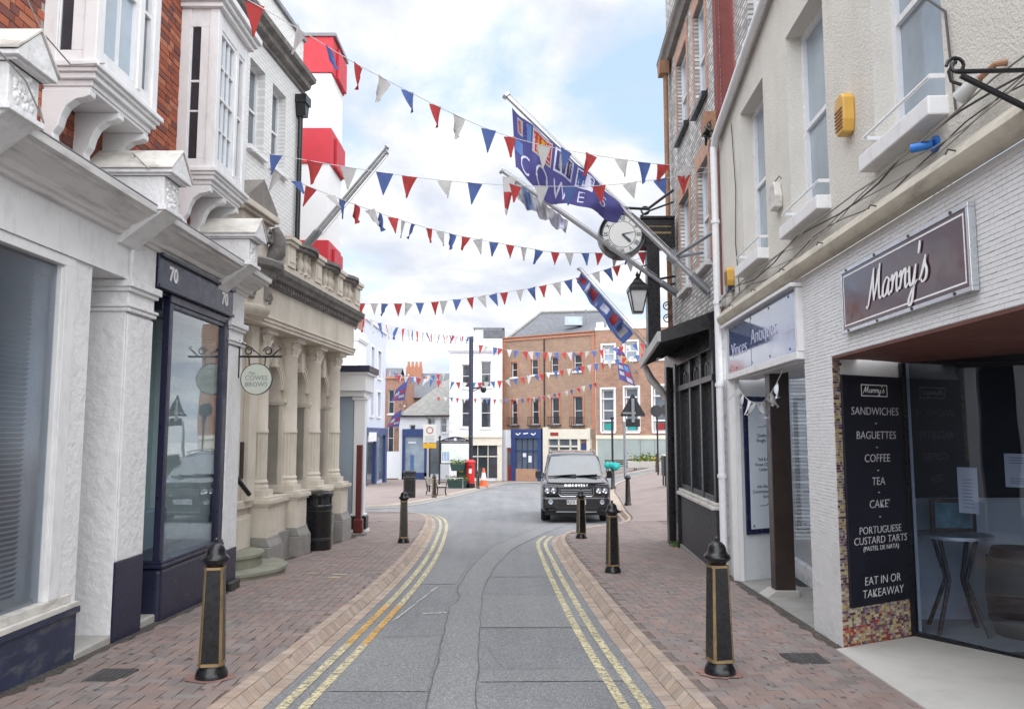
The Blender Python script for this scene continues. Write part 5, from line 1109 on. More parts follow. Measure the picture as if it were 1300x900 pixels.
m = MB(FY).box(1.9, 4.1, -3.5, -1.0, 9.0, 10.0); m.build('dormer', 'far_white', wh); MB(FY).box(2.6, 4.3, -3.5, -.9, 9.2, 9.9).build('dormer_cheek', 'slate', wh); MB(FY).box(1.8, 4.3, -3.6, -.8, 10.0, 10.1).build('dormer_roof', 'lead', wh)
# brown brick house with two shops
bh = thing('brown_brick_house', 'brown brick house with red trimmed windows above a blue and a cream shopfront', 'building', (3, 62, -2))
F10 = frame(-.75, 63, 6.95, -4.5)
OW = [(.82, 1.41, 6.05, 7.25), (2.66, 3.31, 6.15, 7.38), (4.45, 5.14, 6.25, 7.5), (6.45, 7.18, 6.29, 7.58), (.82, 1.41, 2.3, 4.24), (2.70, 3.36, 2.3, 4.3), (4.48, 5.18, 2.3, 4.34), (6.42, 7.20, 2.25, 4.4)]
m = wall(MB(F10), 0, 8.28, -2.6, 9.2, OW, 0, .26); m.box(0, .1, -6, -.001, -2.6, 9.2); m.build('wall', 'brick_brown', bh)
for w in OW: fwin(bh, F10, *w, surround='terracotta', fw=.06)
m = MB(F10).box(0, 8.28, 0, .10, 8.95, 9.1); m.box(0, 8.28, -.3, .14, 9.2, 9.28); m.box(0, .3, 0, .05, 1.9, 8.95); m.box(8.0, 8.28, 0, .05, 1.9, 8.95); m.build('brick_trim', 'terracotta', bh)
for a, b, c, d in OW[4:]:
    m = MB(F10); m.box(a-.2, b+.2, .02, .35, c-.1, c-.03)
    for i in range(8): x = a-.18+i*(b-a+.36)/7; m.box(x-.012, x+.012, .31, .335, c-.03, c+.55)
    m.box(a-.2, b+.2, .30, .345, c+.55, c+.59); m.build('window_balcony', 'black_paint', bh)
MB(F10).tube([(3.9, .06, 1.9), (3.9, .06, 8.9)], .05, 8).build('downpipe', 'black_paint', bh, smooth=40)
m = MB(F10).box(1.0, 3.75, 0, .35, 1.25, 1.95); m.box(1.0, 1.4, 0, .3, -2.5, 1.25); m.box(3.4, 3.75, 0, .3, -2.5, 1.25)
for x in (1.9, 2.4, 2.9): m.box(x, x+.06, .1, .2, -1.1, 1.25)
m.box(1.4, 3.4, .1, .2, .25, .33); m.build('blue_shopfront', 'blue_shop', bh); MB(F10).box(1.4, 3.4, .05, .12, -1.1, 1.25).build('shop_window', 'glass_mid', bh); MB(F10).box(1.4, 3.4, 0, .25, -2.5, -1.1).build('stall_riser', 'shop_brick', bh)
m = MB(F10).box(2.0, 2.3, .13, .15, -.2, .1); m.box(2.5, 2.8, .13, .15, -.6, -.1); m.build('window_poster', 'far_white', bh)
for i, s_ in enumerate((1.7, 2.4, 3.1)): MB(F10).tube([(s_-.2, .36, 1.6), (s_, .37, 1.5+.1*(i % 2)), (s_+.2, .36, 1.65)], .05, 6).build('painted_lettering', 'letter_white', bh)
d_ = MB(F10).box(.55, .98, 0, .1, -2.4, .5).build('door', 'door_red', bh); MB(F10).box(.62, .91, .1, .12, -.9, .2).build('door_glazing', 'glass_mid', d_)
m = MB(F10).box(.15, .5, 0, .3, -2.5, 1.9); m.box(.5, 1.0, 0, .2, .5, 1.9); m.build('white_pier', 'far_white', bh)
m = MB(F10).box(3.95, 7.95, 0, .35, 1.2, 1.95); m.box(3.95, 4.4, 0, .4, -2.3, 2.1); m.box(6.9, 7.1, 0, .3, -2.3, 1.2); m.box(7.65, 7.95, 0, .3, -2.3, 2.0)
m.box(4.4, 6.9, .1, .25, .6, .72); m.box(5.2, 5.3, .1, .25, -1.0, 1.2); m.box(6.2, 6.3, .1, .25, -1.0, 1.2); m.box(4.4, 6.9, 0, .3, -2.3, -1.0); m.build('cream_shopfront', 'cream_shop', bh)
MB(F10).box(4.4, 6.9, .05, .12, -1.0, 1.2).build('shop_window', 'glass_mid', bh); MB(F10).box(7.1, 7.65, .05, .12, -2.2, .9).build('shop_door', 'blue_shop', bh)
MB(F10).box(4.6, 5.3, .36, .38, 1.45, 1.7).build('painted_lettering', 'door_red', bh)
MB().add([(-.5, 63.5, 9.1), (5.5, 60, 9.3), (10.5, 62, 9.3), (8.6, 66, 11.9), (2.5, 67, 11.9), (-.5, 70, 9.1), (11, 70, 9.1)], [(0, 1, 3, 4), (1, 2, 3), (0, 4, 5), (5, 4, 3, 6), (3, 2, 6)]).build('roof', 'slate', bh)
m = MB().tube([(2.5, 67, 11.95), (8.6, 66, 11.95)], .12, 8); m.tube([(2.5, 67, 11.95), (-.5, 63.5, 9.2)], .10, 8); m.build('ridge_tiles', 'slate_pale', bh)
MB().box(4.2, 5.6, 62.2, 62.9, 10.2, 10.9).build('roof_light', 'glass_pale', bh); MB().tube([(6.0, 63.2, 10.4), (6.0, 63.2, 11.6)], .06, 6).build('flue', 'lead', bh)
# tan brick corner block
tb2 = thing('tan_brick_block', 'tan brick corner block with tall white windows over a green stone base', 'building', (9, 58, -1))
F11 = frame(6.2, 58.3, 5.7, -2.3)
OW = [(.56, 1.44, 6.85, 8.1), (2.23, 3.15, 6.95, 8.3), (.46, 1.38, 1.75, 4.85), (2.19, 3.18, 1.75, 4.95), (4.27, 5.2, 1.75, 5.0), (4.4, 5.3, 6.95, 8.3)]
m = wall(MB(F11), 0, 9, 1.5, 9.3, OW, 0, .26); m.box(8.9, 9, -6, -.001, 1.5, 9.3); m.build('wall', 'brick_tan', tb2)
for i, w in enumerate(OW):
    fwin(tb2, F11, *w, gm='glass_pale' if i < 2 else 'glass_mid', fw=.11, surround='far_white')
    if 2 <= i < 5: a, b, c, d = w; [MB(F11).box(a, b, -.1, -.02, q0, q0+.1).build('transom', 'far_white', tb2) for q0 in (c+.75, d-.75)]; MB(F11).box(a+.2, b-.2, -.11, -.09, c+.15, c+.6).build('window_display', 'flag_red' if i == 4 else 'teal_cloth', tb2)
m = MB(F11)
for i in range(11): m.box(.1+i*.8, .62+i*.8, -.2, .03, 9.3, 9.85)
m.box(0, 9, -.2, .04, 9.25, 9.45); m.build('parapet', 'far_white', tb2)
for i in range(7): MB(F11).box(.15+i*1.05, 1.17+i*1.05, 0, .08, -1.6, 1.20).build('stone_panel', 'stone_plinth', tb2, bevel=.012)
m = MB(F11).box(0, 9, -.3, .0, -1.8, 1.5); m.box(0, 9, 0, .12, 1.22, 1.5); m.build('base_wall', 'cream_shop', tb2)
MB(F11).box(5.35, 6.6, 0, .06, 1.5, 6.2).build('render_panel', 'stone_plinth', tb2)
# buildings the road runs towards on the right, closing the view
cl = thing('distant_terrace', 'distant pale terrace closing the view at the far left of the square', 'building', (-16, 80, -2.6))
MB().box(-22, -11.7, 78, 86, -2.8, 6.2).build('wall', 'brick_back', cl); MB().add([(-22.3, 77.7, 6.2), (-11.4, 77.7, 6.2), (-11.4, 82, 8.4), (-22.3, 82, 8.4), (-11.4, 86.3, 6.2), (-22.3, 86.3, 6.2)], [(0, 1, 2, 3), (3, 2, 4, 5)]).build('roof', 'slate', cl)
# ================================================================== bollards
def bollard_parts(r):
    m = MB().lathe([(.10, 0), (.118, .0), (.118, .03), (.108, .06), (.092, .085), (.092, .10)], (0, 0, 0), 24); m.build('foot', 'black_gloss', r, smooth=40)
    def oct_(w, c, z): return [(w, -w+c, z), (w, w-c, z), (w-c, w, z), (-w+c, w, z), (-w, w-c, z), (-w, -w+c, z), (-w+c, -w, z), (w-c, -w, z)]
    def band(z0, z1, w, c): m = MB(); m.add(oct_(w, c, z0)+oct_(w*.985, c, z1), [tuple(range(8))[::-1], tuple(range(8, 16))]+[(i, (i+1) % 8, 8+(i+1) % 8, 8+i) for i in range(8)]); return m
    band(.10, .122, .091, .028).build('lower_band', 'gold_paint', r)
    m = MB(); A, B = oct_(.084, .020, .12), oct_(.066, .015, .82); m.add(A+B, [(i, (i+1) % 8, 8+(i+1) % 8, 8+i) for i in range(8)]); m.build('shaft', 'black_gloss', r)
    for i in (1, 3, 5, 7):
        p = [Vector(q) for q in (A[i], A[(i+1) % 8], B[(i+1) % 8], B[i])]; n = (p[1]-p[0]).cross(p[3]-p[0]).normalized()*.003
        if n.dot(Vector((p[0].x, p[0].y, 0))) < 0: n = -n
        c = sum(p, Vector())/4; q = [c+(v-c)*.93+n for v in p]; m = MB(); m.add(p+q, [(4, 5, 6, 7), (0, 1, 5, 4), (1, 2, 6, 5), (2, 3, 7, 6), (3, 0, 4, 7)]); m.build('gilt_edge', 'gold_paint', r)
    band(.803, .822, .072, .022).build('upper_band', 'gold_paint', r)
    m = MB().lathe([(.066, .82), (.072, .84), (.098, .862), (.104, .878), (.100, .892), (.082, .908), (.072, .925), (.070, .945), (.060, .972), (.036, .992), (.016, 1.0), (.014, 1.008), (.020, 1.022), (.012, 1.034), (.001, 1.04)], (0, 0, 0), 24); m.build('cap', 'black_gloss', r, smooth=45)
proto = None
BOL = [(-2.27, 6.16, 'black and gold bollard on the left pavement nearest the camera'), (1.60, 6.27, 'black and gold bollard on the right pavement nearest the camera'),
       (1.47, 11.75, 'black and gold bollard on the right, second from the camera'), (1.45, 16.8, 'black bollard in front of the parked car number plate'),
       (-2.15, 15.9, 'black bollard on the left pavement where the kerb starts to curve'), (7.9, 43.2, 'black bollard standing beside the bench by the stone base'),
       (-3.35, 34.3, 'slim black bollard in front of the wooden bench on the square'), (-1.95, 45.6, 'black bollard between red postbox and traffic cone')]
for x, y, lab in BOL:
    z = gz(x, y)
    if proto is None: o = proto = thing('bollard', lab, 'bollard', (x, y, z), 'bollards along the pavements'); bollard_parts_done = False; o.location = (0, 0, 0); bollard_parts(o); o.location = (x, y, z)
    else: o = copy_tree(proto); o.location = (x, y, z); o['label'] = lab
    o.rotation_euler.z = RND.uniform(.1, .4)
for x, y in ((-2.27, 6.16), (1.60, 6.27)):
    mb = MB(); k = 20; rr = random.Random(int(x*10)); P = [(x+.17*math.cos(2*math.pi*i/k)*rr.uniform(.9, 1.15), y+.16*math.sin(2*math.pi*i/k)*rr.uniform(.8, 1.1)) for i in range(k)]
    mb.add([(a, b, gz(a, b)+.006) for a, b in P], [tuple(range(k))]); mb.build('bollard_mortar', 'red_base', pav_l if x < 0 else pav_r, fix=False)
# ------------------------------------------------------------------ litter bins
def bin_(x, y, lab, s=1.0):
    r = thing('litter_bin', lab, 'bin', (x, y, gz(x, y))); c = (x, y, gz(x, y))
    MB().lathe([(.235*s, 0), (.24*s, .02), (.24*s, .72*s), (.25*s, .74*s), (.25*s, .80*s), (.235*s, .82*s)], c, 28).build('body', 'black_paint', r, smooth=35)
    for z in (.18, .21, .70): MB().lathe([(.238*s, z*s), (.25*s, (z+.008)*s), (.238*s, (z+.016)*s)], c, 28, caps=False).build('band', 'galv_dark', r, smooth=35)
    m = MB()
    for i in range(4):
        t = i*math.pi/2+.3; m.tube([(x+.2*s*math.cos(t), y+.2*s*math.sin(t), c[2]+.8*s), (x+.2*s*math.cos(t), y+.2*s*math.sin(t), c[2]+.98*s)], .035*s, 6)
    m.build('aperture_post', 'black_paint', r); MB().lathe([(.20*s, .82*s), (.20*s, .96*s)], c, 20).build('liner', 'soft_black', r)
    MB().lathe([(.25*s, .96*s), (.26*s, .98*s), (.255*s, 1.02*s), (.18*s, 1.06*s), (.001, 1.08*s)], c, 28).build('lid', 'black_paint', r, smooth=35)
bin_(-3.56, 14.72, 'round black litter bin beside the stone bank')
bin_(-4.45, 34.6, 'round black litter bin beside the bench on the square', 1.1)
# maroon post
r = thing('maroon_post', 'slim dark red square post on the pavement by the portico', 'post', (-3.34, 17.4, gz(-3.3, 17.4))); z = gz(-3.3, 17.4)
MB().box(-3.40, -3.28, 17.34, 17.46, z+.35, z+1.95).build('shaft', 'maroon', r, bevel=.008); MB().box(-3.44, -3.24, 17.3, 17.5, z+.06, z+.36).build('socket', 'maroon', r, bevel=.03); MB().box(-3.46, -3.18, 17.28, 17.56, z-.02, z+.06).build('footing', 'dark_stone', r, bevel=.02)
# hanging round sign
r = thing('hanging_sign', 'round pale green hanging sign reading The Cowes Brows on an iron bracket', 'sign', (-3.35, 10.2, 2.1)); Y0 = 10.28
m = MB().tube([(-3.59, Y0, 2.63), (-3.02, Y0, 2.63)], .014, 8); m.tube([(-3.58, Y0, 2.35), (-3.58, Y0, 2.85)], .014, 8)
for cx, e in ((-3.45, 1), (-3.2, -1)): m.tube([(cx+e*.06*math.cos(t)*(1-t/14), Y0, 2.70+.06*math.sin(t)*(1-t/14)) for t in [i*.5 for i in range(18)]], .009, 6)
m.tube([(-3.56, Y0, 2.82), (-3.45, Y0, 2.76), (-3.3, Y0, 2.65)], .009, 6); m.tube([(-3.14, Y0, 2.64), (-3.08, Y0, 2.70), (-3.03, Y0, 2.74), (-3.06, Y0, 2.76)], .009, 6); m.build('iron_bracket', 'black_paint', r, smooth=50)
m = MB().tube([(-3.45, Y0, 2.63), (-3.44, Y0, 2.50)], .008, 6); m.tube([(-3.23, Y0, 2.63), (-3.24, Y0, 2.50)], .008, 6); m.build('hanger', 'black_paint', r)
FD = Matrix(((1, 0, 0, -3.34), (0, 0, 1, Y0-.012), (0, 1, 0, 2.335), (0, 0, 0, 1)))
MB(FD).lathe([(.001, 0), (.197, 0), (.2, .004), (.2, .022), (.001, .025)], (0, 0, 0), 40).build('disc', 'sage', r, smooth=30); MB(FD).lathe([(.2, -.003), (.208, -.003), (.208, .028), (.2, .028)], (0, 0, 0), 40, caps=False).build('rim', 'galv_dark', r, smooth=30)
for t_, dz, s, dx in (('The', .075, .055, -.06), ('COWES', .012, .085, 0), ('BROWS', -.072, .085, 0)): text(t_, s, (-3.34+dx, Y0-.0135, 2.335+dz), (1, 0, 0), (0, 0, 1), 'letter_grey', r, ext=.0008)
# ================================================================== bunting
def pen_mesh(c, w, h, cv):
    V = []; F = []
    for j in range(5):
        f = j/4; ww = w/2*(1-f)+.004; V += [(-ww, cv*f*f*.5, -h*f), (0, cv*math.sin(f*3)*.5+.012*math.sin(3*f), -h*f), (ww, cv*f*f*.4, -h*f)]
    for j in range(4):
        for i in range(2): F.append((j*3+i, j*3+i+1, (j+1)*3+i+1, (j+1)*3+i))
    me = bpy.data.meshes.new('pennant'); me.from_pydata(V, [], F); me.materials.append(MATS[c]); me.polygons.foreach_set('use_smooth', [True]*len(F)); return me
PEN = {}
def bunting(lab, pts, n, size=(.20, .29), start=0, skew=0, group='strings of bunting across the street', cols=('flag_red', 'flag_white', 'flag_blue'), sr=.005, seed=0, f0=.02, f1=.98):
    rr = random.Random(seed+int(abs(pts[0][0])*100)); P = smooth_path(pts, .05); r = thing('bunting', lab, 'bunting', tuple(pts[0]), group)
    MB().tube([tuple(p) for p in P[::4]]+[tuple(P[-1])], sr, 5).build('cord', 'string', r)
    for i in range(n):
        f = f0+(f1-f0)*(i+.5+rr.uniform(-.16, .16))/n; k = int(f*(len(P)-1)); p = P[k]; t = (P[min(k+1, len(P)-1)]-P[max(k-1, 0)]).normalized()
        c = cols[(i+start) % len(cols)]; v = rr.randrange(4); key = (c, size, v)
        if key not in PEN: PEN[key] = pen_mesh(c, size[0]*(1+.06*(v-1.5)/1.5), size[1]*(1+.05*(v-1)), (.10, -.14, .22, -.06)[v])
        o = bpy.data.objects.new('pennant', PEN[key]); col.objects.link(o); o.parent = r
        tilt = rr.gauss(skew, .3); x = t; yv = Vector((0, 0, 1)).cross(x).normalized(); z = x.cross(yv).normalized()
        B = Matrix((x, yv, z)).transposed().to_4x4(); o.matrix_basis = Matrix.Translation(p-r.location) @ B @ Matrix.Rotation(tilt, 4, 'X') @ Matrix.Rotation(rr.gauss(0, .16), 4, 'Y') @ Matrix.Rotation(rr.gauss(0, .25), 4, 'Z')
bunting('bunting string from the oriel top left to the right drainpipe, highest over the street', [(-3.2, 7.2, 6.15), (-2.4, 7.9, 5.95), (-1.59, 9, 5.86), (-.11, 10.4, 5.68), (1.6, 11.2, 5.62), (3.12, 11.9, 5.72)], 18, (.205, .29), start=2, seed=1)
bunting('bunting string below the highest one, from the second oriel to the right drainpipe', [(-3.42, 9.9, 5.28), (-2, 10.5, 5.22), (-.57, 11, 5.2), (1.3, 11.5, 5.32), (3.12, 11.9, 5.68)], 14, (.22, .28), start=2, skew=.15, seed=2)
bunting('sagging bunting string from the second oriel down to the clock', [(-3.39, 10.3, 5.2), (-2.4, 12, 5.16), (-1.29, 14, 5.27), (.2, 15, 5.22), (1.1, 15.4, 5.20), (3.06, 16, 5.36)], 27, (.18, .27), seed=3, start=1)
bunting('low bunting string rising from the bank end to the clock post', [(-3.84, 17.4, 4.52), (-2.2, 17.1, 4.47), (-.85, 16.8, 4.55), (1.16, 16.4, 4.84), (3.06, 16, 5.36)], 25, (.175, .26), seed=4, start=2)
bunting('bunting string running from the bank end out to the tall lamp column', [(-3.84, 17.4, 4.45), (-3.9, 24, 4.95), (-3.5, 34, 5.95), (-2.47, 47.2, 7.4)], 26, (.27, .40), seed=5, start=1)
W_ = 'bunting strung across the far square'
bunting('far bunting string at parapet height across the brown brick house', [(-2.4, 47.2, 7.0), (1, 47, 6.5), (5, 49, 6.75), (10, 50, 7.7)], 28, (.32, .5), seed=6, group=W_)
bunting('far bunting string across the upper windows of the white and brown brick houses', [(-8.0, 52, 5.5), (-2.4, 51, 4.9), (3, 50, 5.6), (9, 47, 6.6)], 38, (.32, .5), seed=7, group=W_)
bunting('far bunting string across the lower windows of the brown brick house', [(-6, 60, 4.4), (-.6, 60, 4.2), (3, 58, 4.5), (6.5, 56.5, 5.4)], 28, (.26, .4), seed=8, group=W_)
bunting('far bunting string between the pale blue house and the brick range', [(-9.3, 57, 6.3), (-7.5, 60, 5.9), (-5, 61.7, 6.4)], 14, (.3, .48), seed=9, group=W_)
bunting('small white bunting hung in the antiques shop doorway', [tuple(fr(10.7, .02, 2.30)), tuple(fr(10.2, .03, 2.10)), tuple(fr(9.5, .03, 1.98)), tuple(fr(8.9, .03, 2.12)), tuple(fr(8.5, .02, 2.33))], 10, (.10, .17), cols=('flag_white', 'panel_white'), group='small bunting', sr=.004, f0=.08, f1=.92)
# ================================================================== flagpoles and flags
def pole(lab, a, b, rad, base=True, m_='aluminium'):
    r = thing('flagpole', lab, 'flagpole', a); a, b = Vector(a), Vector(b)
    MB().tube([a, a.lerp(b, .5), b], [rad, rad*.9, rad*.75], 12).build('shaft', m_, r, smooth=40); d = (b-a).normalized()
    MB().tube([b-d*.02, b+d*.03], rad*1.5, 12).build('finial', m_, r, smooth=40)
    if base: MB().tube([a-d*.05, a+d*.35], rad*1.5, 12).build('socket', 'galv', r, smooth=40)
    o = d.cross(Vector((0, 1, 0))).normalized()*-.07
    MB().tube([a.lerp(b, .12)+o, b+o*.8], .006, 5).build('halyard', 'string', r)
    return r
pole('grey flagpole leaning up over the street carrying the purple flag', (3.16, 12.61, 3.94), (-.09, 12.5, 7.16), .048)
pole('lower grey flagpole leaning over the street with a tattered flag', (3.25, 15.5, 4.42), (-.19, 14.5, 6.57), .045)
pole('left bare flagpole of the pair leaning out above the bank, the longer one', (-4.05, 15.2, 5.35), (-2.33, 14.2, 6.92), .032)
pole('right bare flagpole of the pair leaning out above the bank, the shorter one', (-3.98, 15.25, 5.35), (-2.34, 14.25, 6.84), .032)
pole('thin flagpole at the canopy corner with a rolled blue flag', (2.95, 15.95, 3.15), (1.38, 16, 5.0), .025)
r = thing('pole_stay', 'grey steel stay bracket bracing the flagpole to the patterned wall', 'bracket', tuple(fr(12.2, 0, 4.4)))
m = MB(); p0 = Vector((2.62, 12.6, 4.47)); m.tube([p0, fr(11.9, .0, 4.72)], .028, 8); m.tube([p0, fr(12.9, .0, 4.62)], .028, 8); m.tube([p0-Vector((.06, 0, -.05)), p0+Vector((.06, 0, -.05))], .09, 10)
m.build('stay', 'galv', r, smooth=40)
def flag(lab, top, bot, depth, cat, mt_, NU=40, NV=12, ripple=.08, freq=5, ph=0):
    T = smooth_path(top, .02); B = smooth_path(bot, .02)
    def S(u, v):
        a = T[int(max(0, min(.9999, u))*(len(T)-1))]; b = B[int(max(0, min(.9999, u))*(len(B)-1))]; p = a.lerp(b, v)
        return p+Vector((0, ripple*math.sin(freq*u+3.5*v+ph)*(.2+v)+ripple*.4*math.sin(freq*2.3*u-2*v), 0))
    r = thing('flag', lab, 'flag', tuple(top[0]))
    def grid(u0, u1, v0, v1, nu, nv, off):
        mb = MB(); mb.v = [tuple(S(u0+(u1-u0)*i/nu, v0+(v1-v0)*j/nv)+Vector((0, off, 0))) for j in range(nv+1) for i in range(nu+1)]
        mb.f = [(j*(nu+1)+i, j*(nu+1)+i+1, (j+1)*(nu+1)+i+1, (j+1)*(nu+1)+i) for j in range(nv) for i in range(nu)]; return mb
    grid(0, 1, 0, 1, NU, NV, 0).build('cloth', mt_, r, fix=False, smooth=180)
    def patch(u0, u1, v0, v1, m_, nm='patch', k=1):
        for sgn in (-1,): grid(u0, u1, v0, v1, 8, 5, sgn*.004*k).build(nm, m_, r, fix=False, smooth=180)
    def letter(ch, u, v, su, sv, m_, rot=0, mir=False):
        cu = bpy.data.curves.new('t', 'FONT'); cu.body = ch; cu.size = 1; cu.align_x = 'CENTER'; cu.align_y = 'CENTER'; cu.resolution_u = 4; cu.offset = -.01
        to = bpy.data.objects.new('t', cu); col.objects.link(to); dg = bpy.context.evaluated_depsgraph_get(); dg.update(); me = bpy.data.meshes.new_from_object(to.evaluated_get(dg)); bpy.data.objects.remove(to)
        bm = bmesh.new(); bm.from_mesh(me); bmesh.ops.triangulate(bm, faces=bm.faces); bmesh.ops.subdivide_edges(bm, edges=bm.edges, cuts=2)
        c, s = math.cos(rot), math.sin(rot); w0 = wloc(r)
        for q in bm.verts:
            x, y = (-q.co.x if mir else q.co.x), q.co.y; x, y = x*c-y*s, x*s+y*c; q.co = S(u+x*su, v-y*sv)+Vector((0, -.007, 0))-w0
        bm.to_mesh(me); bm.free(); me.materials.clear(); me.materials.append(MATS[m_]); o = bpy.data.objects.new('lettering', me); col.objects.link(o); o.parent = r
    return r, patch, letter
Yf = 12.35
r, patch, letter = flag('large purple flag reading COWES hanging from the high flagpole', [(0.0, 12.42, 6.93), (.75, Yf, 6.22), (1.3, Yf, 5.75), (1.84, 12.5, 5.20)], [(0.06, 12.4, 5.88), (.5, Yf, 5.42), (.9, Yf, 5.28), (1.35, Yf, 5.13), (1.75, 12.5, 5.04)], 1, 'flag', 'flag_purple', ripple=.14, freq=11)
for u0, u1, v0, v1, m_ in ((.05, .12, .05, .30, 'flag_white'), (.06, .10, .08, .27, 'flag_red'), (.12, .18, .04, .34, 'flag_sky'), (.02, .10, .42, .66, 'flag_sky'), (.19, .37, .02, .46, 'flag_white'), (.20, .36, .05, .43, 'flag_red'), (.24, .30, .08, .42, 'flag_yellow'), (.39, .55, .04, .46, 'letter_pale'), (.405, .54, .08, .42, 'flag_purple'), (.43, .52, .12, .38, 'flag_white'), (.45, .50, .17, .33, 'flag_red'), (.58, .72, .05, .46, 'letter_pale'), (.59, .71, .08, .43, 'flag_blue')):
    patch(u0, u1, v0, v1, m_, 'signal_square', 1 + [.05, .06, .12, .02, .19, .20, .24, .39, .405, .43, .45, .58, .59].index(u0)*.15)
for ch, u, v, su, sv in (('C', .12, .80, .16, .5), ('O', .30, .76, .17, .52), ('W', .47, .76, .13, .5), ('E', .64, .73, .13, .5), ('S', .82, .52, .14, .62)):
    letter(ch, u, v, su, sv, 'letter_pale')
r, patch, letter = flag('tattered pale striped flag hanging under the lower flagpole', [(-.02, 14.5, 6.42), (.5, 14.6, 6.06), (1.1, 14.8, 5.66)], [(.12, 14.5, 5.98), (.55, 14.6, 5.70), (1.05, 14.8, 5.42)], 1, 'flag', 'flag_grey', ripple=.12, freq=22)
for i, (u0, m_) in enumerate(((.02, 'flag_white'), (.18, 'flag_sky'), (.52, 'flag_white'), (.80, 'letter_pale'))): patch(u0, u0+.14, .02, .98, m_, 'stripe')
r2, patch, letter = flag('narrow red and white pennant flag hanging at the lower flagpole tip', [(-.18, 14.45, 6.45), (.10, 14.45, 6.42)], [(-.13, 14.45, 5.72), (-.08, 14.45, 5.66)], 1, 'flag', 'flag_white', 8, 10, .04, 4)
patch(.05, .95, .4, .85, 'flag_red', 'red_panel')
r, patch, letter = flag('rolled blue flag with red and white squares on the thin canopy flagpole', [(1.42, 15.95, 4.92), (1.95, 15.95, 4.30), (2.5, 15.95, 3.62)], [(1.32, 15.95, 4.70), (1.78, 15.95, 4.08), (2.26, 15.95, 3.40)], 1, 'flag', 'flag_blue', ripple=.09, freq=14)
for i, (u0, u1, v0, v1, m_) in enumerate(((.03, .12, .1, .6, 'flag_red'), (.16, .2, .05, .95, 'letter_pale'), (.22, .34, .15, .8, 'flag_red'), (.38, .40, .1, .9, 'flag_white'), (.46, .58, .2, .7, 'letter_pale'), (.64, .74, .1, .75, 'flag_red'), (.78, .92, .15, .8, 'flag_white'), (.81, .88, .3, .65, 'flag_blue'))): patch(u0, u1, v0, v1, m_, 'signal_square', 1+i*.1)
pole('thin flagpole on the tan brick corner block', (9.1, 57.0, 6.0), (7.5, 55.2, 7.6), .04, True)
r, patch, letter = flag('small blue white and red flag against the tan brick block', [(7.3, 55.1, 7.6), (7.9, 55.2, 7.3)], [(7.5, 55.1, 5.4), (8.7, 55.2, 4.9)], 1, 'flag', 'flag_purple', 12, 10, .1, 5)
for i, (u0, u1, v0, v1, m_) in enumerate(((.5, .95, .15, .38, 'flag_yellow'), (.1, .5, .2, .42, 'flag_white'), (.1, .42, .5, .62, 'flag_white'), (.5, .9, .46, .62, 'flag_sky'), (.5, .9, .66, .78, 'flag_red'), (.1, .4, .7, .82, 'flag_white'), (.5, .9, .82, .95, 'flag_white'))): patch(u0, u1, v0, v1, m_, 'signal_square', 1+i*.2)
for lab, x, y, z, sc in (('blue and red flag hanging from the brick house beside the pale blue one, upper', -9.6, 66, 4.5, 1.0), ('union style flag hanging beside the pale blue house, lower', -9.9, 66, 2.3, .8)):
    pole('thin flagpole on the brick house, '+('upper' if sc == 1.0 else 'lower'), (x-.6, y+5.9, z-.3), (x+.9, y, z+2.0*sc), .04, True)
    r, patch, letter = flag(lab, [(x-.1, y, z+.8), (x+.9*sc, y, z+1.7*sc)], [(x-.5, y, z-.2*sc), (x+.6*sc, y, z-.1*sc)], 1, 'flag', 'flag_purple', 12, 10, .1, 5)
    for i, (u0, u1, v0, v1, m_) in enumerate(((.1, .45, .4, .65, 'flag_white'), (.5, .9, .45, .6, 'flag_red'), (.5, .9, .7, .85, 'flag_white'), (.15, .4, .7, .9, 'flag_red'))): patch(u0, u1, v0, v1, m_, 'signal_square', 1+i*.2)
# ================================================================== clock, post and lantern
r = thing('street_clock', 'round black street clock with white Roman numeral dial bracketed from the wall', 'clock', (3.25, 15.5, 5.2)); cc = Vector((2.21, 15.5, 5.6))
FC = Matrix(((1, 0, 0, cc.x), (0, 0, 1, cc.y), (0, 1, 0, cc.z), (0, 0, 0, 1)))
MB(FC).lathe([(.001, .0), (.40, .0), (.43, -.06), (.46, -.08), (.47, -.05), (.47, .30), (.43, .34), (.001, .34)], (0, 0, 0), 48).build('case', 'black_gloss', r, smooth=35)
dial = MB(FC).lathe([(.001, -.012), (.40, -.012), (.40, .01)], (0, 0, 0), 48).build('dial', 'clock_face', r)
m = MB(FC)
for q in (.385, .26): m.lathe([(q, -.0125), (q+.008, -.014), (q+.012, -.0125)], (0, 0, 0), 48, caps=False)
m.build('chapter_ring', 'letter_dark', dial)
for i, t_ in enumerate(('XII', 'I', 'II', 'III', 'IIII', 'V', 'VI', 'VII', 'VIII', 'IX', 'X', 'XI')):
    a = math.pi/2-i*math.pi/6; text(t_, .12, cc+Vector((.325*math.cos(a), -.014, .325*math.sin(a))), (math.sin(a), 0, -math.cos(a)), (math.cos(a), 0, math.sin(a)), 'letter_dark', dial, 'numeral', ext=.001, sx=.8, bold=.003)
m = MB(FC); a = math.radians(90-4.4*30+0); m.prism([(-.02*math.sin(a), .02*math.cos(a), -.02), (.2*math.cos(a)-.03*math.sin(a), .2*math.sin(a)+.03*math.cos(a), -.02), (.24*math.cos(a), .24*math.sin(a), -.02), (.2*math.cos(a)+.03*math.sin(a), .2*math.sin(a)-.03*math.cos(a), -.02), (.02*math.sin(a), -.02*math.cos(a), -.02)], (0, 0, -.003))
a = math.radians(12); m.prism([(-.012*math.sin(a), .012*math.cos(a), -.026), (.34*math.cos(a), .34*math.sin(a), -.026), (.012*math.sin(a), -.012*math.cos(a), -.026)], (0, 0, -.003)); m.build('hands', 'letter_dark', dial)
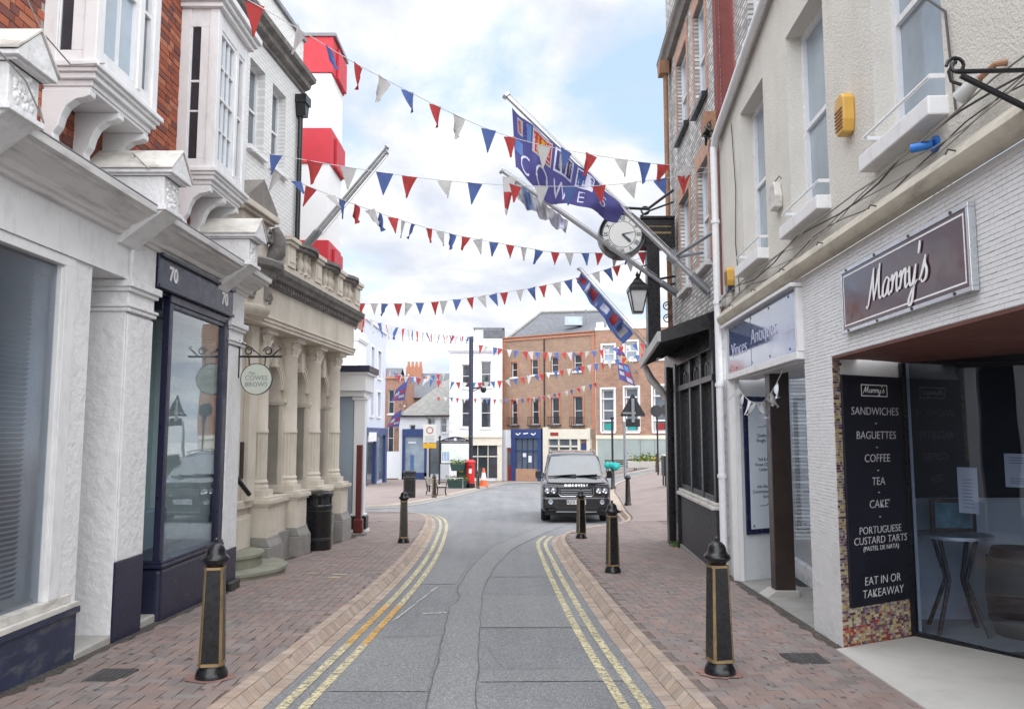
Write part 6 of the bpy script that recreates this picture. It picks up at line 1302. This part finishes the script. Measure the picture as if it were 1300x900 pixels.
m = MB().box(2.62, 3.28, 15.52, 15.82, 5.42, 5.92); m.box(2.58, 3.28, 15.48, 15.86, 5.92, 5.98); m.box(2.6, 3.28, 15.5, 15.84, 5.34, 5.42); m.build('support_box', 'black_paint', r, bevel=.01)
MB().box(2.7, 3.2, 15.515, 15.52, 5.62, 5.66).box(2.7, 3.2, 15.515, 15.52, 5.76, 5.78).build('gilt_line', 'gold_paint', r)
m = MB().tube([(3.28, 15.6, 6.55), (2.75, 15.6, 6.15), (2.2, 15.6, 6.18), (1.9, 15.6, 6.1)], .03, 8); m.tube([(3.28, 15.6, 6.3), (2.8, 15.6, 6.12), (2.6, 15.6, 6.0)], .02, 8); m.tube([(2.7+.08*math.cos(t), 15.6, 6.12+.08*math.sin(t)) for t in [i*.6 for i in range(11)]], .02, 6); m.build('scroll_bracket', 'black_paint', r, smooth=50)
r = thing('clock_post', 'square black post standing on the canopy corner below the clock', 'post', (2.81, 15.55, 3.05))
m = MB().box(2.69, 2.94, 15.42, 15.68, 3.2, 5.34); m.box(2.64, 2.99, 15.38, 15.72, 3.1, 3.24); m.box(2.66, 2.97, 15.4, 15.7, 3.24, 3.3); m.build('shaft', 'black_paint', r, bevel=.012)
for z in (4.55, 4.7): MB().tube([(2.94, 15.55, z), (3.27, 15.55, z+.06)], .025, 8).build('wall_stay', 'black_paint', r, smooth=50)
for z in (3.9, 4.15): m = MB(); m.tube([(3.1+.1*math.cos(t)*(1-t/14), 15.55, z+.1*math.sin(t)*(1-t/14)) for t in [i*.5 for i in range(20)]], .012, 6); m.build('scroll', 'black_paint', r, smooth=50)
r = thing('wall_lantern', 'black hanging street lantern with pale glass beside the clock post', 'lantern', (2.5, 15.5, 4.0)); c = (2.5, 15.5, 4.0); q4 = (math.pi/4, 2*math.pi+math.pi/4)
MB().lathe([(.12, .03), (.235, .44)], c, 4, *q4).build('glass', 'lantern_glass', r)
m = MB()
for i in range(4): t = math.pi/4+i*math.pi/2; m.tube([(c[0]+.125*math.cos(t), c[1]+.125*math.sin(t), c[2]+.02), (c[0]+.245*math.cos(t), c[1]+.245*math.sin(t), c[2]+.45)], .013, 6)
m.lathe([(.14, 0), (.14, .035), (.10, .035)], c, 4, *q4); m.build('frame', 'black_paint', r)
MB().lathe([(.27, .44), (.27, .50), (.24, .55), (.17, .60), (.11, .66), (.10, .68), (.04, .72), (.03, .75), (.05, .78), (.02, .82), (.001, .86)], c, 4, *q4).build('roof', 'black_paint', r)
MB().tube([(2.5, 15.5, 4.6), (2.6, 15.5, 4.95), (2.7, 15.5, 4.98)], .018, 8).build('hanger', 'black_paint', r, smooth=40)
# ================================================================== square furniture
r = thing('lamp_column', 'tall black lamp column with a camera arm at the edge of the square', 'lamp post', (-2.47, 47.4, gz(-2.47, 47.4))); z = gz(-2.47, 47.4)
MB().tube([(-2.47, 47.4, z), (-2.47, 47.4, z+1.5)], .17, 16).build('base_sleeve', 'navy_paint', r, smooth=40); MB().tube([(-2.47, 47.4, z+1.4), (-2.47, 47.4, 7.45)], [.13, .13], 16).build('column', 'navy_paint', r, smooth=40)
m = MB().tube([(-2.47, 47.4, 4.3), (-1.8, 47.4, 4.4)], .05, 8); m.tube([(-2.47, 47.4, 4.1), (-2.0, 47.4, 4.3)], .03, 8); m.build('arm', 'black_paint', r); MB().lathe([(.05, .35), (.16, .3), (.18, .15), (.1, .02), (.001, 0)], (-1.72, 47.4, 4.05), 16).build('camera_dome', 'black_gloss', r, smooth=50)
z = gz(-2.42, 46.4); x, y = -2.42, 46.4
r = thing('postbox', 'red cylindrical pillar postbox with black base at the kerb of the square', 'postbox', (x, y, z))
MB().lathe([(.27, 0), (.27, .26), (.25, .28)], (x, y, z), 28).build('base', 'black_paint', r, smooth=35); MB().lathe([(.245, .27), (.245, 1.42)], (x, y, z), 28).build('body', 'postbox_red', r, smooth=35)
MB().lathe([(.25, 1.42), (.30, 1.45), (.30, 1.52), (.27, 1.56), (.15, 1.62), (.001, 1.65)], (x, y, z), 28).build('cap', 'postbox_red', r, smooth=35); MB().box(x-.12, x+.12, y-.262, y-.2, z+1.22, z+1.29).build('aperture', 'black_paint', r); MB().box(x-.08, x+.08, y-.255, y-.2, z+.85, z+1.1).build('notice_plate', 'plate_white', r)
x, y = -1.75, 49; z = gz(x, y); r = thing('traffic_cone', 'orange and white traffic cone beside the postbox', 'traffic cone', (x, y, z))
MB().box(x-.3, x+.3, y-.3, y+.3, z, z+.06).build('base', 'cone_orange', r, bevel=.02); MB().lathe([(.24, .05), (.18, .4)], (x, y, z), 20).build('lower_cone', 'cone_orange', r, smooth=35); MB().lathe([(.18, .4), (.105, .85)], (x, y, z), 20).build('reflective_sleeve', 'plate_white', r, smooth=35); MB().lathe([(.105, .85), (.05, 1.12), (.001, 1.13)], (x, y, z), 20).build('top_cone', 'cone_orange', r, smooth=35)
# map board
x, y = -3.35, 46.8; z = gz(x, y); r = thing('map_board', 'black framed town map board with an arched header on the square', 'notice board', (x, y, z))
for e in (-.92, .92): MB().box(x+e-.05, x+e+.05, y-.05, y+.05, z, z+2.9).build('post', 'black_paint', r); MB().lathe([(.07, 2.9), (.09, 2.95), (.05, 3.02), (.001, 3.05)], (x+e, y, z), 12).build('finial', 'black_paint', r)
MB().box(x-.87, x+.87, y-.04, y+.04, z+1.38, z+2.66).build('frame', 'black_paint', r); MB().box(x-.81, x+.81, y-.05, y-.042, z+1.44, z+2.58).build('map_sheet', 'map_paper', r)
m = MB()
for i in range(5): m.box(x-.76+i*.09, x-.71+i*.09, y-.053, y-.051, z+1.55, z+2.1)
m.build('printed_columns', 'flag_sky', r)
m = MB(); rr = random.Random(3)
for i in range(14): px, pz = x+rr.uniform(-.2, .7), z+rr.uniform(1.6, 2.45); m.tube([(px, y-.052, pz), (px+rr.uniform(-.3, .3), y-.052, pz+rr.uniform(-.2, .2))], .008, 4)
m.build('map_lines', 'letter_pale', r)
arc = [(x-.95+1.9*i/12, z+2.72+.26*math.sin(math.pi*i/12)) for i in range(13)]
m = MB()
for (x0, z0), (x1, z1) in zip(arc, arc[1:]): m.prism([(x0, y-.04, z+2.68), (x1, y-.04, z+2.68), (x1, y-.04, z1), (x0, y-.04, z0)], (0, .08, 0))
m.build('arched_header', 'black_paint', r); text('WELCOME TO COWES', .12, (x, y-.045, z+2.78), (1, 0, 0), (0, 0, 1), 'letter_pale', r); MB().box(x-.07, x+.07, y-.05, y-.041, z+2.74, z+2.9).build('crest', 'letter_pale', r)
mat('sign_plate', (.50, .50, .47), .5, .05)
# parking sign
x, y = -4.25, 41; z = gz(x, y); r = thing('traffic_sign', 'restricted zone sign with red ring on a dark pole behind the bench', 'traffic sign', (x, y, z))
MB().tube([(x, y, z), (x, y, z+3.7)], .05, 10).build('pole', 'black_paint', r, smooth=40); MB().box(x-.34, x+.34, y-.09, y-.06, z+2.5, z+3.45).build('plate', 'sign_plate', r)
FS = Matrix(((1, 0, 0, x), (0, 0, 1, y-.1), (0, 1, 0, z+3.14), (0, 0, 0, 1))); MB(FS).lathe([(.14, 0), (.18, 0), (.18, .008), (.14, .008)], (0, 0, 0), 28, caps=False).build('red_ring', 'flag_red', r)
m = MB()
for i in range(5): m.box(x-.26, x+.26-.05*(i % 2), y-.093, y-.091, z+2.54+i*.07, z+2.565+i*.07)
m.build('print_lines', 'letter_grey', r); MB().box(x-.34, x+.34, y-.09, y-.06, z+2.22, z+2.47).build('yellow_plate', 'flag_yellow', r)
# benches
def bench(x, y, ang, lab, mslat, w=1.6, nslat=5):
    z = gz(x, y); r = thing('park_bench', lab, 'bench', (x, y, z)); M = Matrix.Translation((x, y, z)) @ Matrix.Rotation(ang, 4, 'Z')
    for e in (-w/2+.08, w/2-.08):
        m = MB(M).tube([(e, -.28, 0), (e, -.22, .22), (e, -.26, .43)], .03, 8); m.tube([(e, .2, 0), (e, .14, .2), (e, .16, .43), (e, .26, .85)], .03, 8); m.tube([(e, -.3, .42), (e, .2, .40)], .03, 8); m.tube([(e, -.28, .62), (e, .2, .64)], .025, 8); m.tube([(e, -.27, .42), (e, -.28, .62)], .02, 8); m.build('end_frame', 'black_paint', r, smooth=40)
    for i in range(nslat): m = MB(M).box(-w/2, w/2, -.30+i*.095, -.225+i*.095, .43, .46); m.build('seat_slat', mslat, r, bevel=.008)
    for i in range(3): zz_ = .52+i*.11; yy = .17+i*.035; m = MB(M).box(-w/2, w/2, yy, yy+.03, zz_, zz_+.085); m.build('back_slat', mslat, r, bevel=.008)
bench(-3.55, 36.9, math.radians(115), 'park bench with pale slats and black iron ends on the square', 'bench_slat')
bench(6.95, 50.6, math.radians(10), 'dark wooden bench in front of the green stone base', 'wood_dark', 2.0)
# planters
def planter(x, y, tier, lab):
    z = gz(x, y); r = thing('planter', lab, 'planter', (x, y, z)); rr = random.Random(int(x*50)); lv = MB(); fl = MB()
    tubs = [(z+.0, .62, .48)]+([(z+1.0, .42, .4)] if tier else [])
    for zb, w, h in tubs: m = MB(); m.add([(x-w*.8, y-.3, zb), (x+w*.8, y-.3, zb), (x+w*.8, y+.3, zb), (x-w*.8, y+.3, zb), (x-w, y-.38, zb+h), (x+w, y-.38, zb+h), (x+w, y+.38, zb+h), (x-w, y+.38, zb+h)], [(0, 3, 2, 1), (4, 5, 6, 7), (0, 1, 5, 4), (1, 2, 6, 5), (2, 3, 7, 6), (3, 0, 4, 7)]); m.build('tub', 'planter_green', r, bevel=.02)
    if tier: MB().tube([(x, y, z+.4), (x, y, z+1.05)], .06, 8).build('stem_post', 'black_paint', r)
    for zb, w, h in tubs:
        for i in range(160):
            px, py, pz = x+rr.uniform(-w, w), y+rr.uniform(-.4, .4), zb+h+rr.uniform(-.02, .22); a = rr.uniform(0, 6.3); s = rr.uniform(.05, .11); dx, dy, dz = s*math.cos(a), s*math.sin(a), rr.uniform(-.06, .06)
            t = fl if rr.random() < .22 else lv; s2 = .6 if t is fl else 1
            t.quad((px, py, pz), (px+dx*s2, py+dy*.3, pz+dz+.03), (px+dx*1.4*s2, py+dy*1.4, pz+dz), (px+dx*.5, py+dy*.6+.04, pz-.03))
    lv.build('foliage', 'leaf_green', r, fix=False); fl.build('flowers', 'flower_yellow', r, fix=False)
mat('planter_green', (.02, .05, .045), .5, .2)
planter(-3.15, 46.1, True, 'two tier dark green planter with yellow flowers below the map board')
x, y = -3.0, 47.6; z = gz(x, y); r = thing('utility_cabinet', 'dark green street cabinet behind the postbox', 'cabinet', (x, y, z)); MB().box(x-.3, x+.35, y-.25, y+.25, z, z+1.45).build('body', 'planter_green', r, bevel=.02); MB().box(x-.33, x+.38, y-.28, y+.28, z+1.45, z+1.5).build('lid', 'planter_green', r); MB().box(x-.15, x+.1, y-.256, y-.25, z+.9, z+1.1).build('warning_plate', 'flag_yellow', r)
r = thing('hoop_rail', 'low galvanised hoop rail in front of the planter', 'rail', (-3.2, 44.6, gz(-3.2, 44.6))); z = gz(-3.2, 44.6); MB().tube([(-4.0, 44.6, z), (-4.0, 44.6, z+.6), (-2.75, 44.6, z+.6), (-2.75, 44.6, z)], .03, 8).build('hoop', 'galv', r)
def bush(x, y, lab):
    z = gz(x, y); r = thing('low_planting', lab, 'plant', (x, y, z)); rr = random.Random(9); lv = MB(); fl = MB()
    MB().box(x-1.3, x+1.3, y-.4, y+.4, z, z+.42).build('stone_trough', 'step_stone', r, bevel=.03)
    for i in range(420):
        px, py, pz = x+rr.gauss(0, .6), y+rr.uniform(-.45, .3), z+.4+abs(rr.gauss(0, .2)); a = rr.uniform(0, 6.3); s = rr.uniform(.05, .12); (fl if rr.random() < .1 else lv).quad((px, py, pz), (px+s*math.cos(a), py, pz+s*.6), (px+1.6*s*math.cos(a), py+s*math.sin(a), pz+s*.3), (px+.6*s*math.cos(a), py+s*.5, pz-.03))
    lv.build('foliage', 'leaf_green', r, fix=False); fl.build('flowers', 'flower_yellow', r, fix=False)
bush(8.6, 50.5, 'stone trough of low green plants to the right of the dark bench')
# right side: back of a warning sign in a bollard sleeve, black sign pole, bins
x, y = 3.86, 26.6; z = gz(x, y); r = thing('traffic_sign', 'back of a triangular road sign on a grey pole in a bollard sleeve', 'traffic sign', (x, y, z))
MB().lathe([(.125, 0), (.125, .05), (.10, .09), (.09, .12), (.07, .85), (.11, .88), (.11, .92), (.07, .97), (.06, .99)], (x, y, z), 16).build('sleeve', 'black_gloss', r, smooth=35)
m = MB()
for e in (-1, 1): m.tube([(x+e*.085, y-.04, z+.12), (x+e*.062, y-.03, z+.84)], .01, 5)
m.build('edge_bead', 'gold_paint', r); MB().tube([(x-.08, y, z+.9), (x-.08, y, 2.02)], .045, 12).build('pole', 'galv', r, smooth=40)
xs = x+.22; MB().prism([(xs-.40, y+.05, 2.20), (xs+.40, y+.05, 2.20), (xs+.42, y+.05, 2.26), (xs+.03, y+.05, 2.94), (xs-.03, y+.05, 2.94), (xs-.42, y+.05, 2.26)], (0, .03, 0)).build('triangle_back', 'soft_black', r, bevel=.006)
MB().box(xs-.24, xs+.24, y+.05, y+.08, 1.85, 2.12).build('plate_back', 'soft_black', r, bevel=.03); m = MB().box(xs-.35, xs+.1, y+.02, y+.05, 2.28, 2.34); m.box(xs-.05, xs+.05, y+.0, y+.05, 2.0, 2.8); m.build('clip', 'galv', r)
x, y = 4.56, 36; z = gz(x, y); r = thing('sign_pole', 'thin black pole in a bollard sleeve beside the parked car with a teal bag', 'pole', (x, y, z)); MB().lathe([(.13, 0), (.13, .05), (.095, .1), (.07, .85), (.11, .9), (.07, .98)], (x, y, z), 14).build('sleeve', 'black_gloss', r, smooth=35); MB().tube([(x, y, z+.9), (x, y, 2.3)], .05, 10).build('pole', 'black_paint', r, smooth=40); MB().lathe([(.08, 0), (.1, .06), (.05, .12), (.001, .15)], (x, y, 2.28), 12).build('finial', 'black_paint', r, smooth=40)
r = thing('teal_bag', 'teal plastic bag tied round the thin black pole', 'bag', (x, y, z+.8)); rr = random.Random(5); m = MB()
for i in range(7): a = i*.9; m.lathe([(.02, -.14), (.13, -.08), (.17, .02), (.11, .12), (.02, .16)], (x-.05+.22*math.cos(a), y-.2+.1*math.sin(a), z+1.02+rr.uniform(-.05, .06)), 9)
m.build('crumpled_bag', 'teal_cloth', r, smooth=60)
def sbin(x, y, lab):
    z = gz(x, y); r = thing('litter_bin', lab, 'bin', (x, y, z)); 
    for a in (-.22, .22):
        for b in (-.22, .22): MB().box(x+a-.025, x+a+.025, y+b-.025, y+b+.025, z, z+.4).build('leg', 'black_paint', r)
    MB().box(x-.28, x+.28, y-.28, y+.28, z+.38, z+1.15).build('body', 'black_paint', r, bevel=.02); MB().box(x-.32, x+.32, y-.32, y+.32, z+1.15, z+1.2).build('lid', 'plastic_grey', r, bevel=.01)
    for i in range(4): MB().box(x-.2+i*.12, x-.14+i*.12, y-.287, y-.281, z+.5, z+1.05).build('slat', 'galv_dark', r)
sbin(6.15, 31, 'square black slatted bin on legs at the far right building corner')
for x, y, lab in ((7.5, 38, 'thin dark sign pole behind the square bin, nearer one'), (7.35, 40, 'thin dark sign pole behind the square bin, farther one')):
    z = gz(x, y); r = thing('sign_pole', lab, 'pole', (x, y, z)); MB().tube([(x, y, z), (x, y, 2.6)], .045, 8).build('pole', 'black_paint', r, smooth=40)
    FS = Matrix(((1, 0, 0, x-.05), (0, 0, 1, y-.06), (0, 1, 0, 2.75), (0, 0, 0, 1))); MB(FS).lathe([(.001, 0), (.3, 0), (.3, .02), (.001, .02)], (0, 0, 0), 24).build('disc_back', 'soft_black', r)
# ================================================================== parked car
CX, CY = 1.76, 21.85; CZ = gz(CX, 22.5)+ROAD
car = thing('parked_car', 'black four by four parked facing the camera on the right', 'car', (CX, CY, CZ)); CM = Matrix.Translation((CX, CY, CZ)) @ Matrix.Rotation(math.radians(-2), 4, 'Z')
def ringsec(y, hw, z0, z1, rb, rt, tin=0):
    """closed rounded section at station y"""
    pts = []
    def arc(cx, cz, rx, a0, a1):
        for i in range(5): t = a0+(a1-a0)*i/4; pts.append((cx+rx*math.cos(t), y, cz+rx*math.sin(t)))
    arc(hw-tin-rt, z1-rt, rt, 0, math.pi/2); arc(-hw+tin+rt, z1-rt, rt, math.pi/2, math.pi); arc(-hw+rb, z0+rb, rb, math.pi, 1.5*math.pi); arc(hw-rb, z0+rb, rb, 1.5*math.pi, 2*math.pi); return pts
def loft(secs, M):
    mb = MB(M); n = len(secs[0]); mb.add([p for s in secs for p in s], [(j*n+i, j*n+(i+1) % n, (j+1)*n+(i+1) % n, (j+1)*n+i) for j in range(len(secs)-1) for i in range(n)]+[tuple(range(n)), tuple(range((len(secs)-1)*n, len(secs)*n))]); return mb
body = [ringsec(.06, .80, .34, .86, .1, .08), ringsec(.0, .86, .36, .98, .1, .08), ringsec(.03, .90, .34, 1.06, .1, .07), ringsec(.14, .94, .32, 1.10, .1, .08), ringsec(.55, .955, .30, 1.15, .1, .10), ringsec(1.15, .96, .30, 1.18, .1, .10), ringsec(1.5, .96, .30, 1.18, .1, .06), ringsec(4.4, .95, .30, 1.18, .1, .06), ringsec(4.75, .90, .34, 1.14, .12, .1)]
loft(body, CM).build('body', 'car_paint', car, smooth=40)
gh = []
for y, hw, z1, ti in ((1.12, .86, 1.17, .0), (1.28, .865, 1.34, .05), (1.72, .86, 1.80, .14), (1.95, .86, 1.865, .16), (3.0, .86, 1.90, .16), (4.2, .85, 1.90, .16), (4.62, .83, 1.84, .14), (4.72, .82, 1.2, .02)):
    h = hw; pts = [(h-.005, y, 1.10), (h-.02, y, 1.18), (h-ti, y, z1-.05), (h-ti-.08, y, z1), (0, y, z1+.015), (-h+ti+.08, y, z1), (-h+ti, y, z1-.05), (-h+.02, y, 1.18), (-h+.005, y, 1.10)]; gh.append(pts)
loft(gh, CM).build('cabin', 'car_paint', car, smooth=35)
m = MB(CM); m.add([(-.77, 1.165, 1.24), (.77, 1.165, 1.24), (.66, 1.665, 1.775), (0, 1.655, 1.79), (-.66, 1.665, 1.775), (0, 1.15, 1.24)], [(0, 5, 3, 4), (5, 1, 2, 3)]); m.build('windscreen', 'windscreen', car)
for e in (-1, 1):
    MB(CM).add([(e*.855, 1.5, 1.22), (e*.745, 1.85, 1.76), (e*.735, 2.9, 1.78), (e*.852, 2.9, 1.22)], [(0, 1, 2, 3)]).build('side_window', 'glass_dark', car); MB(CM).add([(e*.852, 3.0, 1.22), (e*.735, 3.0, 1.78), (e*.735, 4.1, 1.78), (e*.85, 4.3, 1.22)], [(0, 1, 2, 3)]).build('side_window', 'glass_dark', car)
    MB(CM).tube([(e*.66, 1.95, 1.90), (e*.66, 2.2, 1.94), (e*.66, 4.0, 1.95), (e*.66, 4.3, 1.91)], .022, 8).build('roof_rail', 'chrome', car, smooth=40)
    m = MB(CM); m.prism([(e*.94, 1.32, 1.16), (e*1.12, 1.32, 1.16), (e*1.13, 1.32, 1.30), (e*1.10, 1.32, 1.38), (e*.98, 1.32, 1.38), (e*.95, 1.32, 1.30)], (0, .14, 0)); m.tube([(e*.88, 1.42, 1.16), (e*1.0, 1.40, 1.2)], .03, 6); mir = m.build('door_mirror', 'car_paint', car, bevel=.02)
    hl = MB(CM).add([(e*.50, -.02, .80), (e*.86, .0, .80), (e*.915, .10, .85), (e*.91, .12, 1.02), (e*.55, .0, 1.03), (e*.50, -.015, .95)], [(0, 1, 2, 3, 4, 5)]).build('headlight', 'headlamp', car) if 'headlamp' in MATS else None
for n_, a in (('headlamp', (.05, .055, .065)),): mat(n_, a, .08, .2, 20, spec=.9)
for e in (-1, 1):
    m = MB(CM).box(*sorted((e*.50, e*.90)), -.022, .2, .79, 1.02); hl = m.build('headlight', 'headlamp', car, bevel=.03)
    for cxh, rr_ in ((e*.62, .075), (e*.79, .075)):
        FH_ = CM @ Matrix(((1, 0, 0, cxh), (0, 0, 1, -.026), (0, 1, 0, .905), (0, 0, 0, 1))); MB(FH_).lathe([(rr_*.72, .0), (rr_, -.012), (rr_, .02)], (0, 0, 0), 20, caps=False).build('lamp_ring', 'chrome', hl, smooth=40); MB(FH_).lathe([(.001, -.008), (rr_*.7, .0)], (0, 0, 0), 20).build('lens', 'lamp_lens', hl, smooth=40)
    FH_ = CM @ Matrix(((1, 0, 0, e*.70), (0, 0, 1, -.045), (0, 1, 0, .60), (0, 0, 0, 1))); MB(FH_).lathe([(.001, -.012), (.05, -.01), (.06, -.02), (.07, 0), (.07, .05)], (0, 0, 0), 20).build('fog_lamp', 'lamp_lens', car, smooth=40)
gr = MB(CM).box(-.46, .46, -.028, .1, .76, .965).build('grille', 'car_trim', car, bevel=.01)
for z in (.80, .86, .92): MB(CM).box(-.43, .43, -.036, -.02, z-.012, z+.012).build('grille_bar', 'galv', gr)
m = MB(CM).tube([(-.47, -.035, .985), (-.475, -.035, .80), (-.42, -.035, .745), (.42, -.035, .745), (.475, -.035, .80), (.47, -.035, .985)], .012, 6); m.build('grille_surround', 'chrome', gr, smooth=40)
m = MB(CM).box(-.92, .92, -.05, .25, .40, .735); bp = m.build('bumper', 'car_paint', car, bevel=.07, seg=4)
MB(CM).box(-.60, .60, -.056, .1, .34, .46).build('lower_intake', 'car_trim', bp, bevel=.02); MB(CM).box(-.55, .55, -.06, -.02, .315, .345).build('skid_plate', 'galv', bp)
pl = MB(CM).box(-.26, .26, -.066, -.05, .53, .65).build('number_plate', 'plate_white', car); text('RJ15 OXC', .115, CM @ Vector((0, -.067, .59)), CM.to_3x3() @ Vector((1, 0, 0)), (0, 0, 1), 'letter_dark', pl, ext=.001, bold=.002)
text('DISCOVERY', .085, CM @ Vector((0, -.012, 1.035)), CM.to_3x3() @ Vector((1, 0, 0)), CM.to_3x3() @ Vector((0, .25, 1)), 'chrome', car, ext=.006, spacing=1.55, bold=.004)
for a, b in (((-.6, 1.13, 1.235), (.05, 1.17, 1.275)), ((.0, 1.13, 1.235), (.66, 1.17, 1.275))): MB(CM).tube([a, b], .014, 6).build('wiper', 'car_trim', car)
m = MB(CM).add([(-.80, .13, 1.112), (-.4, .06, 1.11), (.4, .06, 1.11), (.80, .13, 1.112), (.83, 1.1, 1.19), (.3, 1.12, 1.215), (-.3, 1.12, 1.215), (-.83, 1.1, 1.19)], [(0, 1, 6, 7), (1, 2, 5, 6), (2, 3, 4, 5)]); bo = m.build('bonnet', 'car_paint', car); sm = bo.modifiers.new('thick', 'SOLIDIFY'); sm.thickness = .03
for e in (-1, 1):
    for y in (.95, 3.85):
        FWh = CM @ Matrix(((0, 0, e, e*.80), (0, 1, 0, y), (1, 0, 0, .375), (0, 0, 0, 1)))
        wh_ = MB(FWh).lathe([(.24, -.10), (.35, -.10), (.375, -.07), (.375, .12), (.35, .165), (.25, .165)], (0, 0, 0), 32).build('wheel', 'tyre', car, smooth=40); MB(FWh).lathe([(.001, .12), (.06, .13), (.20, .11), (.25, .15), (.25, .1)], (0, 0, 0), 10).build('rim', 'galv', wh_)
        MB(FWh).lathe([(.385, .05), (.44, .155), (.46, .17), (.46, .12)], (0, 0, 0), 24, -math.pi/2, math.pi/2).build('wheel_arch', 'car_paint', car, smooth=40)
MB(CM).box(-.85, .85, .15, 4.6, .22, .42).build('underbody', 'car_trim', car)

# grime where walls meet the paving, and two weed tufts
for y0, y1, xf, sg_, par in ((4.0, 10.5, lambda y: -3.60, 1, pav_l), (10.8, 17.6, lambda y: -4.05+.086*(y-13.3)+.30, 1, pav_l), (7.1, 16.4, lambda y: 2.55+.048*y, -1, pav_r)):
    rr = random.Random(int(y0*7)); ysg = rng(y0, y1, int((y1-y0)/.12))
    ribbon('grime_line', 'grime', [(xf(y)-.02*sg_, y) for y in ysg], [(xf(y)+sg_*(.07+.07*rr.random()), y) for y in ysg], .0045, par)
for x, y, lab in ((3.12, 15.2, 'small green weed at the foot of the black shopfront'), (-3.75, 15.55, 'small green weeds between the round bin and the bank')):
    z = gz(x, y); r = thing('weed_tuft', lab, 'weed', (x, y, z)); rr = random.Random(int(y*10)); m = MB()
    for i in range(60):
        a = rr.uniform(0, 6.3); l = rr.uniform(.04, .11); px, py = x+rr.gauss(0, .05), y+rr.gauss(0, .07); w = .008
        m.quad((px-w, py, z), (px+w, py, z), (px+l*.5*math.cos(a)+w*.5, py+l*.5*math.sin(a), z+l), (px+l*.6*math.cos(a), py+l*.6*math.sin(a), z+l*.9))
    m.build('leaves', 'leaf_green', r, fix=False)
